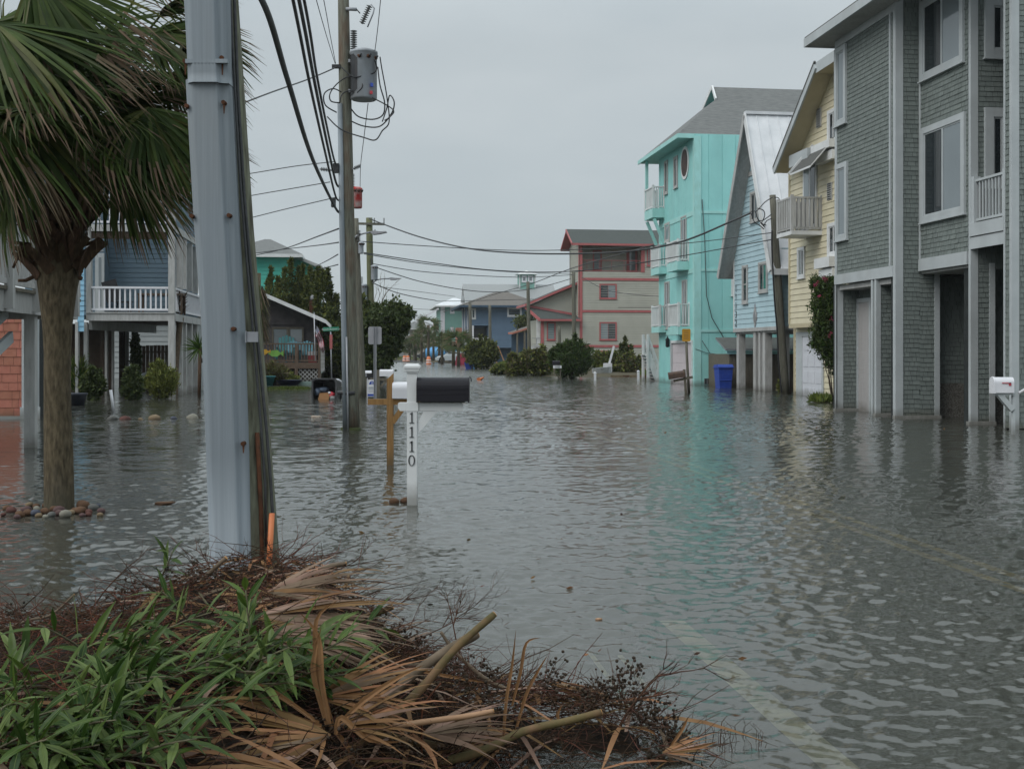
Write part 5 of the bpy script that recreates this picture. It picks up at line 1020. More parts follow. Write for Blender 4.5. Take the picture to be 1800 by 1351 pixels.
for (a, b, L_) in ((391, 106, 26), (394, 184, 16), (326, 112, 20), (428, 782, 14)):
    m = MB(); c0, c1 = q(a, b, 5.748), q(a, b + L_, 5.748); yy = .0 if a > 350 else .0
    m.face([(c0.x - .006, c0.y - .0, c0.z), (c0.x + .006, c0.y, c0.z), (c1.x + .002, c1.y, c1.z), (c1.x - .003, c1.y, c1.z)], 'rust'); m.build('rust_streak', NP)
m = MB(); c_ = q(443, 592, 5.79); m.box(c_.x - .030, c_.x + .032, c_.y - .012, c_.y + .0, c_.z - .026, c_.z + .026, 'galv'); m.box(c_.x - .030, c_.x - .026, c_.y - .02, c_.y, c_.z - .03, c_.z + .03, 'galv'); m.build('tag_plate', NP)
m = MB(); cb = [(475, 930), (479, 900), (476, 850), (469, 760), (455, 620), (441, 480), (429, 340), (418, 160), (412, 0), (404, -200)]
m.tube([q(a, b, 5.86) for a, b in cb], .0085, 'cable', 8); m.build('riser_cable', NP)
m = MB(); cb = [(468, 960), (466, 850), (458, 740), (447, 610), (434, 460), (421, 300), (411, 120), (405, 0), (397, -200)]
m.tube([q(a, b, 5.84) for a, b in cb], .0065, 'cable', 8); m.build('riser_cable', NP)
m = MB(); c = [(462, 1100), (461, 1000), (459, 900), (452, 760)]; m.tube([q(a, b, 5.83) for a, b in c], .012, 'rust', 6); m.build('ground_strap', NP)
m = MB(); m.tube([q(470, 1060, 5.80), q(473, 990, 5.80), q(478, 902, 5.80)], .0145, 'orange', 12); m.build('conduit_stub', NP)

# pole with the big transformer
P2, tp = pole('utility_pole', 'second utility pole, grey transformer hung near its top and moss at the waterline', (602, -90), (618, 755), 0, .168, .10, 'pole')
a2 = lambda px, py, dy=0: at(P2, px, py, dy)
m = MB(); m.tube([a2(607, 757, -.15), a2(605, 600, -.15), a2(601, 400, -.14), a2(597.5, 182, -.12)], [.052, .052, .05, .048], 'conduit', 12); m.build('conduit', P2)
m = MB(); m.tube([a2(611.5, 757, -.2), a2(611, 700, -.2), a2(609, 592, -.2)], .018, 'galv', 8); m.build('conduit', P2)
m = MB(); c_ = a2(613, 690); m.tube([c_ + Vector((-.02, 0, -.035)), c_ + Vector((-.02, 0, .035))], .20, 'black', 18); m.build('strap', P2)
m = MB(); c_ = a2(617, 752); m.lathe([(.20, -.06), (.21, 0), (.18, .05)], (c_.x, c_.y, 0), M('wet_algae', (.05, .06, .02), .8), 14); m.build('algae_ring', P2)
def transformer(par, c, r, h, mat, bush=2, streak=None):
    m = MB(); m.lathe([(r * .9, 0), (r, .03), (r, h - .06), (r * 1.06, h - .05), (r * 1.06, h - .01), (r * .7, h + .03)], c, mat, 24); t = m.build('transformer', par)
    m = MB(); m.tube([Vector(c) + Vector((0, 0, h)), Vector(c) + Vector((-r * .75, 0, h + .02))], .02, 'galv', 6)
    bx = c[0] - r * .75
    for i in range(9): m.lathe([(.035, 0), (.07, .012), (.035, .025)], (bx, c[1], c[2] + h + .04 + i * .042), 'porcelain', 10)
    m.build('bushing', t)
    for i in range(3): m = MB(); an = -1.2 + i * .7; p = Vector((c[0] + math.sin(an + 1.0) * r, c[1] - math.cos(an + 1.0) * r, c[2] + h * .84)); m.ico(p, .045, 'rust', .2, (1, 1, .9)); m.tube([p, p + Vector((.05, -.09, .01))], .02, 'black', 6); m.build('terminal', t)
    return t
c_ = a2(640.5, 178, .0); K['txgrey'] = M('stained_transformer_grey', (.42, .45, .49), .5, (.33, .36, .39), 3, dirt=((.14, .13, .12), 2.2, .7))
t_ = transformer(P2, (c_.x, c_.y - .1, c_.z), .255, .93, 'txgrey')
m = MB()                                                # thin black curved patch down the left flank
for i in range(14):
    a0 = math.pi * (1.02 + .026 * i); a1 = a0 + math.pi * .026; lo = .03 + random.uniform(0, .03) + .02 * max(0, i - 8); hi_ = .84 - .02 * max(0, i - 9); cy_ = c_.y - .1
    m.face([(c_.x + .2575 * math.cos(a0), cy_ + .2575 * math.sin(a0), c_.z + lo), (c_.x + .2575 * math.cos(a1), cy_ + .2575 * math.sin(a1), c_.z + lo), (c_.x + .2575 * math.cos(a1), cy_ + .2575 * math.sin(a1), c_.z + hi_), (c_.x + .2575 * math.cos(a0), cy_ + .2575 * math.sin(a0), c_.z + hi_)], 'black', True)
m.build('dark_patch', t_)
m = MB(); m.box(c_.x + .16, c_.x + .21, c_.y - .345, c_.y - .30, c_.z + .2, c_.z + .27, 'blue'); m.build('sticker', t_)
m = MB(); m.box(c_.x + .15, c_.x + .20, c_.y - .35, c_.y - .31, c_.z + .06, c_.z + .12, 'red'); m.build('sticker', t_)
m = MB(); p0 = a2(614, 110); p1 = a2(616, 165); m.box(p0.x, c_.x - .2, p0.y - .14, p0.y - .04, p0.z - .03, p0.z + .03, 'galv'); m.box(p0.x, c_.x - .2, p0.y - .14, p0.y - .04, p1.z, p1.z + .06, 'galv'); m.build('bracket', P2)
def insulator(par, a, b, r=.07, n=10, name='insulator'):
    a = Vector(a); b = Vector(b); m = MB(); m.tube([a, b], r * .35, 'porcelain', 8); d = (b - a).normalized()
    for i in range(n):
        p = a.lerp(b, (i + .5) / n); h = (b - a).length / n * .3; m.tube([p - d * h, p, p + d * h], [r * .35, r, r * .35], 'porcelain', 10)
    return m.build(name, par)
m = MB(); m.tube([a2(608, 16, -.1), a2(627, 17, -.1)], .035, 'galv', 8); m.tube([a2(627, 17, -.1), a2(633, 24, -.1)], .012, 'black', 6); m.tube([a2(652, 8, -.1), a2(658, 15, -.1), a2(656, 24, -.1), a2(646, 48, -.1)], .014, 'galv', 6); m.build('cutout_arm', P2)
insulator(P2, a2(650, 10, -.1), a2(636, 42, -.1), .065, 9, 'fuse_cutout')
m = MB(); m.box(a2(585, 118).x, a2(600, 118).x, -.12, -.04, a2(0, 122).z, a2(0, 116).z, 'black'); m.build('clamp', P2)
# loops of wire around the transformer
loops = [[(600, 118), (620, 135), (640, 133), (658, 128), (662, 118), (658, 105)], [(597, 181), (602, 165), (620, 160), (650, 170), (690, 192), (686, 205), (676, 212)],
         [(616, 190), (630, 205), (655, 210), (673, 202), (676, 180), (668, 150), (664, 118)], [(617, 213), (640, 222), (668, 222), (688, 200), (693, 180), (685, 168), (680, 190), (672, 214)],
         [(575, 205), (600, 228), (640, 242), (660, 246), (672, 230), (684, 214), (680, 170), (671, 120), (668, 100)], [(592, 198), (572, 185), (570, 165), (585, 156), (600, 162)],
         [(597, 181), (582, 178), (580, 165), (592, 148), (612, 135), (632, 138), (637, 152), (628, 163)]]
def smooth(pts, k=6):
    out = []; n = len(pts)
    for i in range(n - 1):
        p0, p1, p2, p3 = pts[max(i - 1, 0)], pts[i], pts[i + 1], pts[min(i + 2, n - 1)]
        for j in range(k):
            t = j / k; out.append(.5 * ((2 * p1) + (p2 - p0) * t + (2 * p0 - 5 * p1 + 4 * p2 - p3) * t * t + (3 * p1 - p0 - 3 * p2 + p3) * t ** 3))
    return out + [pts[-1]]
for i, lp in enumerate(loops):
    m = MB(); m.tube(smooth([a2(x, y, -.3 - .06 * math.sin(i + j * 1.3)) for j, (x, y) in enumerate(lp)]), .013, 'black', 6); m.build('wire_loop', P2)
for (xa, ya, xb_, yb_) in ((612, 300, 634, 291), (590, 300, 562, 297)):
    m = MB(); A_, B_ = a2(xa, ya, -.05), a2(xb_, yb_, -.05); m.tube([A_, B_], .018, 'galv', 6); 
    for i in range(5): p = A_.lerp(B_, .5 + i * .1); m.tube([p, p + Vector((.012, 0, 0))], .04, 'porcelain', 8)
    m.build('standoff_arm', P2)
m = MB(); m.box(a2(588, 0).x, a2(598, 0).x, -.2, -.08, a2(0, 306).z, a2(0, 290).z, 'black'); m.box(a2(585, 0).x, a2(592, 0).x, -.22, -.1, a2(0, 366).z, a2(0, 350).z, 'black'); m.build('cable_bracket', P2)
# pole behind with the red transformer (mostly hidden) and the leaning one
P3, tp3 = pole('utility_pole', 'utility pole almost hidden behind the second one, with a red transformer', (606, 292), (622, 712), 0, .16, .12, 'pole')
c_ = at(P3, 627, 366); transformer(P3, (c_.x, c_.y, c_.z), .155, .56, M('flaking_red_paint', (.42, .04, .035), .7, (.45, .40, .38), 5, dirt=((.10, .03, .03), 5, .8)))
P4, _ = pole('utility_pole', 'leaning grey pole with street lamp arm just right of the second pole', (625, 384), (637, 696), 0, .15, .10, 'polefar')
a4 = lambda x, y: at(P4, x, y, -.15)
m = MB(); m.tube([a4(x, y) for x, y in ((620, 421), (628, 414), (640, 410), (653, 408))], .03, 'galv', 8); m.build('lamp_arm', P4)
m = MB(); A_ = a4(653, 409); m.prism([(-.05, .03), (.1, .06), (.28, .03), (.5, .04), (.52, .01), (.25, -.05), (.05, -.07)], lambda a, b, t: (A_.x + a, A_.y + t, A_.z + b), -.14, .14, 'dullmetal'); m.box(A_.x + .1, A_.x + .14, A_.y - .03, A_.y + .01, A_.z + .05, A_.z + .11, 'galv'); m.build('lamp_head', P4)
c_ = a4(634.5, 446); transformer(P4, (c_.x, c_.y, c_.z), .09, .38, 'txgrey')
P5, _ = pole('utility_pole', 'thick olive pole with crossarm and lower street lamp behind the shrub', (649, 383), (654, 668), 0, .19, .17, M('olive_pole_wood', (.15, .16, .085), .9, (.11, .115, .06), 9, (3, 3, .3)))
a5 = lambda x, y: at(P5, x, y, -.2)
m = MB(); A_, B_ = a5(627, 393), a5(676, 394); m.beam(A_, B_, .1, .12, 'polefar'); m.build('crossarm', P5)
for x in (658, 675): insulator(P5, a5(x, 392), a5(x, 383), .05, 4)
m = MB(); m.tube([a5(x, y) for x, y in ((655, 497), (662, 492), (672, 490), (686, 489.5))], .035, 'galv', 8); m.build('lamp_arm', P5)
m = MB(); A_ = a5(685, 490); m.prism([(-.05, .03), (.1, .07), (.3, .04), (.62, .03), (.3, -.06), (.05, -.07)], lambda a, b, t: (A_.x + a, A_.y + t, A_.z + b), -.16, .16, 'dullmetal'); m.build('lamp_head', P5)
c_ = a5(658, 492); transformer(P5, (c_.x, c_.y, c_.z), .18, .75, 'txgrey'); c_ = a5(640, 530); transformer(P5, (c_.x, c_.y, c_.z), .16, .9, 'txgrey')
P6, _ = pole('utility_pole', 'leaning grey pole in front of the pale blue house, wires tied to its head', (1358, 343), (1381, 691), 0, .17, .115, 'polefar', n=12)
P7, _ = pole('utility_pole', 'darker leaning pole close behind the pole before the pale blue house', (1368, 415), (1386, 689), 0, .13, .10, 'deckwood', n=10)
m = MB(); m.tube(smooth([at(P6, x, y, -.2) for x, y in ((1357, 405), (1357, 440), (1361, 520), (1366, 580), (1369, 640), (1374, 690))]), .03, 'black', 6); m.build('riser_cable', P6)
for lp in ([(1358, 347), (1345, 355), (1335, 366), (1329, 372)], [(1361, 347), (1368, 348), (1373, 356)], [(1357, 376), (1345, 385), (1338, 388), (1332, 387)], [(1357, 384), (1348, 388), (1342, 398)], [(1320, 372), (1328, 372), (1332, 385), (1345, 400)], [(1331, 366), (1342, 370), (1344, 380), (1339, 392), (1347, 396)], [(1320, 374), (1326, 390), (1335, 396), (1343, 403)]):
    m = MB(); m.tube(smooth([at(P6, x, y, -.3) for x, y in lp], 4), .018, 'black', 5); m.build('wire_loop', P6)
for (t_, b_, lab, r) in (((928, 495), (931, 657), 'grey pole in front of the blue seats right of the slate blue house', .14), ((1008, 478), (1010, 655), 'grey-brown pole at the corner of the red-trimmed house', .16), ((861, 536), (862, 641), 'grey pole against the slate blue house wall', .2), ((826, 530), (828, 641), 'pole at the street corner of the slate blue house', .22),
                         ((753.5, 583), (756, 634), 'slim pale pole in the middle distance beside the far palms', .14), ((983, 573), (984, 660), 'short stub pole beside the oleander before the red-trimmed house', .12), ((696, 601), (697, 634), 'slim pole left of the far apartment block', .16), ((727, 589), (728, 634), 'dark pole in front of the far apartment block', .16)):
    pole('utility_pole', lab, t_, b_, 0, r, r * .8, 'polefar', n=8, group='distant wooden poles')
m = MB()
def cable(label, pts, r, mat='cable', group=None, name='overhead_cable', cat='cable', k=10):
    v = [P(*p) for p in pts]; m = MB(); c0 = v[0]; m.v = []; m.tube([a - c0 for a in smooth(v, k)], r, mat, 6, smooth=True); o = m.build(name); o.location = c0; return tag(o, label, cat, group)
g_ = 'thick bundled cables running to the near pole'
def toward(px0, pts):  # keep on the line between poles 1 and 2
    return pts
cable('thickest lowest cable falling from the top edge to the second pole', [(365, -90, 6.1), (460, 0, 8.33), (506, 142, 10.66), (550, 281, 14.5), (590, 366, 21.7), (600, 374, 21.8)], .026)
cable('left of the three close dark cables falling to the second pole', [(365, -700, 6.1), (515, 0, 11.3), (545, 150, 14), (572, 270, 18), (590, 345, 21.7), (600, 352, 21.8)], .019)
cable('middle of the three close dark cables falling to the second pole', [(365, -760, 6.1), (525.5, 0, 12.1), (553, 145, 15), (577, 262, 19), (591, 322, 21.7), (600, 328, 21.8)], .022)
cable('right of the three close dark cables falling to the second pole', [(365, -820, 6.1), (534.5, 0, 12.8), (556, 128, 16), (575, 225, 19), (589, 286, 21.7), (600, 292, 21.8)], .019)
cable('thin left wire reaching the clamp by the transformer', [(540, -60, 13), (556, 0, 14.8), (573, 60, 18), (589, 112, 21.7)], .006)
cable('thin right wire reaching the clamp by the transformer', [(555, -60, 14), (569, 0, 15.8), (580, 60, 19), (590, 112, 21.7)], .006)
cable('thin wire from the top edge down to the transformer right side', [(669, 0, 19), (664, 50, 20.5), (659, 90, 21.7)], .007)
cable('thin wire hanging from transformer down to the lower standoff arm', [(647, 182, 21.7), (640, 240, 25), (634, 290, 29), (633, 330, 33)], .008)
cable('twisted service wire going left from the second pole into the palm', [(592, 118, 21.7), (565, 130, 21), (535, 142, 20), (470, 165, 18), (380, 200, 16)], .012)
cable('upper thin wire going left just below the crossarms', [(590, 284, 21.7), (520, 292, 22), (440, 305, 23), (330, 322, 25)], .009)
cable('second thin wire going left from the second pole', [(580, 320, 21.7), (510, 332, 22), (430, 346, 23), (330, 366, 25)], .009)
cable('third thin wire going left from the second pole', [(590, 347, 21.7), (560, 354, 22), (500, 368, 23), (440, 383, 24), (330, 410, 27)], .009)
cable('sagging wire over the sea green house roof', [(595, 402, 22), (560, 415, 30), (500, 437, 40), (443, 450, 46)], .016)
cable('straight wire over the sea green house roof', [(595, 426, 22), (560, 431, 30), (500, 438, 40), (443, 446, 46)], .014)
cable('short wire left of the second pole above the juniper spire', [(594, 447, 22), (575, 458, 30), (555, 468, 50)], .012)
cable('lower short wire left of the second pole above the juniper spire', [(594, 465, 22), (578, 469, 30), (560, 473, 50)], .012)
cable('heavy dark cable sagging across the street from the olive pole', [(649, 384, 59.7), (674, 394, 59), (740, 417, 56), (820, 436, 53), (900, 444, 50), (1000, 446, 47), (1110, 441, 45), (1200, 424, 43), (1288, 388, 41.5), (1320, 374, 41.3)], .035)
cable('upper thin wire across the street under the heavy cable', [(630, 424, 39), (760, 433, 42), (900, 440, 44), (1030, 438, 43), (1200, 428, 42), (1357, 409, 41)], .016)
cable('wire across the street meeting the pale blue house pole lower down', [(640, 444, 39), (760, 462, 42), (870, 475, 44), (1000, 477, 43), (1150, 458, 42), (1357, 421, 41)], .018)
cable('thin wire across the street just above the cupola roof', [(640, 446, 39), (760, 465, 48), (900, 478, 60), (1003, 481, 72)], .018)
cable('wire dipping in front of the cupola', [(652, 463, 60), (740, 477, 64), (850, 485, 68), (930, 487, 70), (1008, 483, 76)], .022)
cable('low wire dipping across the weathered metal roof', [(655, 468, 60), (740, 495, 64), (830, 511, 68), (900, 512, 72), (960, 502, 75), (1003, 490, 78)], .024)
cable('wire falling from the lower street lamp toward the sage green house', [(655, 497, 60), (700, 515, 66), (760, 527, 75), (800, 529, 90), (1000, 524, 110)], .026)
cable('faint wire above the sage green house roof', [(668, 504, 62), (740, 513, 80), (800, 521, 100)], .018)
cable('rising wire from the slate blue house toward the red-trimmed roof', [(780, 548, 130), (860, 520, 110), (930, 500, 95), (1010, 470, 78), (1150, 430, 60)], .03)
cable('wire crossing high in front of the slate blue house roof', [(695, 541, 100), (800, 545, 110), (930, 541, 110), (1150, 540, 90)], .02)
cable('wire slanting down across the taupe wall', [(1022, 487, 80), (1060, 507, 78), (1100, 516, 76), (1160, 521, 74)], .02)
cable('thin wire in front of the taupe porch rail', [(1010, 478, 76), (1080, 468, 70), (1180, 455, 60), (1300, 430, 48), (1358, 415, 41.5)], .018)
# ------------------------------------------------------------------ mailboxes
def mailbox_shape(m, x0, x1_, y, z, w, h, mat):            # tunnel-shaped box lying along x
    r = w / 2; prof = [(-r, 0), (r, 0), (r, h - r)] + [(r * math.cos(t), h - r + r * math.sin(t)) for t in [math.pi * i / 12 for i in range(1, 12)]] + [(-r, h - r)]
    m.prism(prof, lambda a, b, t: (t, y + a, z + b), x0, x1_, mat)
    n0 = len(m.sm) - len(prof)
    for i in range(2, len(prof)): m.sm[n0 + i] = False
def flared(m, x, dx, y, z, w, h, mat):
    r = w / 2 * 1.06; prof = [(-r, -.01), (r, -.01), (r, h - r)] + [(r * math.cos(t), h - r * .97 + r * math.sin(t)) for t in [math.pi * i / 12 for i in range(1, 12)]] + [(-r, h - r)]
    m.prism(prof, lambda a, b, t: (t, y + a, z + b), x, x + dx, mat)
b_ = G(725, 886); D = b_.y; MB1 = thing('mailbox', 'black mailbox on white capped post numbered 1110, nearest of the mailboxes', 'mailbox', b_)
q = lambda x, y, dy=0: P(x, y, D + dy) - b_
m = MB(); w = 8.8 / 2000 * D; zt = q(0, 655).z; m.box(-w, w, -w, w, -.4, zt, 'white'); m.build('post', MB1, bevel=.004)
m = MB(); m.box(-w * 1.25, w * 1.25, -w * 1.25, w * 1.25, zt - .0, zt + .018, 'white'); m.box(-w * 1.45, w * 1.45, -w * 1.45, w * 1.45, zt + .018, zt + .045, 'white'); m.box(-w * 1.62, w * 1.62, -w * 1.62, w * 1.62, zt + .045, zt + .066, 'white')
ww = w * 1.6; tz = zt + .066
for a, b in (((-ww, -ww), (ww, -ww)), ((ww, -ww), (ww, ww)), ((ww, ww), (-ww, ww)), ((-ww, ww), (-ww, -ww))): m.face([(a[0], a[1], tz), (b[0], b[1], tz), (b[0] * .7, b[1] * .7, tz + .025), (a[0] * .7, a[1] * .7, tz + .025)], 'white')
m.face([(-ww * .7, -ww * .7, tz + .025), (ww * .7, -ww * .7, tz + .025), (ww * .7, ww * .7, tz + .025), (-ww * .7, ww * .7, tz + .025)], 'white'); m.build('post_cap', MB1)
z0_, z1_ = q(0, 722).z, q(0, 707).z; xa, xb_ = q(700, 0).x, q(814, 0).x
m = MB(); pr = [(xa + .02, z0_), (xb_, z0_), (xb_, z1_ - .02), (xb_ - .02, z1_), (xa + .01, z1_), (xa, z1_ - .01), (xa, z0_ + .03)]
m.prism(pr, lambda a, b, t: (a, t, b), -w * .7, w * .7, 'white'); m.box(-w - .012, w + .012, -w - .006, w + .006, z0_ - .001, z1_ + .003, 'white'); m.build('arm', MB1, bevel=.003)
m = MB(); p0, p1 = q(733, 757), q(766, 722); m.prism([(p0.x, p0.z - .04), (p0.x, p0.z + .06), (q(745, 0).x, z0_), (q(770, 0).x, z0_)], lambda a, b, t: (a, t, b), -w * .6, w * .6, 'white'); m.build('brace', MB1)
K['blackbox'] = M('black_enamel_metal', (.014, .013, .017), .40, (.020, .019, .024), 40, (1, 1, 6), bump=.0004, spec=.2)
m = MB(); bx0, bx1 = q(734, 0).x, q(823, 0).x; bz0, bz1 = q(0, 704.5).z, q(0, 663).z; mailbox_shape(m, bx0, bx1, 0, bz0, .20, bz1 - bz0, 'blackbox')
for k_ in (.3, .5): m.tube([(bx0 + .004, -.1005, bz0 + (bz1 - bz0) * k_), (bx1 - .004, -.1005, bz0 + (bz1 - bz0) * k_)], .0025, 'blackbox', 6)
bo = m.build('box', MB1)
m = MB(); flared(m, bx1, .012, 0, bz0, .20, bz1 - bz0, 'blackbox'); m.tube([(bx1 + .01, 0, bz1 + .004), (bx1 + .026, 0, bz1 + .0), (bx1 + .030, 0, bz1 - .04)], .006, 'blackbox', 6); m.build('door', bo)
m = MB(); flared(m, bx0 - .004, .008, 0, bz0, .195, bz1 - bz0, 'blackbox'); m.build('back_rim', bo)
m = MB()
for px_ in (756, 773, 795): c_ = q(px_, 0).x; m.tube([(c_, -.07, bz0 - .012), (c_, .07, bz0 - .012)], .006, 'black', 6)
m.box(bx0 + .03, bx1 - .03, -.06, .06, z1_ + .001, bz0 - .001, 'black'); m.build('mounting_plate', MB1)
def digit(par, ch, cx, cz, h, y, d=.006, n=None):
    m = MB(); s = h
    if ch == '1':
        P_ = [(-.20, -.5), (.22, -.5), (.22, -.455), (.075, -.44), (.075, .5), (.03, .5), (-.17, .36), (-.17, .31), (-.035, .36), (-.035, -.44), (-.20, -.455)]
        for poly in ([P_[i] for i in (0, 1, 2, 3, 9, 10)], [P_[i] for i in (3, 4, 5, 8, 9)], [P_[i] for i in (5, 6, 7, 8)]):
            m.prism([(cx + a * s, cz + b * s) for a, b in poly], lambda a, b, t: (a, t, b), y - d, y, 'text')
    else:
        N = 28; o = [(.31 * math.cos(t), .5 * math.sin(t)) for t in [6.2832 * i / N for i in range(N)]]; i_ = [(.20 * math.cos(t), .45 * math.sin(t)) for t in [6.2832 * i / N for i in range(N)]]
        for k_ in range(N):
            j = (k_ + 1) % N; m.hexa([(cx + o[k_][0] * s, y - d, cz + o[k_][1] * s), (cx + o[j][0] * s, y - d, cz + o[j][1] * s), (cx + o[j][0] * s, y, cz + o[j][1] * s), (cx + o[k_][0] * s, y, cz + o[k_][1] * s), (cx + i_[k_][0] * s, y - d, cz + i_[k_][1] * s), (cx + i_[j][0] * s, y - d, cz + i_[j][1] * s), (cx + i_[j][0] * s, y, cz + i_[j][1] * s), (cx + i_[k_][0] * s, y, cz + i_[k_][1] * s)], 'text')
    return m.build('digit', par)
for ch, py in (('1', 733.3), ('1', 758.3), ('1', 783.2), ('0', 808)): digit(MB1, ch, q(724.5, 0).x, q(0, py).z, .106, -w - .002)

b_ = G(686, 817); D = b_.y; MB2 = thing('mailbox', 'brown lumber cross-post with white mailbox, just behind the white numbered post', 'mailbox', b_)
q = lambda x, y, dy=0: P(x, y, D + dy) - b_
m = MB(); w = 5.6 / 2000 * D; m.prism([(-w, -.4), (w, -.4), (w, q(0, 656).z), (-w, q(0, 667).z)], lambda a, b, t: (a, t, b), -w, w, 'newwood'); m.build('post', MB2, bevel=.003)
m = MB(); m.box(q(647, 0).x, q(745, 0).x, -w * .9, w * .9, q(0, 711).z, q(0, 701).z, 'newwood'); m.box(-w - .003, w + .003, -w - .003, -w * .5, q(0, 711).z - .001, q(0, 700.5).z, 'newwood'); m.build('arm', MB2)
m = MB(); m.beam(q(690, 742) + Vector((0, 0, .0)), q(708, 717), .07, .085, 'newwood', (0, 1, 0)); m.build('brace', MB2)
m = MB(); mailbox_shape(m, q(690.5, 0).x, q(755, 0).x, 0, q(0, 699.5).z, .18, q(0, 671).z - q(0, 699.5).z, 'mailwhite'); bo = m.build('box', MB2); m = MB(); flared(m, q(755, 0).x, .012, 0, q(0, 699.5).z, .18, .215, 'mailwhite'); m.build('door', bo)

b_ = G(664, 697); D = b_.y; MB3 = thing('mailbox', 'white mailbox on weathered grey post behind the blank metal sign', 'mailbox', b_)
q = lambda x, y, dy=0: P(x, y, D + dy) - b_
m = MB(); w = .075; m.box(-w, w, -w, w, -.35, q(0, 650).z, 'oldwood'); m.build('post', MB3)
m = MB(); m.box(q(651, 0).x, q(690, 0).x, -w * .8, w * .8, q(0, 669).z, q(0, 664).z, 'oldwood'); m.build('arm', MB3); m = MB(); m.beam(q(668, 681), q(680, 668), .07, .09, 'oldwood', (0, 1, 0)); m.build('brace', MB3)
m = MB(); mailbox_shape(m, q(667.5, 0).x, q(691.5, 0).x, 0, q(0, 661.5).z + .01, .18, .225, 'mailwhite'); m.build('box', MB3)
b_ = G(645, 693); D = b_.y; MB4 = thing('mailbox', 'white-lidded grey mailbox with dark box below it, left of the blank metal sign', 'mailbox', b_)
q = lambda x, y, dy=0: P(x, y, D + dy) - b_
m = MB(); m.box(-.06, .06, -.06, .06, -.35, q(0, 664).z, 'oldwood'); m.build('post', MB4)
m = MB(); mailbox_shape(m, q(634.5, 0).x, q(653, 0).x, 0, q(0, 662).z, .18, .2, 'galv'); bo = m.build('box', MB4); m = MB(); mailbox_shape(m, q(634, 0).x, q(653.5, 0).x, 0, q(0, 655.2).z, .19, .08, 'mailwhite'); m.build('lid', bo)
m = MB(); m.box(q(645.5, 0).x, q(658.5, 0).x, -.12, .08, q(0, 665.5).z, q(0, 656).z, 'black'); m.build('newspaper_box', MB4)
# real estate style sign
b_ = G(652, 697.5); D = b_.y - .9; RS = thing('yard_sign', 'white yard sign with blue sail emblem and blue foot band in front of the mailboxes', 'sign', (b_.x, D, 0))
q = lambda x, y: P(x, y, D) - RS.location
m = MB(); m.box(q(645.5, 0).x, q(660, 0).x, 0, .02, q(0, 697).z, q(0, 667).z, 'whitebright'); m.box(q(645, 0).x, q(646, 0).x, -.02, .03, -.3, q(0, 664).z, 'whitebright'); m.build('panel', RS)
m = MB(); m.box(q(646, 0).x, q(659.5, 0).x, -.004, 0, q(0, 696).z, q(0, 692).z, 'blue'); m.build('band', RS)
m = MB(); A_ = lambda x, y: q(x, y)
for tri in (((648.5, 675.5), (653, 675.5), (653, 669), (650, 671.5)), ((653.8, 675.5), (655, 675.5), (655, 669.5), (653.8, 668.8)), ((655.8, 675.5), (657, 675.5), (657, 670.5), (655.8, 669.8))): m.prism([(A_(*t).x, A_(*t).z) for t in tri], lambda a, b, t: (a, t, b), -.004, 0, 'blue')
m.build('emblem', RS)
m = MB()
for i, y in enumerate((680, 681.5, 683.5, 685.5, 688)): m.box(q(648, 0).x, q(658 - (i % 2) * 1.5, 0).x, -.004, 0, q(0, y + .7).z, q(0, y).z, 'galv' if i != 1 else 'aqua')
m.build('lettering', RS)
# blank metal sign seen from behind
b_ = G(659, 697); D = b_.y - 2.0; BS = thing('road_sign', 'blank grey metal back of a rectangular road sign on a channel post', 'road sign', (P(660, 0, D).x, D, 0))
q = lambda x, y: P(x, y, D) - BS.location
m = MB(); x0, x1_, z0_, z1_ = q(647.3, 0).x, q(670.8, 0).x, q(0, 605).z, q(0, 574).z; r = .04
pr = [(x0 + r, z0_), (x1_ - r, z0_), (x1_, z0_ + r), (x1_, z1_ - r), (x1_ - r, z1_), (x0 + r, z1_), (x0, z1_ - r), (x0, z0_ + r)]; m.prism(pr, lambda a, b, t: (a, t, b), 0, .005, 'dullmetal'); m.build('panel', BS)
m = MB(); m.box(q(657, 0).x, q(657.8, 0).x, -.05, -.001, -.35, z1_, 'galv'); m.box(q(661.2, 0).x, q(662, 0).x, -.05, -.001, -.35, z1_, 'galv'); m.box(q(657.8, 0).x, q(661.2, 0).x, -.012, -.002, -.35, z1_, 'dullmetal'); m.build('post', BS)
# street name sign
D = 55.5; SN = thing('street_sign', 'green street name sign on thin pole right of the drooping flag', 'street sign', (P(583.5, 0, D).x, D, 0)); q = lambda x, y: P(x, y, D) - SN.location
m = MB(); m.tube([(0, 0, -.35), (-.06, 0, q(0, 583).z)], .035, 'galv', 8); m.build('post', SN)
m = MB(); a, b = q(568, 578.8), q(595.8, 577.4); m.beam(a, b, .012, .19, 'signgreen'); m.build('panel', SN)
text(SN, 'Scotch Bonnet Ln', .125, ((a + b) / 2 + Vector((0, -.012, -.01))), (R(90), R(-.03 * 57), 0), 'textwhite')
m = MB(); m.box(-.11, .03, -.05, -.04, q(0, 613).z, q(0, 588).z, 'flaking'if 'flaking' in K else 'redtrim'); m.build('side_panel', SN)
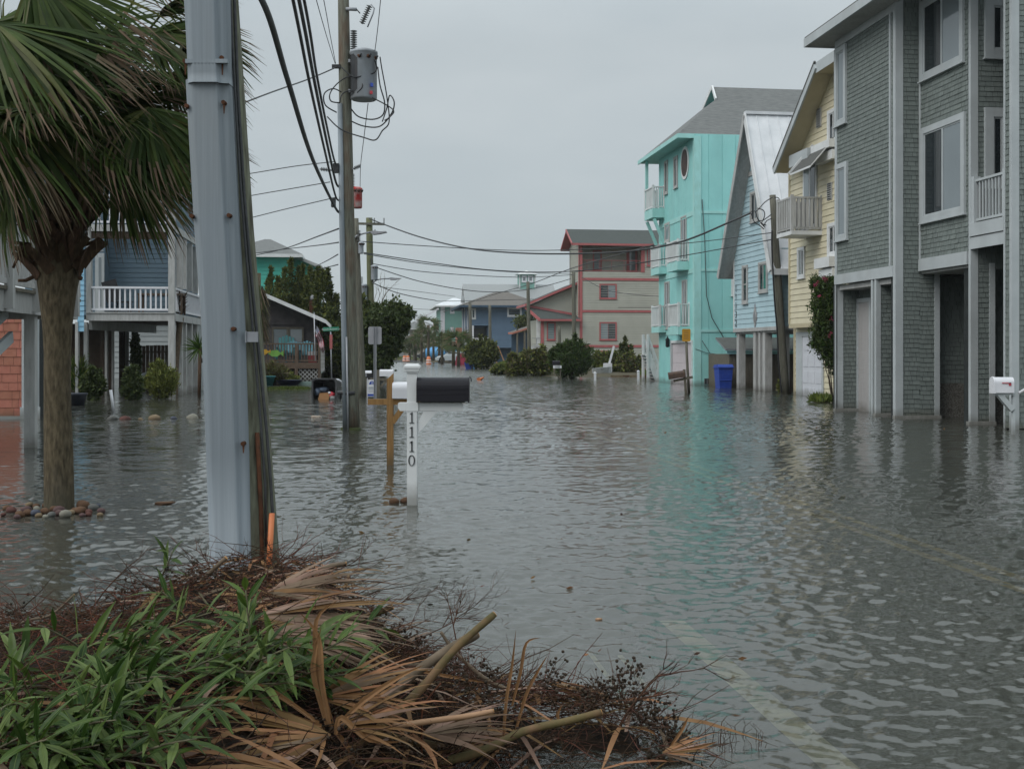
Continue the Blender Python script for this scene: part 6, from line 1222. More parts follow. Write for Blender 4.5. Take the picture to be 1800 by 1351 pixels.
# amber sign, brown leaning mailbox
b_ = G(1207, 690.5); D = b_.y; AS = thing('warning_sign', 'amber rectangular sign on dark post beside the leaning brown mailbox', 'road sign', b_); q = lambda x, y: P(x, y, D) - b_
m = MB(); m.tube([q(1211.5, 696), q(1208.5, 650), q(1205.5, 580)], [.055, .05, .045], 'polefar', 8); m.build('post', AS)
m = MB(); z0_, z1_ = q(0, 600).z, q(0, 578).z; x0, x1_ = q(1198.5, 0).x, q(1213.3, 0).x; r = .03; m.prism([(x0 + r, z0_), (x1_ - r, z0_), (x1_, z0_ + r), (x1_, z1_ - r), (x1_ - r, z1_), (x0 + r, z1_), (x0, z1_ - r), (x0, z0_ + r)], lambda a, b, t: (a, t, b), -.07, -.06, 'amber'); m.build('panel', AS)
m = MB()
for y in (581.5, 584.5, 588, 591, 594.5): m.box(q(1201.5, 0).x, q(1210, 0).x, -.074, -.07, q(0, y + .7).z, q(0, y).z, 'deckwood')
m.build('lettering', AS)
b_ = G(1206, 691.5); D = b_.y; BM = thing('mailbox', 'rusty brown mailbox tilted on leaning grey cross-post in front of the turquoise house', 'mailbox', b_); q = lambda x, y: P(x, y, D) - b_
m = MB(); m.beam(q(1206.5, 700), q(1202.5, 649), .085, .085, 'oldwood', (0, 1, 0)); m.build('post', BM); m = MB(); m.beam(q(1184, 669.5), q(1217.5, 662.5), .09, .07, 'oldwood', (0, 1, 0)); m.build('arm', BM)
m = MB(); mailbox_shape(m, 0, .56, 0, 0, .2, .25, 'mailbrown'); bo = m.build('box', BM); bo.location = q(1176.5, 666.5); bo.rotation_euler = (0, R(-8), 0)
m = MB(); flared(m, -.014, .02, 0, 0, .2, .25, 'mailbrown'); m.build('door', bo)
# white mailbox far right
D = 20.6; WM = thing('mailbox', 'white mailbox with red flag on a grey braced arm at the right edge', 'mailbox', (P(1783, 0, D).x, D, 0)); q = lambda x, y, dy=0: P(x, y, D + dy) - WM.location
m = MB(); mailbox_shape(m, q(1744, 0).x, q(1779, 0).x, 0, q(0, 690).z, .2, q(0, 662.5).z - q(0, 690).z, 'mailwhite'); bo = m.build('box', WM)
m = MB(); flared(m, q(1743, 0).x, .03, 0, q(0, 690).z, .2, .29, 'mailwhite'); m.build('door', bo)
m = MB(); m.box(q(1757, 0).x, q(1772.5, 0).x, -.112, -.104, q(0, 673.5).z, q(0, 672).z, 'red'); m.box(q(1769, 0).x, q(1773, 0).x, -.112, -.104, q(0, 677.5).z, q(0, 672).z, 'red'); m.build('flag', bo)
m = MB(); m.beam(q(1755, 692), q(1779, 720), .09, .11, 'trimgrey', (0, 1, 0)); m.build('brace', WM); m = MB(); m.box(q(1748, 0).x, q(1781, 0).x, -.06, .06, q(0, 694).z, q(0, 690.3).z, 'trimgrey'); m.build('arm', WM)
m = MB(); m.box(q(1779.5, 0).x, q(1783.5, 0).x, -.03, .05, -.35, q(0, 664).z, 'trimgrey'); m.build('post', WM)

# ------------------------------------------------------------------ bins and debris in the street
b_ = G(570, 702); D = b_.y; TB = thing('trash_bin', 'black wheeled bin lying open toward the camera with rubbish spilling inside', 'trash bin', b_, R(-4)); 
fw, bw_, dp, hh = .37, .30, 1.05, .74                         # mouth half-width, base half-width, length (lying), height
def ringr(w, h0, h1, y, r=.06): return [(-w + r, y, h0), (w - r, y, h0), (w, y, h0 + r), (w, y, h1 - r), (w - r, y, h1), (-w + r, y, h1), (-w, y, h1 - r), (-w, y, h0 + r)]
m = MB()
rg = [ringr(fw, -.10, hh - .10, 0), ringr(bw_, -.08, hh - .16, dp)]; rin = [ringr(fw - .03, -.07, hh - .13, 0), ringr(bw_ - .03, -.05, hh - .19, dp - .05)]
for a, b in ((rg[0], rg[1]), (rin[0], rin[1]), (rg[0], rin[0])):
    for i in range(8): j = (i + 1) % 8; m.face([a[i], a[j], b[j], b[i]], 'black')
m.face(rg[1], 'black'); m.face(rin[1], 'black')
m.build('body', TB); m = MB(); rl = ringr(fw + .035, -.13, hh - .07, -.02); r2 = ringr(fw - .01, -.09, hh - .11, -.02); r3 = ringr(fw + .035, -.13, hh - .07, .05)
K['greyplastic'] = M('grey_bin_rim', (.05, .052, .055), .5)
for i in range(8): j = (i + 1) % 8; m.face([rl[i], rl[j], r2[j], r2[i]], 'greyplastic'); m.face([rl[i], rl[j], r3[j], r3[i]], 'greyplastic')
m.build('rim', TB)
for sx in (-1, 1): m = MB(); m.tube([(sx * .30, .9, .0), (sx * .36, .9, .0)], .13, 'rubber', 14); m.build('wheel', TB)
m = MB(); m.hexa([(-.22, .05, -.06), (.12, .0, -.06), (.16, .35, -.06), (-.2, .4, -.06), (-.16, .08, .20), (.20, .03, .22), (.22, .35, .2), (-.15, .4, .18)], 'cardboard'); o = single(moved(m, tuple(-v for v in TB.location)), 'cardboard_box', 'crumpled cardboard box inside the fallen bin', 'box', TB.location)
m = MB(); m.ico((-.24, .2, .24), .12, 'bluebag', .25, (.8, 1, 1.1), 2); m.ico((-.08, .3, .30), .15, 'bluebag', .25, (1.3, 1, .6), 2); m.ico((.02, .35, .22), .1, 'bluebag', .3, (1.2, 1, .6), 2); single(moved(m, tuple(-v for v in TB.location)), 'trash_bag', 'blue-grey rubbish bag at the top of the fallen bin', 'bag', TB.location)
m = MB(); m.ico((.22, .12, .14), .12, 'red', .3, (.8, 1, .9), 2); m.ico((.27, .06, .03), .11, 'porcelain', .2, (1, 1, .9), 2); m.ico((.16, .05, .21), .05, 'whitebright', .3, (1, 1, .7), 2); single(moved(m, tuple(-v for v in TB.location)), 'trash_bag', 'red and grey bag at the right side in the fallen bin', 'bag', TB.location)
b_ = G(1272, 681.5); BB = thing('recycling_bin', 'blue wheeled bin between the turquoise wall and the plank shed', 'bin', b_, TH)
m = MB(); m.hexa([(-.24, -.24, -.25), (.24, -.24, -.25), (.24, .3, -.25), (-.24, .3, -.25), (-.31, -.3, .82), (.31, -.3, .82), (.31, .36, .82), (-.31, .36, .82)], 'blue'); m.box(-.26, .26, -.31, -.27, .3, .34, 'blue'); m.build('body', BB, bevel=.02)
m = MB(); m.box(-.34, .34, -.35, .40, .82, .87, 'blue'); m.prism([(-.33, .87), (.38, .87), (.3, .96), (-.2, .98)], lambda a, b, t: (t, a, b), -.32, .32, 'blue'); m.build('lid', BB, bevel=.01)
m = MB(); m.tube([(-.3, .40, .84), (.3, .40, .84)], .025, 'blue', 8); m.build('handle', BB)

# rocks
K['rock'] = [M('rock_%s' % n, c, .85, c2, 6, bump=.006, bscale=18) for n, c, c2 in (('grey', (.13, .13, .12), (.09, .09, .085)), ('brown', (.13, .075, .045), (.09, .05, .03)), ('red', (.12, .055, .045), (.085, .04, .034)), ('tan', (.22, .165, .10), (.15, .11, .07)), ('pale', (.25, .24, .20), (.18, .17, .14)), ('slate', (.09, .10, .13), (.06, .065, .085)), ('mauve', (.12, .075, .07), (.08, .05, .05)))]
def rock(name, label, pos, r, sq, mi, group=None, jit=.10):
    m = MB(); m.ico((0, 0, 0), r, K['rock'][mi], jit, sq, 2); o = m.build(name); o.location = pos; o.rotation_euler = (random.uniform(-.25, .25), random.uniform(-.25, .25), random.uniform(-.6, .6)); return tag(o, label, 'rock', group)
K2 = K
names = ['grey', 'brown', 'red', 'tan', 'pale', 'slate', 'mauve']
for px_, py, wpx, mi, lab in ((197, 737, 19, 0, 'grey rock at the foot of the white stake, leftmost of the row in the water'), (220, 737, 20, 2, 'dark red rock in the row in the water'), (247, 737, 9, 3, 'smallest tan stone in the row in the water'), (273, 736.5, 24, 3, 'broad tan rock in the row in the water'), (306, 736, 13, 5, 'dark slate rock in the row in the water'), (338, 735, 24, 4, 'pale crumbly rock in the row in the water, next to the cable guard')):
    g_ = G(px_, py); r = wpx / 2 / 2000 * g_.y; rock('rock', lab, g_ + Vector((0, 0, r * .05)), r, (1, .8, .62), mi, jit=.16)
spots = [(95, 895, 15, 1), (64, 889, 12, 1), (104, 898, 20, 6), (119, 890, 21, 4), (146, 890, 23, 1), (164, 893, 18, 0), (171, 888, 10, 5), (20, 898, 18, 2), (12, 893, 14, 1), (35, 905, 17, 1), (46, 897, 18, 6), (49, 902, 17, 1), (65, 894, 13, 4), (62, 902, 16, 5), (79, 899, 16, 1), (90, 905, 14, 0), (105, 902, 15, 6), (115, 905, 20, 4), (125, 901, 14, 3), (141, 899, 20, 1), (156, 899, 12, 2), (155, 904, 12, 2), (68, 906, 13, 3), (30, 908, 12, 6), (178, 898, 14, 6), (6, 903, 9, 2), (132, 897, 14, 1), (52, 887, 13, 3), (80, 888, 12, 1), (176, 904, 11, 3), (80, 907, 10, 4), (145, 905, 11, 6)]
order = {}
for i in sorted(range(len(spots)), key=lambda i: spots[i][0]): order.setdefault(spots[i][3], []).append(i)
NTH = ['leftmost', 'second from the left', 'third from the left', 'fourth from the left', 'fifth from the left', 'sixth from the left', 'seventh from the left', 'eighth from the left', 'ninth from the left', 'rightmost']
for i, (px_, py, wpx, mi) in enumerate(spots):
    k_ = order[mi].index(i); nth = 'only' if len(order[mi]) == 1 else ('rightmost' if k_ == len(order[mi]) - 1 else NTH[k_]); g_ = G(px_, py + 3); r = wpx / 2 / 2000 * g_.y * 1.1; rock('stone', '%s rounded stone, %s of its colour round the big palm trunk' % (names[mi], nth), g_ + Vector((0, 0, r * .45)), r, (1, .85, .72), mi, names[mi] + ' stones ringing the palm trunk', .06)
g_ = G(693, 884); rock('stone', 'brown stone against the white numbered post, left one of two', g_ + Vector((0, 0, .015)), .055, (1, .8, .7), 1); g_ = G(712, 883); rock('stone', 'brown stone touching the white numbered post', g_ + Vector((0, 0, .02)), .05, (1.1, .8, .7), 1)
m = MB(); m.ico((0, 0, 0), .06, K['rock'][1], .4, (1.6, 1, .3), 2); o = m.build('floating_leaf_clump'); o.location = G(290, 884); tag(o, 'brown clump of leaves afloat right of the big palm', 'debris')
m = MB(); m.ico((0, 0, 0), .09, M('pale_scrap', (.40, .33, .27), .8), .35, (1.4, 1, .45), 2); o = m.build('floating_litter'); o.location = G(556, 733); tag(o, 'pale scrap of litter floating below the fallen bin', 'litter')
m = MB(); m.box(-.12, .12, -.1, .1, -.05, .10, 'orange'); m.lathe([(.09, .1), (.03, .32)], (0, 0, 0), 'orange', 8); o = m.build('floating_cone'); o.location = G(841, 668); o.rotation_euler = (0, R(62), 0); tag(o, 'small orange cone tipped over in the water right of the black mailbox', 'traffic cone')
b_ = G(200, 723); m = MB(); m.tube([P(200, 726, b_.y) - b_, P(194.5, 685, b_.y) - b_], [.035, .04], 'whitebright', 8); o = m.build('stake'); o.location = b_; tag(o, 'white leaning stake standing in the water above the grey rock', 'stake')
for px_, py, pt, lab in ((1046, 668, 656, 'short white post in the water left of the brick planter'), (1122, 667.5, 653, 'short white post in the water before the brick planter')):
    b_ = G(px_, py); m = MB(); s = 2 / 2000 * b_.y; m.box(-s, s, -s, s, -.3, (P(0, pt, b_.y).z), 'whitebright'); m.lathe([(s * 1.5, 0), (s * 1.5, .03), (.01, .08)], (0, 0, P(0, pt, b_.y).z), 'whitebright', 4); o = m.build('marker_post'); o.location = b_; tag(o, lab, 'post')
b_ = G(1125, 663); m = MB()
for i in range(11):
    for j in range(2): x = -1.9 + i * .37 + j * .17; m.box(x, x + .35, -.1, .1, -.1 + j * .12, .01 + j * .12, K['rock'][3] if (i + j) % 3 else K['rock'][1])
o = m.build('brick_planter'); o.location = b_; tag(o, 'low brick planter edge below the white stair', 'planter')
# numbered mailbox before the oleander
b_ = G(984, 667); D = b_.y; NM = thing('mailbox', 'dark mailbox with white number plate before the tall oleander', 'mailbox', b_); q = lambda x, y: P(x, y, D) - b_
m = MB(); m.box(q(984, 0).x, q(986, 0).x, -.05, .05, -.3, q(0, 641).z, 'oldwood'); m.build('post', NM); m = MB(); mailbox_shape(m, q(971, 0).x, q(984, 0).x, 0, q(0, 641.5).z, .22, .24, 'blackbox'); m.build('box', NM)
m = MB(); m.box(q(972, 0).x, q(987, 0).x, -.13, -.11, q(0, 647).z, q(0, 642).z, 'whitebright'); m.build('number_plate', NM); text(NM, '1103', .15, q(979.5, 644.5) + Vector((0, -.14, 0)), (R(90), 0, 0), 'text')
# beached dinghy-like litter and skiffs beside the bushes
K['hull'] = M('pale_boat_hull', (.42, .44, .45), .5)
def skiff(px_, py, Lp, label):
    b_ = G(px_, py); L = Lp / 2000 * b_.y; m = MB(); n = 7; rings = []
    for i in range(n):
        t = i / (n - 1); w = .55 * math.sin(math.pi * (.12 + .80 * t)) ** .7 if i < n - 1 else .02; x = L * (t - .5)
        rings.append([(x, -w, .38 + .12 * t), (x, -w * .7, .02), (x, w * .7, .02), (x, w, .38 + .12 * t)])
    for a, b in zip(rings[:-1], rings[1:]):
        for j in range(3): m.face([a[j], b[j], b[j + 1], a[j + 1]], 'hull', True)
    m.face(rings[0], 'hull'); m.box(-L * .1, L * .05, -.5, .5, .3, .36, 'oldwood'); o = m.build('skiff'); o.location = b_; return tag(o, label, 'boat')
skiff(1058, 657, 34, 'small grey skiff aground behind the left white marker post'); skiff(1128, 653, 34, 'small grey skiff aground behind the brick planter')
b_ = G(1068, 655.5); m = MB(); m.box(-.3, .3, -.2, .2, .1, .7, 'mailwhite'); m.beam((.1, 0, .6), (.45, 0, 1.9), .14, .14, 'mailwhite', (0, 1, 0)); o = m.build('outboard_motor'); o.location = b_; tag(o, 'white tilted outboard motor above the grey skiff', 'boat motor')

# ------------------------------------------------------------------ far things in the middle
BARREL = None; spots = ((753.5, 640.5), (686.5, 636), (711, 635.5), (717, 635.5))
for i, (px_, py) in enumerate(spots):
    if BARREL is None:
        BARREL = thing('traffic_barrel', 'orange and white traffic barrel standing nearest in the flooded road', 'traffic barrel', G(px_, py), 0, 'orange traffic barrels down the road')
        m = MB(); m.lathe([(.33, 0), (.33, .1), (.29, .12), (.28, .35), (.26, .37), (.25, .62), (.23, .64), (.22, .9), (.1, .95)], (0, 0, 0), 'orange', 14); m.build('body', BARREL)
        for z_ in (.2, .46): m = MB(); m.lathe([(.30, z_), (.288, z_ + .11)], (0, 0, 0), 'whitebright', 14); m.build('band', BARREL)
    else:
        o = copy_tree(BARREL); o.location = G(px_, py); o['label'] = ['', 'leftmost distant traffic barrel, beside the dark shrub', 'left barrel of the close far pair before the apartment block', 'right barrel of the close far pair before the apartment block'][i]
for px_, py, mt, lab, L in ((640 + 86, 632.3, 'cardark', 'dark car parked at the far end below the apartment block', 4.4), (738, 632.2, 'cardark', 'dark car right of the other dark one at the far end', 4.4), (742.5, 630.6, 'carwhite', 'white car beyond the dark cars at the far end', 4.6), (766, 638, 'carwhite', 'white car under the sage green house right of the orange barrel', 4.2), (784, 637.4, 'carwhite', 'white car nosing out left of the crimson tarp', 4.6)):
    c = thing('parked_car', lab, 'car', G(px_, py) + Vector((0, 0, .05)), TH); car(c, L, 1.5, 1.8, mt)
b_ = G(760, 635.5); m = MB(); m.tube([(-1.0, 0, 1.3), (0, 0, 1.3), (4.2, 0, 1.3)], [.7, .95, .95], 'skyblue', 16); m.box(-.6, 3.9, -.8, .8, .1, .5, 'cardark'); o = m.build('tank_trailer'); o.location = b_; tag(o, 'light blue rounded tank trailer below the far palms', 'trailer')
b_ = G(800, 641.5); m = MB(); pts = [(0, 0), (.2, 1.1), (1.1, 1.45), (2.2, 1.35), (3.6, 1.55), (4.6, 1.3), (4.9, .1)]; m.prism(pts, lambda a, b, t: (a * .62, t, b * .9), 0, 1.8, 'redtarp'); o = m.build('covered_trailer'); o.location = b_; tag(o, 'low trailer under a crimson tarp before the slate blue house', 'covered trailer')
b_ = G(826, 648); m = MB(); m.hexa([(-.35, -.2, 0), (.25, -.2, 0), (.25, .4, 0), (-.35, .4, 0), (-.5, -.3, .55), (.35, -.3, .5), (.35, .5, .5), (-.5, .5, .55)], 'blue'); m.box(.30, .44, -.3, .5, -.1, 1.0, 'skyblue'); o = m.build('blue_tub'); o.location = b_; tag(o, 'blue plastic tub with upright side left of the dark pine bush', 'tub')
b_ = G(906, 641); D = b_.y; BS2 = thing('play_slide', 'blue plastic play slide between the slate blue house and taupe house', 'play set', b_); q = lambda x, y: P(x, y, D) - b_
m = MB(); m.box(q(905, 0).x, q(920, 0).x, 0, 1.5, q(0, 625).z, q(0, 617.5).z, 'skyblue'); m.box(q(920, 0).x, q(927, 0).x, 0, 1.5, q(0, 625).z, q(0, 617.5).z, 'blue'); m.build('tray', BS2)
m = MB(); m.box(q(911, 0).x, q(916.5, 0).x, .3, .6, -.1, q(0, 588).z, 'blue'); m.build('ladder', BS2)
for x in (906, 918): m = MB(); m.box(q(x, 0).x, q(x + 1.5, 0).x, .2, .4, -.1, q(0, 625).z, 'blue'); m.build('leg', BS2)
fr = Frame(903, 642); PR = thing('carport', 'lean-to porch roof on posts between the slate blue and red-trimmed houses', 'carport', fr.O, fr.th); S0 = Face(fr, 'S', 0)
m = MB(); slab(m, [(S0.a(901), 0, S0.z(901, 584)), (S0.a(945), 0, S0.z(945, 570)), (S0.a(945), 4, S0.z(945, 568)), (S0.a(901), 4, S0.z(901, 583))], .2, 'roofbrown', 'pinkshingle'); m.build('roof', PR)
for px_ in (908, 921, 940): m = MB(); m.box(S0.a(px_), S0.a(px_) + .2, .1, .3, -.2, S0.z(px_, 578), 'oldwood'); m.build('post', PR)
m = MB(); m.box(S0.a(907), S0.a(945), 3.8, 4, -.2, S0.z(920, 583), 'navydk'); m.build('wall', PR)
for (a, b, lab) in (((875, 608), (887, 637), 'yellowish plank leaning on the slate blue wall'), ((870, 633), (876, 640), 'short pale plank on the grass by the dark pine bush')):
    D = 118; A_, B_ = P(*b, D), P(*a, D); m = MB(); m.beam((0, 0, 0), B_ - A_, .12, .12, 'strip'); o = m.build('plank'); o.location = A_; tag(o, lab, 'plank')
# grass mounds
def mound(px0, px1_, py, h, dep, label, mat='grass', n=2500):
    a, b = G(px0, py), G(px1_, py); c = (a + b) / 2; rx = (b - a).length / 2; m = MB(); N = 20
    for j in range(5):
        r = 1 - j / 4.5; zz = h * (1 - r * r) - .02
        for i in range(N): t = 6.2832 * i / N; m.v.append((rx * r * math.cos(t), dep * r * math.sin(t), zz))
    k_ = m.mi('soil')
    for j in range(4):
        for i in range(N): m.f.append((j * N + i, j * N + (i + 1) % N, (j + 1) * N + (i + 1) % N, (j + 1) * N + i)); m.m.append(k_); m.sm.append(True)
    m.f.append(tuple(4 * N + i for i in range(N))); m.m.append(k_); m.sm.append(True); o = m.build('yard_ground'); o.location = c + Vector((0, dep * .8, 0)); tag(o, kind='structure')
    t = RNG.random(n) * 6.283; r = np.sqrt(RNG.random(n)) * .98; lf = .22 if h > .05 else .10; pts = np.stack([c.x + rx * r * np.cos(t), c.y + dep * .8 + dep * r * np.sin(t), h * (1 - r * r)], 1)
    g2 = leaf_obj('grass', pts, lf, [mat], [1], None, .2, 2.2, loc=c); tag(g2, label, 'grass', None, 'stuff')
mound(868, 935, 645, .45, 10, 'bright grass patch before the slate blue house', n=9000); mound(1130, 1160, 662, .2, 2, 'low grass under the white stair')
mound(450, 540, 686, .03, 1.4, 'flooded grass margin before the cottage deck', n=1500); mound(1432, 1469, 708, .06, .5, 'little grass tuft at the corner of the cream house', n=500)
mound(672, 730, 633.5, .5, 14, 'grass verge at the far end of the road', n=2500); mound(556, 600, 668, .35, 1.6, 'weedy bank behind the fallen bin', n=2500)

# ------------------------------------------------------------------ trees and shrubs
def tree(name, label, cat, base, blobs, n, leaf, mats, wts, asp=.4, up=.3, trunk=None, r=.15, group=None, cl=26, sig=.16, extra=None, bark='bark', shell=.55):
    t = thing(name, label, cat, base, 0, group); bl = [(b[0] - base[0], b[1] - base[1], b[2] - base[2], b[3], b[4], b[5]) for b in blobs]
    pts = blob_points(bl, n, cl, sig, shell, cut=-.05)
    if extra is not None: pts = np.concatenate([pts, extra - np.array(base)])
    leaf_obj('crown', pts, leaf, mats, wts, t, asp, up)
    tips = [(b[0] * .9, b[1], b[2]) for b in bl]
    limbs('trunk', t, (0, 0, -.2), tips, r, bark); return t
def B(px_, py, d, rx, ry, rz): p = P(px_, py, d); return (p.x, p.y, p.z, rx, ry, rz)
def W(px_, d): return px_ / 2000 * d
J = ['juniper', 'juniper2']
# junipers behind the cottage
d = 63; sp = []
for (x, yt, yb, r) in ((470, 492, 560, 9), (476, 470, 545, 10), (462, 515, 570, 9), (511, 458, 540, 11), (500, 475, 540, 12), (489, 490, 550, 12), (525, 472, 550, 12), (532, 468, 540, 8), (545, 470, 545, 9), (560, 472, 530, 8), (553, 480, 545, 10), (567, 477, 515, 6), (538, 490, 570, 12), (520, 500, 580, 14), (455, 540, 590, 10), (550, 505, 580, 12)):
    p = P(x, yb, d + random.uniform(-2, 2)); sp.append(spire_points((p.x, p.y, p.z), (yb - yt) / 2000 * d, W(r, d), 900))
tree('juniper_tree', 'broad juniper with flame-like tips behind the cottage roof', 'tree', G(515, 618 + 3000 / d), [B(480, 555, d, W(18, d), 1.6, .9), B(515, 550, d, W(26, d), 1.6, 1.0), B(545, 548, d, W(15, d), 1.5, .9), B(500, 560, d, W(40, d), 2, 1.2), B(550, 575, d, W(22, d), 2, 1.6), B(560, 610, d, W(14, d), 2, 1.4)], 11000, .19, J, [3, 2], .35, 1.3, r=.2, extra=np.concatenate(sp))
d = 60; sp = []
for (x, yt, yb, r) in ((576.5, 474, 560, 7), (580, 500, 600, 9), (557, 500, 570, 6), (590, 520, 600, 9), (572, 540, 620, 10)):
    p = P(x, yb, d); sp.append(spire_points((p.x, p.y, p.z), (yb - yt) / 2000 * d, W(r, d), 700))
tree('juniper_tree', 'dark juniper with one thin tall spire left of the second pole', 'tree', G(582, 618 + 3000 / d), [B(585, 590, d, W(16, d), 1.6, 1.6), B(590, 625, d, W(20, d), 1.6, 1.1), B(575, 600, d, W(12, d), 1.6, 1.5), B(600, 610, d, W(14, d), 1.6, 1.6)], 9000, .24, J, [1, 2], .35, .9, r=.15, extra=np.concatenate(sp))
d = 57; sp = []
for (x, yt, yb, r) in ((629, 525, 600, 10), (636, 520, 590, 10), (645, 532, 600, 10), (655, 538, 600, 9), (640, 545, 620, 16), (622, 540, 610, 8), (650, 560, 630, 16)):
    p = P(x, yb, d); sp.append(spire_points((p.x, p.y, p.z), (yb - yt) / 2000 * d, W(r, d), 700))
tree('juniper_tree', 'bright-tipped juniper between the leaning pole and the broad-leaved shrub', 'tree', G(640, 618 + 3000 / d), [B(638, 585, d, W(20, d), 1.6, 1.3), B(640, 620, d, W(22, d), 1.6, 1.1), B(628, 600, d, W(12, d), 1.6, 1.5), B(655, 600, d, W(16, d), 1.6, 1.4)], 9000, .24, J, [2, 2], .35, .9, r=.15, extra=np.concatenate(sp))
d = 50
bw = G(668, 660)
t = tree('broadleaf_shrub', 'large broad-leaved shrub with bare twigs on top, spreading right over the road', 'shrub', G(668, 658), [B(668, 565, d, W(26, d), 1.2, .75), B(690, 555, d, W(22, d), 1.1, .65), B(708, 560, d, W(14, d), .9, .55), B(719, 549, d, W(7, d), .5, .28), B(700, 580, d, W(16, d), 1, .6), B(675, 600, d, W(26, d), 1.2, .8), B(690, 606, d, W(14, d), 1, .55), B(665, 630, d, W(22, d), 1.2, .7), B(648, 640, d, W(18, d), 1.1, .5), B(677, 640, d, W(8, d), .8, .35), B(652, 590, d, W(18, d), 1.1, .9), B(727, 553, d, W(3, d), .3, .12)], 13000, .17, ['broad', 'broad2', 'bushdk'], [4, 1.2, 3], .6, .1, r=.12, shell=.45)
def bare_twig(m, p, d_, L, r, lv, mat, spread=.6, up=.1):
    p = Vector(p); d_ = Vector(d_).normalized(); pts = [p]; k_ = 4
    for i in range(k_): d_ = (d_ + Vector((random.uniform(-1, 1), random.uniform(-1, 1), random.uniform(-1, 1))) * .16 + Vector((0, 0, up * .1))).normalized(); pts.append(pts[-1] + d_ * L / k_)
    m.tube(pts, [r * (1 - .16 * i) for i in range(k_ + 1)], mat, 4, cap=False)
    if lv > 0:
        for i in range(random.randint(2, 4)):
            q_ = pts[random.randint(1, k_)]; dd_ = (d_ + Vector((random.uniform(-1, 1), random.uniform(-1, 1), random.uniform(-1, 1))) * spread).normalized(); bare_twig(m, q_, dd_, L * random.uniform(.45, .75), r * .6, lv - 1, mat, spread, up)
m = MB()
for (x0, y0_, x1_, y1_) in ((660, 545, 674, 512), (664, 545, 684, 515), (672, 545, 690, 528), (655, 548, 662, 525), (668, 540, 680, 510)):
    a, b = P(x0, y0_, d), P(x1_, y1_, d); bare_twig(m, a - t.location, b - a, (b - a).length, .018, 2, 'stemgrey', .5)
m.build('bare_twigs', t)
def bush(label, px_, py, wpx, hpx, n, leaf, mats, wts, d=None, name='bush', cat='bush', asp=.4, up=.3, group=None, k=5, spikes=14):
    kw2 = {}; b = G(px_, py) if d is None else P(px_, py, d); D = b.y; rx, rz = wpx / 2 / 2000 * D, hpx / 2000 * D; bl = []
    for i in range(k): u_ = random.uniform(-.6, .6); bl.append((b.x + u_ * rx, b.y + random.uniform(-.4, .4) * rx, b.z + rz * (.32 + .3 * random.random()), rx * random.uniform(.35, .5), rx * .45, rz * random.uniform(.28, .42)))
    bl.append((b.x, b.y, b.z + rz * .3, rx * .8, rx * .5, rz * .35)); sp = []
    for i in range(spikes):
        u_ = random.uniform(-.95, .95); hh = rz * (1.08 - .45 * abs(u_) ** 1.5) * random.uniform(.8, 1.1); sp.append(spire_points((b.x + u_ * rx, b.y + random.uniform(-.4, .4) * rx, b.z + hh * .45), hh * .55, rx * random.uniform(.08, .2), int(n / 40)))
    if sp: kw2['extra'] = np.concatenate(sp)
    return tree(name, label, cat, (b.x, b.y, b.z), bl, n, leaf, mats, wts, asp, up, r=.05, group=group, shell=.3, **kw2)
bush('dark pine-like bush in the water before the slate blue house', 845, 648, 60, 50, 9000, .30, J, [2, 1], up=.8, k=7)
bush('low dark hedge at the foot of the slate blue wall', 882, 638, 26, 12, 1500, .3, ['bushdk'], [1])
bush('wide olive undergrowth left of the tall oleander', 918, 660, 56, 44, 8000, .22, ['bush', 'bushbrown', 'bushdk'], [3, 2, 1]); bush('low straggling olive bush reaching left into the water', 890, 658, 60, 16, 4000, .2, ['bush', 'bushdk'], [2, 2])
bush('dull green undergrowth between olive bush and tall oleander', 952, 660, 50, 46, 7000, .22, ['bush', 'bushbrown', 'bushdk'], [3, 2, 1])
bush('tall dense oleander clump in the water before the red-trimmed house', 1005, 665, 74, 66, 15000, .22, ['oleander', 'bushdk', 'broad2'], [3, 3, .5], up=1.2, k=9, asp=.25)
bush('bright green undergrowth right of the tall oleander', 1068, 655, 66, 38, 8000, .24, ['bush', 'bushbrown', 'bushdk'], [4, 1, 1]); bush('brownish undergrowth behind the brick planter', 1108, 656, 46, 34, 5000, .24, ['bush', 'bushbrown', 'bushdk'], [2, 2, 1])
bush('leafy reddish shrub left of the white stair', 1137, 660, 20, 50, 3500, .18, ['bushdk', 'bush', 'pinkflower'], [5, 2, .4], up=.8)
d = 84; sp = []
for (x, yt, yb, r) in ((1099, 593, 625, 7), (1092, 605, 630, 7), (1109, 607, 632, 5), (1103, 612, 640, 9)):
    p = P(x, yb, d); sp.append(spire_points((p.x, p.y, p.z), (yb - yt) / 2000 * d, W(r, d), 500))
tree('juniper_tree', 'small twisted green juniper before the lowest red band', 'tree', G(1101, 618 + 3000 / d), [B(1100, 630, d, W(11, d), .6, .5)], 1500, .2, J, [1, 1], .35, .8, r=.1, extra=np.concatenate(sp))
d = 130; tree('pine_tree', 'dark round tree between the slate blue house and the carport roof', 'tree', G(925, 641), [B(916, 568, d, W(10, d), 1, .8), B(930, 566, d, W(12, d), 1, .9), B(924, 575, d, W(14, d), 1, .9)], 2500, .35, J, [1, 2], r=.2)
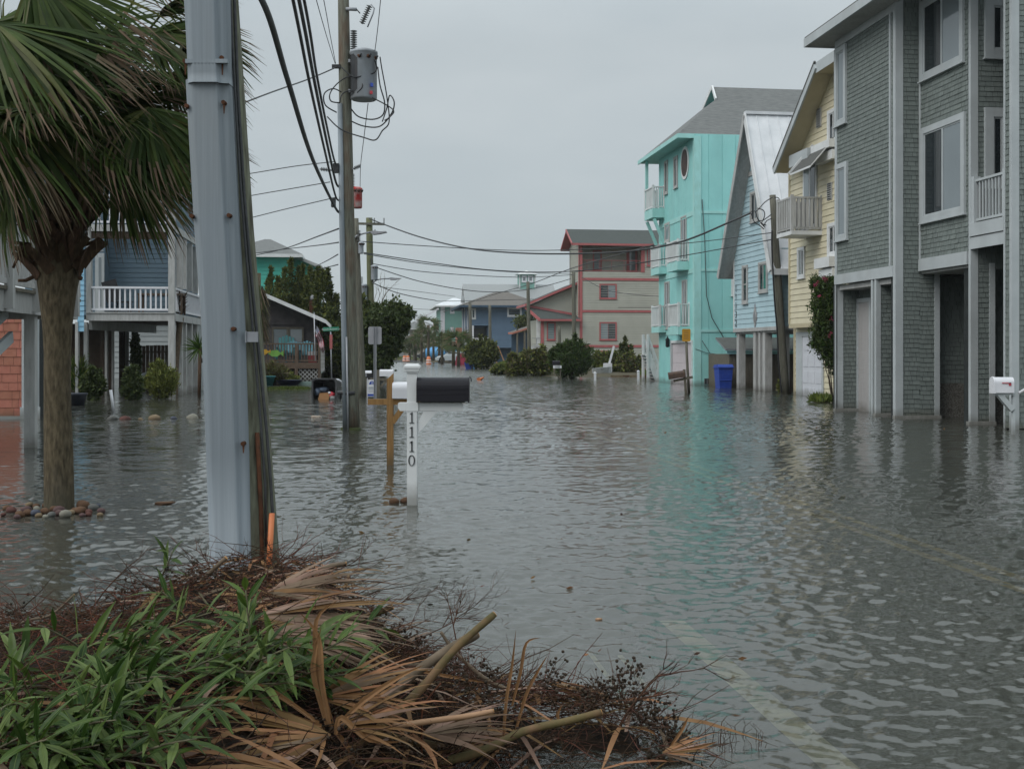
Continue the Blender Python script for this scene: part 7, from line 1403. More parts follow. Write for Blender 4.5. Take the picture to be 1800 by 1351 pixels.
# flowering oleander by the grey house
d = 33.5; t = tree('oleander', 'tall flowering oleander with pink blooms against the grey shingled house', 'shrub', P(1466, 708, 33.5), [B(1458, 508, d, W(22, d), .5, .35), B(1447, 530, d, W(20, d), .5, .45), B(1460, 545, d, W(26, d), .5, .5), B(1450, 575, d, W(24, d), .5, .5), B(1450, 600, d, W(22, d), .5, .4), B(1462, 615, d, W(16, d), .5, .5), B(1465, 640, d, W(10, d), .4, .3), B(1435, 500, d, W(8, d), .3, .2), B(1437, 600, d, W(8, d), .3, .3)], 14000, .135, ['oleander', 'bushdk', 'broad2'], [3, 3, .5], .25, .5, r=.02, shell=.2)
pts = []
for (x, y) in ((1447, 488), (1452, 492), (1436, 498), (1432, 502), (1458, 590), (1460, 586), (1450, 489), (1441, 520), (1462, 560)):
    p = P(x, y, d - .5); leaf_obj('flower_cluster', np.array(p - t.location) + RNG.normal(size=(16, 3)) * .030, .04, ['pinkflower'], [1], t, .8)
bush('small potted leafy plant at the foot of the leaning poles', 1373, 690, 12, 24, 350, .14, ['bush', 'bushbrown'], [2, 1])
# left yard plants
bush('low dark shrub left of the white stake in the carport shade', 165, 704, 34, 54, 5000, .13, ['bushdk', 'broad'], [3, 1], up=.6); bush('dark shrub right of the white stake in the carport shade', 232, 703, 34, 56, 5000, .13, ['bushdk', 'broad'], [3, 1], up=.6)
bush('feathery green bush before the white parked car', 282, 700, 60, 58, 9000, .14, ['bush', 'juniper'], [3, 2], up=1.3, asp=.2, k=8); bush('climbing dark vine on the inner carport post', 238, 690, 16, 120, 2600, .13, ['bushdk', 'broad'], [3, 1], d=43, k=7)
bush('spiky green plant in a dark tub behind the deck post', 136, 698, 22, 58, 900, .42, ['oleander', 'bush'], [2, 1], up=2.2, asp=.12)
b_ = G(134, 712); m = MB(); m.lathe([(.2, -.1), (.28, .28), (.31, .30), (.31, .34), (.26, .34)], (0, 0, 0), M('navy_pot', (.012, .016, .03), .5), 14); o = m.build('plant_pot'); o.location = b_; tag(o, 'dark navy tub holding the spiky plant behind the deck post', 'plant pot')
bush('weedy tan grasses under the cottage deck, left', 482, 676, 50, 34, 2500, .3, ['bushbrown', 'bush'], [3, 1], up=2, asp=.1); bush('small green shrub under the cottage deck', 512, 672, 24, 14, 900, .16, ['bush'], [1])
b_ = G(470, 677); m = MB(); m.lathe([(.22, -.1), (.34, .35), (.37, .37), (.37, .42), (.3, .42)], (0, 0, 0), 'teala', 14); o = m.build('plant_pot'); o.location = b_; tag(o, 'round teal pot before the cottage deck', 'plant pot')
b_ = G(508, 676); m = MB(); m.lathe([(.3, -.1), (.62, .22), (.66, .22)], (0, 0, 0), M('navy_basin', (.015, .025, .08), .5), 16); o = m.build('plastic_basin'); o.location = b_; tag(o, 'navy blue basin afloat under the cottage deck', 'basin')
b_ = G(538, 676); m = MB(); m.prism([(-.4, 0), (.4, 0), (.36, .14), (-.36, .14)], lambda a, b, t: (a, t, b), 0, .5, M('pale_green_tray', (.28, .38, .34), .5)); o = m.build('plastic_tray'); o.location = b_; tag(o, 'pale green tray before the deck lattice', 'tray')
b_ = G(592, 676); m = MB(); m.ico((0, 0, .12), .22, 'mailwhite', .15, (1.2, 1, .8), 2); m.box(-.5, .45, -.1, .1, -.05, .02, 'offwhite'); o = m.build('white_bag'); o.location = b_; tag(o, 'white bag in the water right of the fallen bin', 'bag')

# ------------------------------------------------------------------ palms
class Strips:
    def __init__(s): s.v = []; s.f = []; s.m = []
    def strip(s, pts, wid, side, mi, fold=.0, nrm=None):
        b = len(s.v)
        for p, w in zip(pts, wid):
            s.v.append(tuple(p - side * w)); s.v.append(tuple(p + side * w))
        for i in range(len(pts) - 1): s.f.append((b + 2 * i, b + 2 * i + 1, b + 2 * i + 3, b + 2 * i + 2)); s.m.append(mi[i] if isinstance(mi, list) else mi)
    def build(s, name, mats, parent=None, loc=None):
        me = bpy.data.meshes.new(name); vs = s.v if loc is None else [tuple(Vector(v) - Vector(loc)) for v in s.v]; me.from_pydata(vs, [], s.f)
        for m_ in mats: me.materials.append(K[m_])
        me.polygons.foreach_set('material_index', s.m); me.update(); o = bpy.data.objects.new(name, me); COL.objects.link(o)
        if parent: o.parent = parent
        elif loc is not None: o.location = loc
        return o
def fan(S, hub, dirv, nrm, Rl, n, spread, droop, wind, w0, mats, seg=5, tipdry=.5, jitter=.12, joined=.3):
    dirv = dirv.normalized(); nrm = (nrm - dirv * nrm.dot(dirv)).normalized(); sd = dirv.cross(nrm)
    for i in range(n):
        a = (i / (n - 1) - .5) * 2 * spread + random.uniform(-.02, .02); L = Rl * (1 - .22 * abs(a / spread) ** 2) * random.uniform(1 - jitter, 1.03)
        d_ = (dirv * math.cos(a) + sd * math.sin(a) + nrm * random.uniform(-.10, .10)).normalized(); p = Vector(hub); pts = [p.copy()]; dd_ = d_.copy(); dr = droop * random.uniform(.6, 1.5)
        for j in range(seg):
            t = (j + 1) / seg; dd_ = (dd_ + Vector((0, 0, -1)) * dr * t * t + wind * t).normalized(); p = p + dd_ * L / seg; pts.append(p.copy())
        side = d_.cross(nrm).normalized(); side = (side + nrm * random.uniform(-.7, .7)).normalized()
        wid = [w0 * .35] + [w0 * q_ for q_ in (1.0, .95, .7, .38, .06)][:seg] if seg == 5 else [w0 * (1 - .9 * (k_ / seg)) for k_ in range(seg + 1)]
        base = 1 if random.random() < .2 else 0; mi = [base] * seg
        if random.random() < tipdry: mi[-1] = 2; 
        if random.random() < tipdry * .55: mi[-2] = 2; mi[-1] = 2
        S.strip(pts, wid, side, mi)
b_ = G(104, 893); D = b_.y; PT = thing('palm_tree', 'big cabbage palm on the left with wind-blown fan crown and stone ring', 'palm tree', b_); q = lambda x, y, dy=0: P(x, y, D + dy) - b_
random.seed(21)
m = MB(); cs = [(104, 960, 26), (104, 890, 25.5), (103, 800, 24.5), (101, 700, 22.5), (101, 620, 22.5), (101, 570, 25), (101, 520, 31), (102, 480, 37), (104, 440, 40), (108, 400, 40), (112, 340, 34), (115, 290, 18)]
pts = [q(a, b) for a, b, w in cs]; rs = [w / 2000 * D for a, b, w in cs]; m.tube(smooth([p for p in pts], 3), [r for i in range(len(rs) - 1) for r in (rs[i], rs[i] * .67 + rs[i + 1] * .33, rs[i] * .33 + rs[i + 1] * .67)] + [rs[-1]], 'trunk', 28); m.build('trunk', PT)
S = Strips()                                             # crossed leaf boots
for i in range(95):
    an = random.uniform(0, 6.283); zz = q(0, random.uniform(492, 330)).z; r = .19 + random.uniform(0, .05); cx_ = q(106, 0).x
    base = Vector((cx_ + r * math.sin(an), -r * math.cos(an), zz)); tn = Vector((math.cos(an), math.sin(an), 0)) * random.choice((-1, 1)); outw = Vector((math.sin(an), -math.cos(an), 0))
    d0 = (Vector((0, 0, 1)) + tn * .75 + outw * .25).normalized(); pts = [base + d0 * .30 * t + outw * (.10 * t * t) for t in (0, .35, .7, 1)]
    S.strip(pts, [.055, .05, .038, .03], tn.cross(outw).cross(d0).normalized() if False else d0.cross(outw).normalized(), 0)
S.build('leaf_boots', ['boot'], PT)
for pl in ([(60, 458, 14), (45, 438, 20), (30, 436, 24), (24, 434, 26)], [(48, 432, 20), (38, 440, 22), (30, 455, 24), (23, 471, 24)], [(62, 485, 10), (45, 493, 16), (32, 493, 20)], [(55, 430, 10), (40, 428, 14), (18, 425, 20)], [(140, 490, 8), (143, 487, 9)], [(150, 430, -8), (165, 425, -12), (175, 418, -14)]):
    m = MB(); pp = [q(a, b, -.01 * c) for a, b, c in pl]; m.tube(pp, [.022, .019, .016, .014][:len(pp)], 'boot', 6); m.build('petiole_stub', PT)
bud = q(112, 300); wind = Vector((.16, .03, -.02))
fr_list = []
spec = []                                                # explicit fronds: hub pixel, depth offset, pointing pixel direction
for hub, dy, tip, sp_, Rr in (((-10, 40), -1.0, (330, 120), 1.15, 1.75), ((-60, 150), -1.1, (200, 420), 1.05, 1.65), ((60, -40), -.8, (330, 200), 1.2, 1.55), ((20, 180), -.9, (250, 460), 1.1, 1.35), ((-70, 60), -.6, (-20, 430), .9, 1.4),
                             ((200, 240), -.5, (330, 420), 1.25, 1.15), ((262, 190), -.6, (290, 330), 1.3, .95), ((270, 60), -.2, (460, 90), 1.3, 1.05), ((300, 130), .2, (470, 200), 1.35, .95), ((310, 250), .3, (455, 330), 1.3, .90), ((210, 250), -.3, (250, 480), 1.2, 1.2), ((170, 200), -.6, (230, 380), 1.2, 1.0), ((30, 260), -.5, (-40, 440), 1.2, 1.2), ((280, 30), .6, (400, -60), 1.3, 1.1), ((240, -10), .3, (350, -80), 1.3, 1.2), ((-30, 250), -.3, (-60, 520), 1.1, 1.1), ((230, 300), .5, (330, 470), 1.2, 1.0), ((180, 60), .5, (330, 30), 1.3, 1.1), ((330, 60), .1, (440, 170), 1.2, .85), ((20, 330), .6, (-20, 480), 1.0, .9)):
    spec.append((q(*hub, dy), (q(*tip, dy) - q(*hub, dy)), sp_, Rr))
random.seed(5)
for i in range(26):
    an = random.uniform(0, 6.283); elv = random.uniform(.15, 1.3); d_ = Vector((math.cos(an) * math.cos(elv), math.sin(an) * math.cos(elv), math.sin(elv))); hub = bud + d_ * random.uniform(.55, .9) + Vector((0, 0, .1)); spec.append((hub, d_ + Vector((.2, 0, -.5)), 1.2, random.uniform(.9, 1.15)))
for hub, d_, sp_, Rr in spec:
    S = Strips(); nv = Vector((d_.x * -.15 + random.uniform(-.3, .3), -.75, .75)) if random.random() < .8 else Vector((.2, -.2, 1))
    fan(S, hub, d_, nv, Rr, int(38 + 14 * Rr), sp_, .34 + .1 * random.random(), wind, .0185 * (.6 + .4 * Rr), None, tipdry=.5)
    o = S.build('frond', ['frond', 'frondy', 'frondtip'], PT)
    m = MB(); b0 = bud + Vector((0, 0, -.1)); mid = b0.lerp(hub, .55) + Vector((0, 0, .15)); m.tube(smooth([b0, mid, hub], 4), [.018] * 4 + [.012] * 5, 'frondy', 5); m.build('petiole', o)
# dead palm stub in the left yard
b_ = G(313, 694); D = b_.y; DP = thing('dead_palm', 'slim beheaded palm with dead leaf stubs before the porch corner', 'palm tree', b_); q = lambda x, y, dy=0: P(x, y, D + dy) - b_
m = MB(); m.tube(smooth([q(307, 700), q(309, 640), q(314, 590), (q(317, 558))], 4), [.12, .12, .115, .11, .11, .105, .1, .1, .10, .10, .11, .12, .13][:13], K['stemgrey'], 12); m.build('trunk', DP)
S = Strips()
for i in range(90):
    an = random.uniform(0, 6.28); t = random.random(); base = q(317, 556 - 34 * t) + Vector((math.cos(an), math.sin(an), 0)) * .1; d_ = Vector((math.cos(an) * 1.0, math.sin(an) * 1.0, .5 + t)).normalized(); L = .22 + .12 * random.random()
    S.strip([base, base + d_ * L * .5, base + d_ * L + Vector((0, 0, -.03))], [.035, .028, .008], d_.cross(Vector((0, 0, 1))).normalized(), 0)
S.build('leaf_stubs', ['boot'], DP)
b_ = G(352, 700); S = Strips(); hub = P(350, 612, 38); 
for i in range(50):
    d_ = Vector(RNG.normal(size=3)); d_.y *= .6; d_ = d_.normalized(); L = .62; S.strip([hub, hub + d_ * L * .5, hub + d_ * L + Vector((0, 0, -.04))], [.02, .018, .002], d_.cross(Vector((.1, 1, .2))).normalized(), 0)
yk = thing('yucca', 'spiky yucca head beside the left edge of the cable guard', 'plant', (hub.x, hub.y, 0)); S.build('leaves', ['oleander'], yk, None).location = (-hub.x, -hub.y, 0); m = MB(); m.tube([(0, 0, -.2), (.03, 0, hub.z)], .06, 'boot', 8); m.build('trunk', yk)
# skirted palm peeking between the near pole and the cottage
b_ = G(452, 676); D = b_.y; SP = thing('palm_tree', 'palm with hanging dead skirt between the nearest pole and the cottage roof', 'palm tree', b_); q = lambda x, y, dy=0: P(x, y, D + dy) - b_
m = MB(); m.tube([(0, 0, -.2), q(452, 480)], .17, 'trunk', 10); m.build('trunk', SP); S = Strips()
for i in range(520):
    t = random.random(); an = random.uniform(0, 6.28); base = q(453, 500 + 80 * t) + Vector((math.cos(an), math.sin(an), 0)) * .22; d_ = Vector((math.cos(an) * .55, math.sin(an) * .55, -1)).normalized(); L = .8; S.strip([base, base + d_ * L * .5, base + d_ * L + Vector((0, 0, -.1))], [.03, .03, .005], d_.cross(Vector((math.cos(an), math.sin(an), 0.2))).normalized(), 2 if random.random() < .6 else 1)
S.build('dead_skirt', ['frond', 'frondy', 'frondtip'], SP)
def far_palm(label, px_, py_base, d, ptop, Rr, group=None, mats=('frond', 'frondy', 'frondtip')):
    b_ = P(px_, py_base, d); b_.z = 0; t = thing('palm_tree', label, 'palm tree', b_, 0, group); top = P(px_, ptop, d) - b_; m = MB(); m.tube([(0, 0, -.2), top * .5, top], [.2, .17, .19], 'trunk', 8); m.build('trunk', t); S = Strips()
    for i in range(26):
        an = random.uniform(0, 6.28); el_ = random.uniform(-.6, 1.1); dd_ = Vector((math.cos(an) * math.cos(el_), math.sin(an) * math.cos(el_), math.sin(el_))); hub = top + dd_ * Rr * .45; fan(S, hub, dd_ + Vector((0, 0, -.2)), Vector((0, -.7, .7)), Rr * .62, 13, 1.3, .3, Vector((.05, 0, 0)), .07, None, seg=3, tipdry=.15)
    S.build('crown', list(mats), t); return t
for i, (x, yb, d, yt, Rr) in enumerate(((753, 634, 150, 571, 1.9), (741, 633, 165, 592, 1.9), (731, 632, 180, 601, 1.9), (720, 632, 180, 610, 1.7), (762, 634, 165, 596, 2.0), (772, 635, 155, 600, 2.0), (777, 636, 140, 606, 1.6), (797, 639, 122, 600, 1.6), (806, 639, 118, 603, 1.9), (748, 633, 185, 606, 1.9))):
    far_palm(['tallest far palm, its crown before the apartment roof', 'palm left of the tallest far palm', 'second palm left of the tallest far one', 'leftmost small palm before the apartment block', 'palm just right of the tallest far palm', 'palm under the white stair flights of the sage house', 'small palm left of the blue street corner', 'palm left of the crimson tarp', 'dark palm beside the slate blue house corner', 'low palm behind the slim pale pole'][i], x, yb, d, yt, Rr, 'far palms down the street')
m = MB(); pts = []
pts = blob_points([(P(x, 625, 235 + 10 * math.sin(x)).x, 235 + 10 * math.sin(x), 1.5 + random.random() * 2, 6, 4, 2.2 + random.random() * 1.5) for x in list(range(-60, 700, 15)) + list(range(770, 1000, 18))], 9000, 26, .2)
tag(leaf_obj('tree_line', pts, .9, ['bushdk', 'broad'], [2, 1], None, .6, loc=(0, 235, 0)), 'low dark tree line at the end of the street', 'tree line', None, 'stuff')
# ================================================================== DEBRIS HEAP
random.seed(33)
tab = []
for (px_, py, yr) in ((-500, 1105, 4.7), (-100, 1108, 4.8), (0, 1096, 4.8), (150, 1080, 4.9), (250, 1040, 5.0), (350, 1008, 5.3), (440, 985, 5.6), (520, 985, 5.6), (580, 1015, 5.3), (650, 1080, 5.0), (700, 1130, 4.8), (800, 1185, 4.62), (900, 1205, 4.52), (1000, 1215, 4.45), (1100, 1235, 4.38), (1160, 1280, 4.3), (1210, 1315, 4.22), (1250, 1350, 4.15), (1300, 1400, 4.1)):
    p = P(px_, py, yr); tab.append((p.x, max(p.z, -.1), yr))
tab.sort()
TX, TZ, TY = (np.array([t[i] for t in tab]) for i in range(3))
def heap(X, Y):
    X = np.asarray(X, float); Y = np.asarray(Y, float); R_ = np.maximum(np.interp(X, TX, TZ), 0); Yr = np.interp(X, TX, TY); Yf = np.interp(X, [-1.2, -.7, -.45, -.1, .3, .7], [1.0, 2.7, 3.5, 4.05, 4.15, 4.1])
    wb = np.interp(X, [-1.6, -.6, -.1, .7], [.8, .55, .40, .25]); s = np.clip((Y - Yr) / wb, 0, 1); back = R_ * (1 - s * s * 1.5); t = np.clip((Yr - Y) / np.maximum(Yr - Yf, .05), 0, 1.3); front = R_ * (1 - t ** 2.2)
    h = np.where(Y > Yr, back, front); return h + .025 * np.sin(X * 7.1 + Y * 3) * np.sin(Y * 5.3 - X * 2) * (h > 0.05)
def hit(px_, py, lift=0.0):
    r = ray(px_, py); d = 2.2
    while d < 7.5:
        p = Vector((0, 0, CZ)) + r * d
        if p.z <= float(heap(p.x, p.y)) + lift: return p
        d += .01
    return P(px_, py, 4.6)
m = MB(); nx, ny = 120, 130; xs_ = np.linspace(-3.4, .85, nx); ys_ = np.linspace(1.6, 6.7, ny); XX, YY = np.meshgrid(xs_, ys_); ZZ = np.maximum(heap(XX, YY) - .055 - .07 * (XX > -.25) * (YY > 3.5) + RNG.normal(size=XX.shape) * .012, -.28)
m.v = [tuple(v) for v in np.stack([XX, YY, ZZ], -1).reshape(-1, 3)]; k_ = m.mi('mulch')
for j in range(ny - 1):
    for i in range(nx - 1):
        if max(ZZ[j, i], ZZ[j + 1, i + 1], ZZ[j, i + 1], ZZ[j + 1, i]) > -.12: m.f.append((j * nx + i, j * nx + i + 1, (j + 1) * nx + i + 1, (j + 1) * nx + i)); m.m.append(k_); m.sm.append(True)
tag(m.build('plant_litter'), 'dark matted bed of the storm debris heap', 'plant litter', None, 'stuff')
def sample(n, xr=(-3.2, .8), yr=(2.3, 6.4), keep=None):
    out = []
    while len(out) < n:
        x = random.uniform(*xr); y = random.uniform(*yr); h = float(heap(x, y))
        if h > .0 and (keep is None or keep(x, y)): out.append((x, y, h))
    return out
def twigs(n, mat, L=(.12, .42), r=(.0012, .0028), up=(-.1, .5), **kw):
    m = MB()
    for x, y, h in sample(n, **kw):
        a = random.uniform(0, 6.283); d_ = Vector((math.cos(a), math.sin(a), random.uniform(*up))).normalized(); l = random.uniform(*L); p = Vector((x, y, h + random.uniform(-.05, .03))); pts = [p]
        for i in range(3): d_ = (d_ + Vector((random.uniform(-.35, .35), random.uniform(-.35, .35), random.uniform(-.35, .25)))).normalized(); pts.append(pts[-1] + d_ * l / 3)
        rr = random.uniform(*r); m.tube(pts, [rr, rr * .9, rr * .7, rr * .4], mat, 3, cap=False)
    return m
o = tag(twigs(4200, 'twig').build('twig_litter'), 'tangle of dark brown twigs covering the debris heap', 'twigs', None, 'stuff')
o = tag(twigs(1500, 'twigred', (.08, .3), keep=lambda x, y: x < -.9).build('twig_litter'), 'tangle of rusty fine twigs on the left and back of the heap', 'twigs', None, 'stuff')
o = tag(twigs(1500, 'twig', (.06, .26), keep=lambda x, y: x > -.7 and y > 3.6, up=(-.2, .7)).build('twig_litter'), 'dense dark twigs on the right tongue of the heap', 'twigs', None, 'stuff')
S = Strips()                                             # loose dry blades
for x, y, h in sample(520, keep=lambda x, y: x > -1.5):
    a = random.uniform(0, 6.283); d_ = Vector((math.cos(a), math.sin(a), random.uniform(-.1, .35))).normalized(); l = random.uniform(.15, .45); p = Vector((x, y, h - .01)); pts = [p]
    for i in range(4): d_ = (d_ + Vector((random.uniform(-.2, .2), random.uniform(-.2, .2), -.12))).normalized(); pts.append(pts[-1] + d_ * l / 4)
    S.strip(pts, [.006, .010, .009, .006, .001], d_.cross(Vector((random.uniform(-.5, .5), random.uniform(-.5, .5), 1))).normalized(), random.choice((0, 0, 1)))
tag(S.build('dry_blades', ['dryfan', 'drygrey']), 'loose dry palm blades scattered over the heap', 'dry leaves', None, 'stuff')
m = MB()                                                 # berry clusters
cl_ = sample(105, keep=lambda x, y: x > -.62 and y > 3.7) + sample(22, keep=lambda x, y: -1.6 < x < -.7 and y > 4.6) + sample(24, keep=lambda x, y: x < -1.5 and y > 3.9)
for (x, y, h) in cl_ + [(P(a, b, 4.35).x, 4.35, P(a, b, 4.35).z - .03) for a, b in ((1115, 1165), (1108, 1180), (1095, 1175), (1085, 1190), (1120, 1190), (1075, 1200), (1140, 1222), (1150, 1235), (1165, 1245), (1160, 1270), (1130, 1265), (1135, 1285), (1175, 1290), (1190, 1300), (975, 1165), (1200, 1305), (970, 1175))]:
    c = Vector((x, y, h + random.uniform(.0, .05))); kk = random.randint(10, 20)
    for i in range(kk):
        p = c + Vector(RNG.normal(size=3) * .026); m.ico(p, random.uniform(.0045, .0075), 'berry', .1)
        if i % 2: m.tube([c + Vector((0, 0, -.03)), p], .0009, 'twig', 3, cap=False)
tag(m.build('dried_berries'), 'clusters of dark dried berries on the right tongue of the heap', 'berries', None, 'stuff')

# cut oleander sprigs: lance leaves with a pale midrib
def lance(S, base, d_, L, w, pale):
    d_ = d_.normalized(); up = Vector((random.uniform(-.5, .5), random.uniform(-.6, .2), 1)); sd = d_.cross(up).normalized(); nn = sd.cross(d_).normalized(); pts = [Vector(base)]; dd_ = d_.copy()
    for i in range(5): dd_ = (dd_ + Vector((0, 0, -.10)) + nn * random.uniform(-.05, .05)).normalized(); pts.append(pts[-1] + dd_ * L / 5)
    wd = [.0012, w * .62, w, w * .88, w * .5, .0005]; b = len(S.v); mi = 1 if pale else 0
    for p, q_ in zip(pts, wd): S.v += [tuple(p - sd * q_ + nn * q_ * .28), tuple(p), tuple(p + sd * q_ + nn * q_ * .28)]
    for i in range(5):
        for j in range(2): S.f.append((b + 3 * i + j, b + 3 * i + j + 1, b + 3 * i + j + 4, b + 3 * i + j + 3)); S.m.append(mi)
    b = len(S.v)
    for p, q_ in zip(pts, wd): S.v += [tuple(p - sd * .0011 + nn * .0012), tuple(p + sd * .0011 + nn * .0012)]
    for i in range(5): S.f.append((b + 2 * i, b + 2 * i + 1, b + 2 * i + 3, b + 2 * i + 2)); S.m.append(1)
def sprig(p, d_, L, n, label, group=None, leafL=(.12, .20), w=(.0095, .0145)):
    S = Strips(); t = thing('oleander_sprig', label, 'cut branch', p, 0, group); d_ = Vector(d_).normalized(); pts = [Vector((0, 0, 0))]
    for i in range(5): d_ = (d_ + Vector((random.uniform(-.15, .15), random.uniform(-.15, .15), random.uniform(-.12, .05)))).normalized(); pts.append(pts[-1] + d_ * L / 5)
    m = MB(); m.tube(pts, [.005, .0045, .004, .0035, .003, .002], 'oleanderstem', 5); m.build('stem', t)
    for i in range(n):
        q_ = .12 + .88 * i / n; f = q_ * 5; k_ = min(int(f), 4); b = pts[k_].lerp(pts[k_ + 1], f - k_); an = i * 2.4; ax = (pts[k_ + 1] - pts[k_]).normalized(); s1 = ax.cross(Vector((.1, .2, 1))).normalized(); s2 = ax.cross(s1)
        ld = ax * random.uniform(.6, 1.5) + s1 * math.cos(an) + s2 * math.sin(an) + Vector((0, 0, .15)); lance(S, b, ld, random.uniform(*leafL) * (1 - .25 * q_ * (random.random())), random.uniform(*w), random.random() < .32)
    S.build('leaves', ['oleander', 'oleander2'], t); return t
G1 = 'cut oleander sprigs strewn over the heap'
k_ = 0
while k_ < 60:
    x = random.uniform(-60, 560); y = random.uniform(1045, 1345)
    if y < 1060 + max(0, (200 - x)) * .25 or (x > 270 and y > 1235 - (x - 270) * .05 and y > 1215) or (x > 430 and y < 1110) or (x < 420 and y < 1110) or (x < 230 and y < 1150) or (x < 110 and y < 1200): continue
    p = hit(x, y, .02); a = random.uniform(0, 6.283) if random.random() < .5 else random.uniform(-.9, .6)
    sprig(p, (math.cos(a), math.sin(a) * .8, random.uniform(.0, .55)), random.uniform(.16, .34), random.randint(10, 17), 'cut oleander sprig with long green leaves lying on the left of the heap', G1); k_ += 1
for (x0, y0_, x1_, y1_, n, lab) in ((283, 1015, 300, 965, 9, 'upright oleander sprig on the back edge of the heap'), (350, 1040, 470, 1200, 18, 'long oleander sprig pointing down right in the middle of the heap'), (440, 1140, 440, 1030, 10, 'upright oleander shoot below the nearest pole'), (520, 1170, 470, 1210, 14, 'oleander sprig beside the grey forked branch'), (330, 1090, 300, 1030, 12, 'tall oleander sprig on the crest left of the nearest pole')):
    a = hit(x0, y0_, .02); b = P(x1_, y1_, a.y - .05); sprig(a, b - a, (b - a).length, n, lab, leafL=(.10, .16), w=(.010, .013))

# dead palm fans
def deadfan(label, hubpx, dd, tippx, n, spread, Rl, w0, mats, droop=.12, nrm=(-.1, -.6, .8), wind=(0, 0, 0), petiole=None):
    hub = hit(*hubpx, .03) + Vector((0, dd, 0)); t = thing('dead_palm_frond', label, 'palm frond', hub); tp = P(tippx[0], tippx[1], hub.y + (tippx[2] if len(tippx) > 2 else 0)); S = Strips()
    fan(S, Vector((0, 0, 0)), tp - hub, Vector(nrm), Rl, n, spread, droop, Vector(wind), w0, None, tipdry=0, jitter=.35); S.build('blades', mats, t)
    if petiole: m = MB(); m.tube([Vector((0, 0, -.01)), P(*petiole, hub.y - .1) - hub], [.010, .014], 'strip', 6); m.build('petiole', t)
    return t
deadfan('grey-brown dead palm fan pointing right below the nearest pole', (448, 1082), 0, (715, 1098, -.1), 44, .42, .66, .0095, ['drygrey', 'dryfan'])
deadfan('upper grey-brown dead palm fan reaching toward the numbered post', (470, 1040), 0, (640, 1010, .05), 26, .45, .48, .009, ['drygrey', 'dryfan'])
deadfan('dead fan layered under the grey-brown one', (470, 1100), -.1, (720, 1140, -.1), 30, .3, .62, .009, ['drygrey', 'dryfan'])
deadfan('large tan dead palm fan splayed left at the bottom of the heap', (585, 1282), -.05, (300, 1310, -.15), 34, .62, .60, .0085, ['dryfan', 'drygrey'], .16, (.1, -.5, .85))
deadfan('tan dead palm fan half sunk at the bottom left', (560, 1330), -.15, (260, 1350, -.25), 24, .5, .5, .0085, ['dryfan', 'drygrey'], .14, (.1, -.5, .85))
deadfan('arched straw-coloured palm blades on the right tongue of the heap', (960, 1205), .05, (1150, 1235, 0), 12, .22, .44, .007, ['dryfan', 'drygrey'], .22)
deadfan('small brown palm tuft at the right tip of the heap', (1165, 1322), 0, (1260, 1305, 0), 10, .5, .24, .006, ['dryfan', 'drygrey'], .05)
deadfan('tan blades fanning right from the middle of the heap', (600, 1275), 0, (760, 1230, -.1), 14, .5, .42, .0075, ['dryfan', 'drygrey'], .14)
deadfan('layered tan dead palm fan between the oleander and the cut stems', (560, 1225), 0, (730, 1190, -.1), 26, .5, .46, .0085, ['dryfan', 'drygrey'], .14)
deadfan('brown dead palm fan tucked under the split pale stalk', (740, 1290), 0, (880, 1262, 0), 20, .5, .36, .0075, ['drygrey', 'dryfan'], .14)
deadfan('ragged dead palm fan on the crest right of the orange conduit', (500, 1010), 0, (640, 1040, 0), 22, .6, .40, .008, ['drygrey', 'dryfan'], .16)
deadfan('straw fan lying across the foot of the greenish cut stem', (900, 1290), 0, (760, 1330, -.1), 20, .6, .34, .007, ['dryfan', 'drygrey'], .14)
def blade(label, pts, w, mat='dryfan', D0=None, group=None):
    h = hit(pts[0][0], pts[0][1], .03) if D0 is None else P(pts[0][0], pts[0][1], D0); v = [P(x, y, h.y + (p_[0] if p_ else 0)) for (x, y, *p_) in pts]; v = smooth(v, 4); n = len(v); S = Strips(); v = [a - h for a in v]
    wd = [w * (.6 + .8 * math.sin(math.pi * min(1, (i / (n - 1)) * .9 + .1)) ) * (1 - (i / (n - 1)) ** 4 * .95) / 1.3 for i in range(n)]
    b = 0
    for i, p in enumerate(v):
        d_ = (v[min(i + 1, n - 1)] - v[max(i - 1, 0)]).normalized(); sd = d_.cross(Vector((.15, -1, .35))).normalized(); S.v += [tuple(p - sd * wd[i]), tuple(p + Vector((0, .004, -.002))), tuple(p + sd * wd[i])]
    for i in range(n - 1):
        for j in range(2): S.f.append((3 * i + j, 3 * i + j + 1, 3 * i + j + 4, 3 * i + j + 3)); S.m.append(0)
    o = S.build('fallen_palm_leaf', [mat]); o.location = h; return tag(o, label, 'dry leaf', group)
G2 = 'long curved tan palm blades'
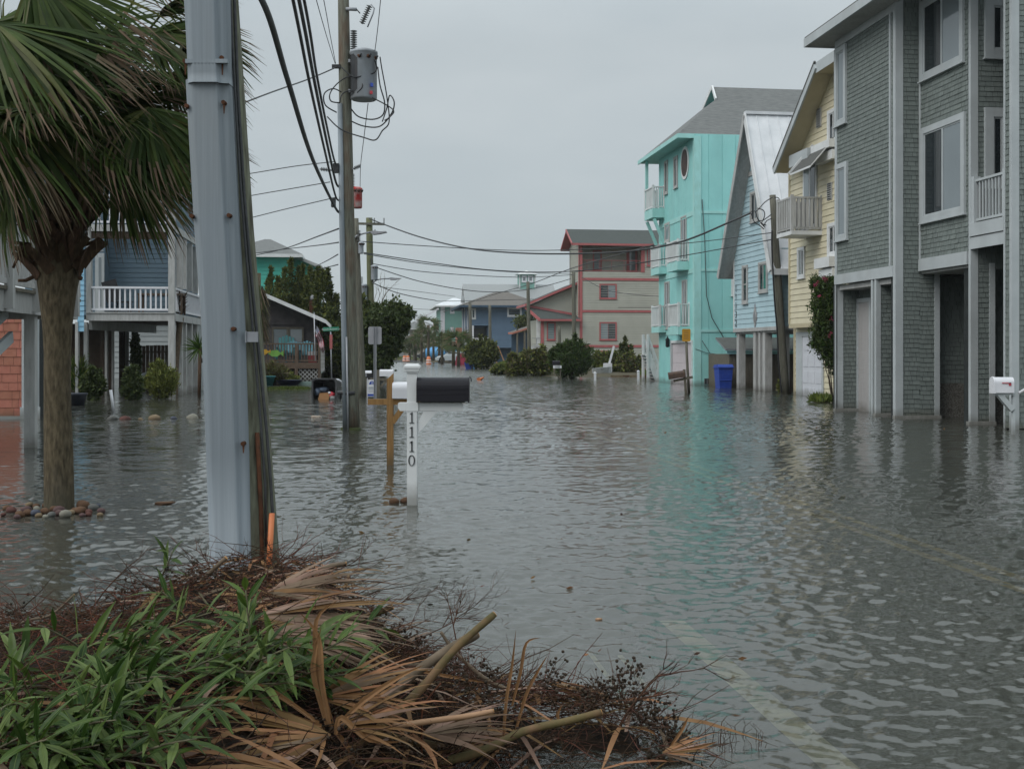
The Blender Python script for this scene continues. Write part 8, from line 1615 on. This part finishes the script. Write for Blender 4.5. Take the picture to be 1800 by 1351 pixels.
for i, pts in enumerate(([(585, 1275), (560, 1180), (556, 1090), (594, 1054)], [(580, 1275), (566, 1200), (560, 1120), (527, 1076)], [(575, 1275), (552, 1190), (553, 1150), (565, 1100)], [(590, 1278), (640, 1230), (700, 1190), (745, 1168)], [(590, 1285), (620, 1330), (626, 1400)], [(560, 1270), (480, 1215), (435, 1205), (405, 1225), (425, 1240)], [(565, 1275), (480, 1250), (400, 1230), (360, 1250)], [(560, 1280), (470, 1280), (390, 1275), (310, 1300)], [(565, 1290), (480, 1320), (430, 1340), (330, 1345)], [(570, 1295), (545, 1320), (532, 1360)], [(590, 1290), (600, 1260), (650, 1300), (718, 1302)],
                         [(884, 1310), (890, 1230), (900, 1170), (907, 1105)], [(905, 1290), (925, 1220), (945, 1180), (963, 1150)], [(900, 1240), (915, 1180), (925, 1130), (950, 1120)], [(985, 1270), (980, 1255), (988, 1238)], [(1190, 1320), (1230, 1312), (1262, 1302)], [(1180, 1310), (1200, 1280), (1210, 1258)], [(1120, 1278), (1145, 1285), (1158, 1298)], [(720, 1175), (800, 1190), (860, 1200)], [(640, 1130), (690, 1160), (712, 1175)])):
    blade(['tan blade standing and hooked over, tallest above the big fan', 'tan blade bending left at its tip above the big fan', 'tan upright blade in the middle above the big fan', 'tan blade sweeping up right over the cut stems', 'tan blade dropping out of the bottom edge', 'tan blade curling back on itself at left of the big fan', 'tan blade arching left beneath the curled one', 'flat tan blade pointing left at the foot of the oleander', 'broad tan blade low at the bottom edge', 'pale blade dangling below the fan hub', 'tan blade bent down right of the fan hub', 'tall brown blade standing on the right tongue', 'shorter brown blade leaning right on the right tongue', 'thin brown blade crossing the tall one', 'pale short curled blade above the green cut stem', 'brown blade flat on the water at the heap tip', 'short brown blade upright at the heap tip', 'pale arched blade near the heap tip', 'straw blade lying behind the cut stems', 'grey blade under the upper dead fan'][i], pts, (.0085 if i < 11 else .006) if i != 17 else .004)
# cut stems
def stem(label, pts, r, mat='stem', D0=None, dz=0.0, cutmat='cut', name='cut_stem', cat='cut stem', dd=(0,)):
    h = hit(pts[0][0], pts[0][1], .02) if D0 is None else P(pts[0][0], pts[0][1], D0); n = len(pts); v = [P(x, y, h.y + dz * i / max(1, n - 1)) - h for i, (x, y) in enumerate(pts)]; v = smooth(v, 5); m = MB(); nn = len(v)
    rr = [(r[0] + (r[1] - r[0]) * i / (nn - 1)) * (1 + .05 * math.sin(i * 2.1)) for i in range(nn)]; m.tube(v, rr, mat, 10)
    d_ = (v[-1] - v[-2]).normalized(); m.tube([v[-1] + d_ * .001, v[-1] + d_ * .003], rr[-1] * .93, cutmat, 10); o = m.build(name); o.location = h; return tag(o, label, cat)
stem('long cut stem rising right out of the heap, tallest one', [(600, 1330), (660, 1285), (740, 1210), (800, 1140), (869, 1079)], (.019, .0125), 'stem', 3.85, .25)
stem('shorter thick cut stem beside the tallest, pale cut end', [(560, 1300), (650, 1250), (720, 1190), (775, 1150), (838, 1113)], (.015, .019), 'stemgrey', 3.95, .25)
stem('greenish cut stem at lower right with pale end', [(740, 1345), (840, 1322), (920, 1285), (1000, 1266), (1056, 1251)], (.017, .0125), 'stem', 4.0, .12)
stem('thick green stalk lying flat at the waterline', [(640, 1290), (740, 1305), (800, 1318), (850, 1316)], (.016, .014), 'stem', 4.0, .1)
stem('split pale palm stalk lying level across the middle', [(690, 1276), (760, 1266), (820, 1258), (866, 1249)], (.011, .009), 'strip', 3.9, .1, name='split_stalk')
stem('brown peeled stick at the bottom left', [(255, 1360), (300, 1318), (335, 1290), (363, 1266)], (.010, .011), 'stem', 3.3, .1, 'stemgrey')
stem('olive stick crossing below the brown peeled one', [(125, 1350), (200, 1315), (280, 1290), (340, 1265)], (.008, .015), 'stem', 3.4, .1)
stem('small orange-tipped snapped branch against the cable guard', [(355, 1020), (370, 1005), (397, 980)], (.012, .010), 'stemgrey', 5.2, 0)
stem('brown stub poking right of the upper dead fan', [(560, 1000), (590, 993), (608, 990)], (.010, .010), 'stemgrey', 5.2, 0)
stem('reddish stub poking right of the grey-brown fan', [(630, 1085), (665, 1077), (690, 1066)], (.010, .012), 'stem', 4.9, 0)
stem('grey forked branch running through the middle of the heap', [(430, 1120), (470, 1165), (540, 1200), (620, 1228), (690, 1252)], (.009, .014), 'stemgrey', 4.2, -.2, name='fallen_branch', cat='branch')
stem('grey side branch joining the forked one from the left', [(390, 1158), (430, 1160), (475, 1168)], (.007, .008), 'stemgrey', 4.2, 0, name='fallen_branch', cat='branch')
stem('lower grey side branch of the forked one', [(390, 1200), (430, 1190), (480, 1176)], (.007, .009), 'stemgrey', 4.2, 0, name='fallen_branch', cat='branch')
stem('pale curved twig among the oleander leaves', [(365, 1165), (362, 1200), (350, 1230), (340, 1245)], (.006, .007), 'stemgrey', 3.8, 0, name='fallen_branch', cat='branch')
stem('red-brown crooked branch on the left crest of the heap', [(-60, 1125), (0, 1108), (50, 1090), (90, 1080), (130, 1045)], (.009, .004), 'stemgrey', 4.6, .15, name='fallen_branch', cat='branch')
stem('brown branch dropping into the water behind the cut stems', [(775, 1110), (800, 1145), (850, 1190), (900, 1215)], (.006, .009), 'stemgrey', 4.5, 0, name='fallen_branch', cat='branch')
stem('level brown stick behind the two cut stems', [(620, 1172), (680, 1172), (745, 1168)], (.012, .010), 'stemgrey', 4.5, 0)
stem('thin drooping vine hanging from the tallest cut stem', [(775, 1200), (745, 1240), (741, 1290), (742, 1330)], (.003, .003), 'twigred', 3.95, 0, name='vine', cat='vine')
for i, (x0, y0_, x1_, y1_, D_, r, lv) in enumerate(((370, 1000, 350, 955, 5.4, .003, 2), (390, 990, 330, 970, 5.5, .003, 3), (480, 1000, 520, 940, 5.5, .0035, 4), (490, 990, 470, 940, 5.4, .003, 3), (420, 995, 430, 955, 5.4, .0025, 3), (620, 1090, 720, 1040, 4.85, .003, 3), (660, 1130, 760, 1105, 4.7, .0035, 4), (810, 1160, 790, 1060, 4.5, .004, 4), (700, 1140, 840, 1110, 4.6, .003, 4), (860, 1230, 800, 1150, 4.4, .003, 3), (1090, 1275, 1150, 1150, 4.3, .006, 3), (1100, 1240, 1085, 1190, 4.35, .003, 3), (150, 1080, 250, 1000, 4.9, .004, 3), (0, 1130, 60, 1060, 4.6, .004, 3), (900, 1220, 960, 1150, 4.4, .003, 3), (560, 1010, 660, 980, 5.2, .003, 3))):
    a = P(x0, y0_, D_); b = P(x1_, y1_, D_); m = MB(); 
    bare_twig(m, (0, 0, 0), b - a, (b - a).length * .8, r, lv, 'twig', .75, .2); o = m.build('bare_branch'); o.location = a
    tag(o, 'bare branching twig sticking up from the ' + ['back edge left of the cable guard', 'crest before the cable guard, spreading left', 'crest right of the nearest pole', 'foot of the orange conduit', 'front of the cable guard', 'end of the upper dead fan', 'water behind the middle of the heap', 'gap left of the tallest cut stem tip', 'heap between the dead fan and cut stems', 'crook below the tallest cut stem', 'right tongue, the tall grey one with forked top', 'berries of the right tongue', 'left crest, slanting right', 'far left crest', 'right tongue beside the tall brown blade', 'crest beside the brown stub'][i], 'branch')
m = MB()
for i in range(34):
    x, y = random.uniform(1215, 1345), random.uniform(1285, 1325)
    if i > 30: x, y = random.uniform(860, 905), random.uniform(1080, 1092)
    p = G(x, y); h = random.uniform(.02, .09) if i <= 30 else .02; m.tube([p, p + Vector((random.uniform(-.01, .01), 0, h * .6)), p + Vector((random.uniform(-.04, .04), 0, h))], [.0014, .001, .0005], 'twig', 3, cap=False)
tag(m.build('water_reeds'), 'fine dark reed tips pricking the water right of the heap', 'reeds', None, 'stuff')
pts = []
for i in range(46):
    x, y = (random.uniform(560, 1300), random.uniform(900, 1340)) if i < 20 else (random.uniform(1100, 1760), random.uniform(700, 800)); p = G(x, y); pts.append((p.x, p.y, .006))
tag(leaf_obj('floating_leaves', pts, .045, ['dryfan', 'twig'], [1, 1], None, .4, 0, dirs=[(1, .3, 0)] * len(pts), loc=(0, 8, 0)), 'few small brown leaves afloat on the street water', 'leaves', None, 'stuff')
g_ = G(1052, 1088); m = MB(); m.ico((0, 0, 0), .02, 'strip', .3, (1, 1, .5), 1); o = m.build('floating_leaf'); o.location = g_; tag(o, 'tiny pale leaf afloat above the submerged line', 'leaf')

# haze around everything
hz = MB(); hz.box(-330, 330, -30, 470, -3.0, 25, 'gap'); ho = hz.build('haze'); hm = bpy.data.materials.new('haze_air'); hm.use_nodes = True; t = hm.node_tree; t.nodes.clear(); o_ = t.nodes.new('ShaderNodeOutputMaterial'); pv = t.nodes.new('ShaderNodeVolumePrincipled')
pv.inputs['Color'].default_value = (.90, .93, .96, 1); pv.inputs['Density'].default_value = .00028; pv.inputs['Anisotropy'].default_value = .2; t.links.new(pv.outputs[0], o_.inputs['Volume']); ho.data.materials.clear(); ho.data.materials.append(hm); tag(ho, 'thin damp haze over the street', 'haze', None, 'stuff'); ho.display_type = 'WIRE'
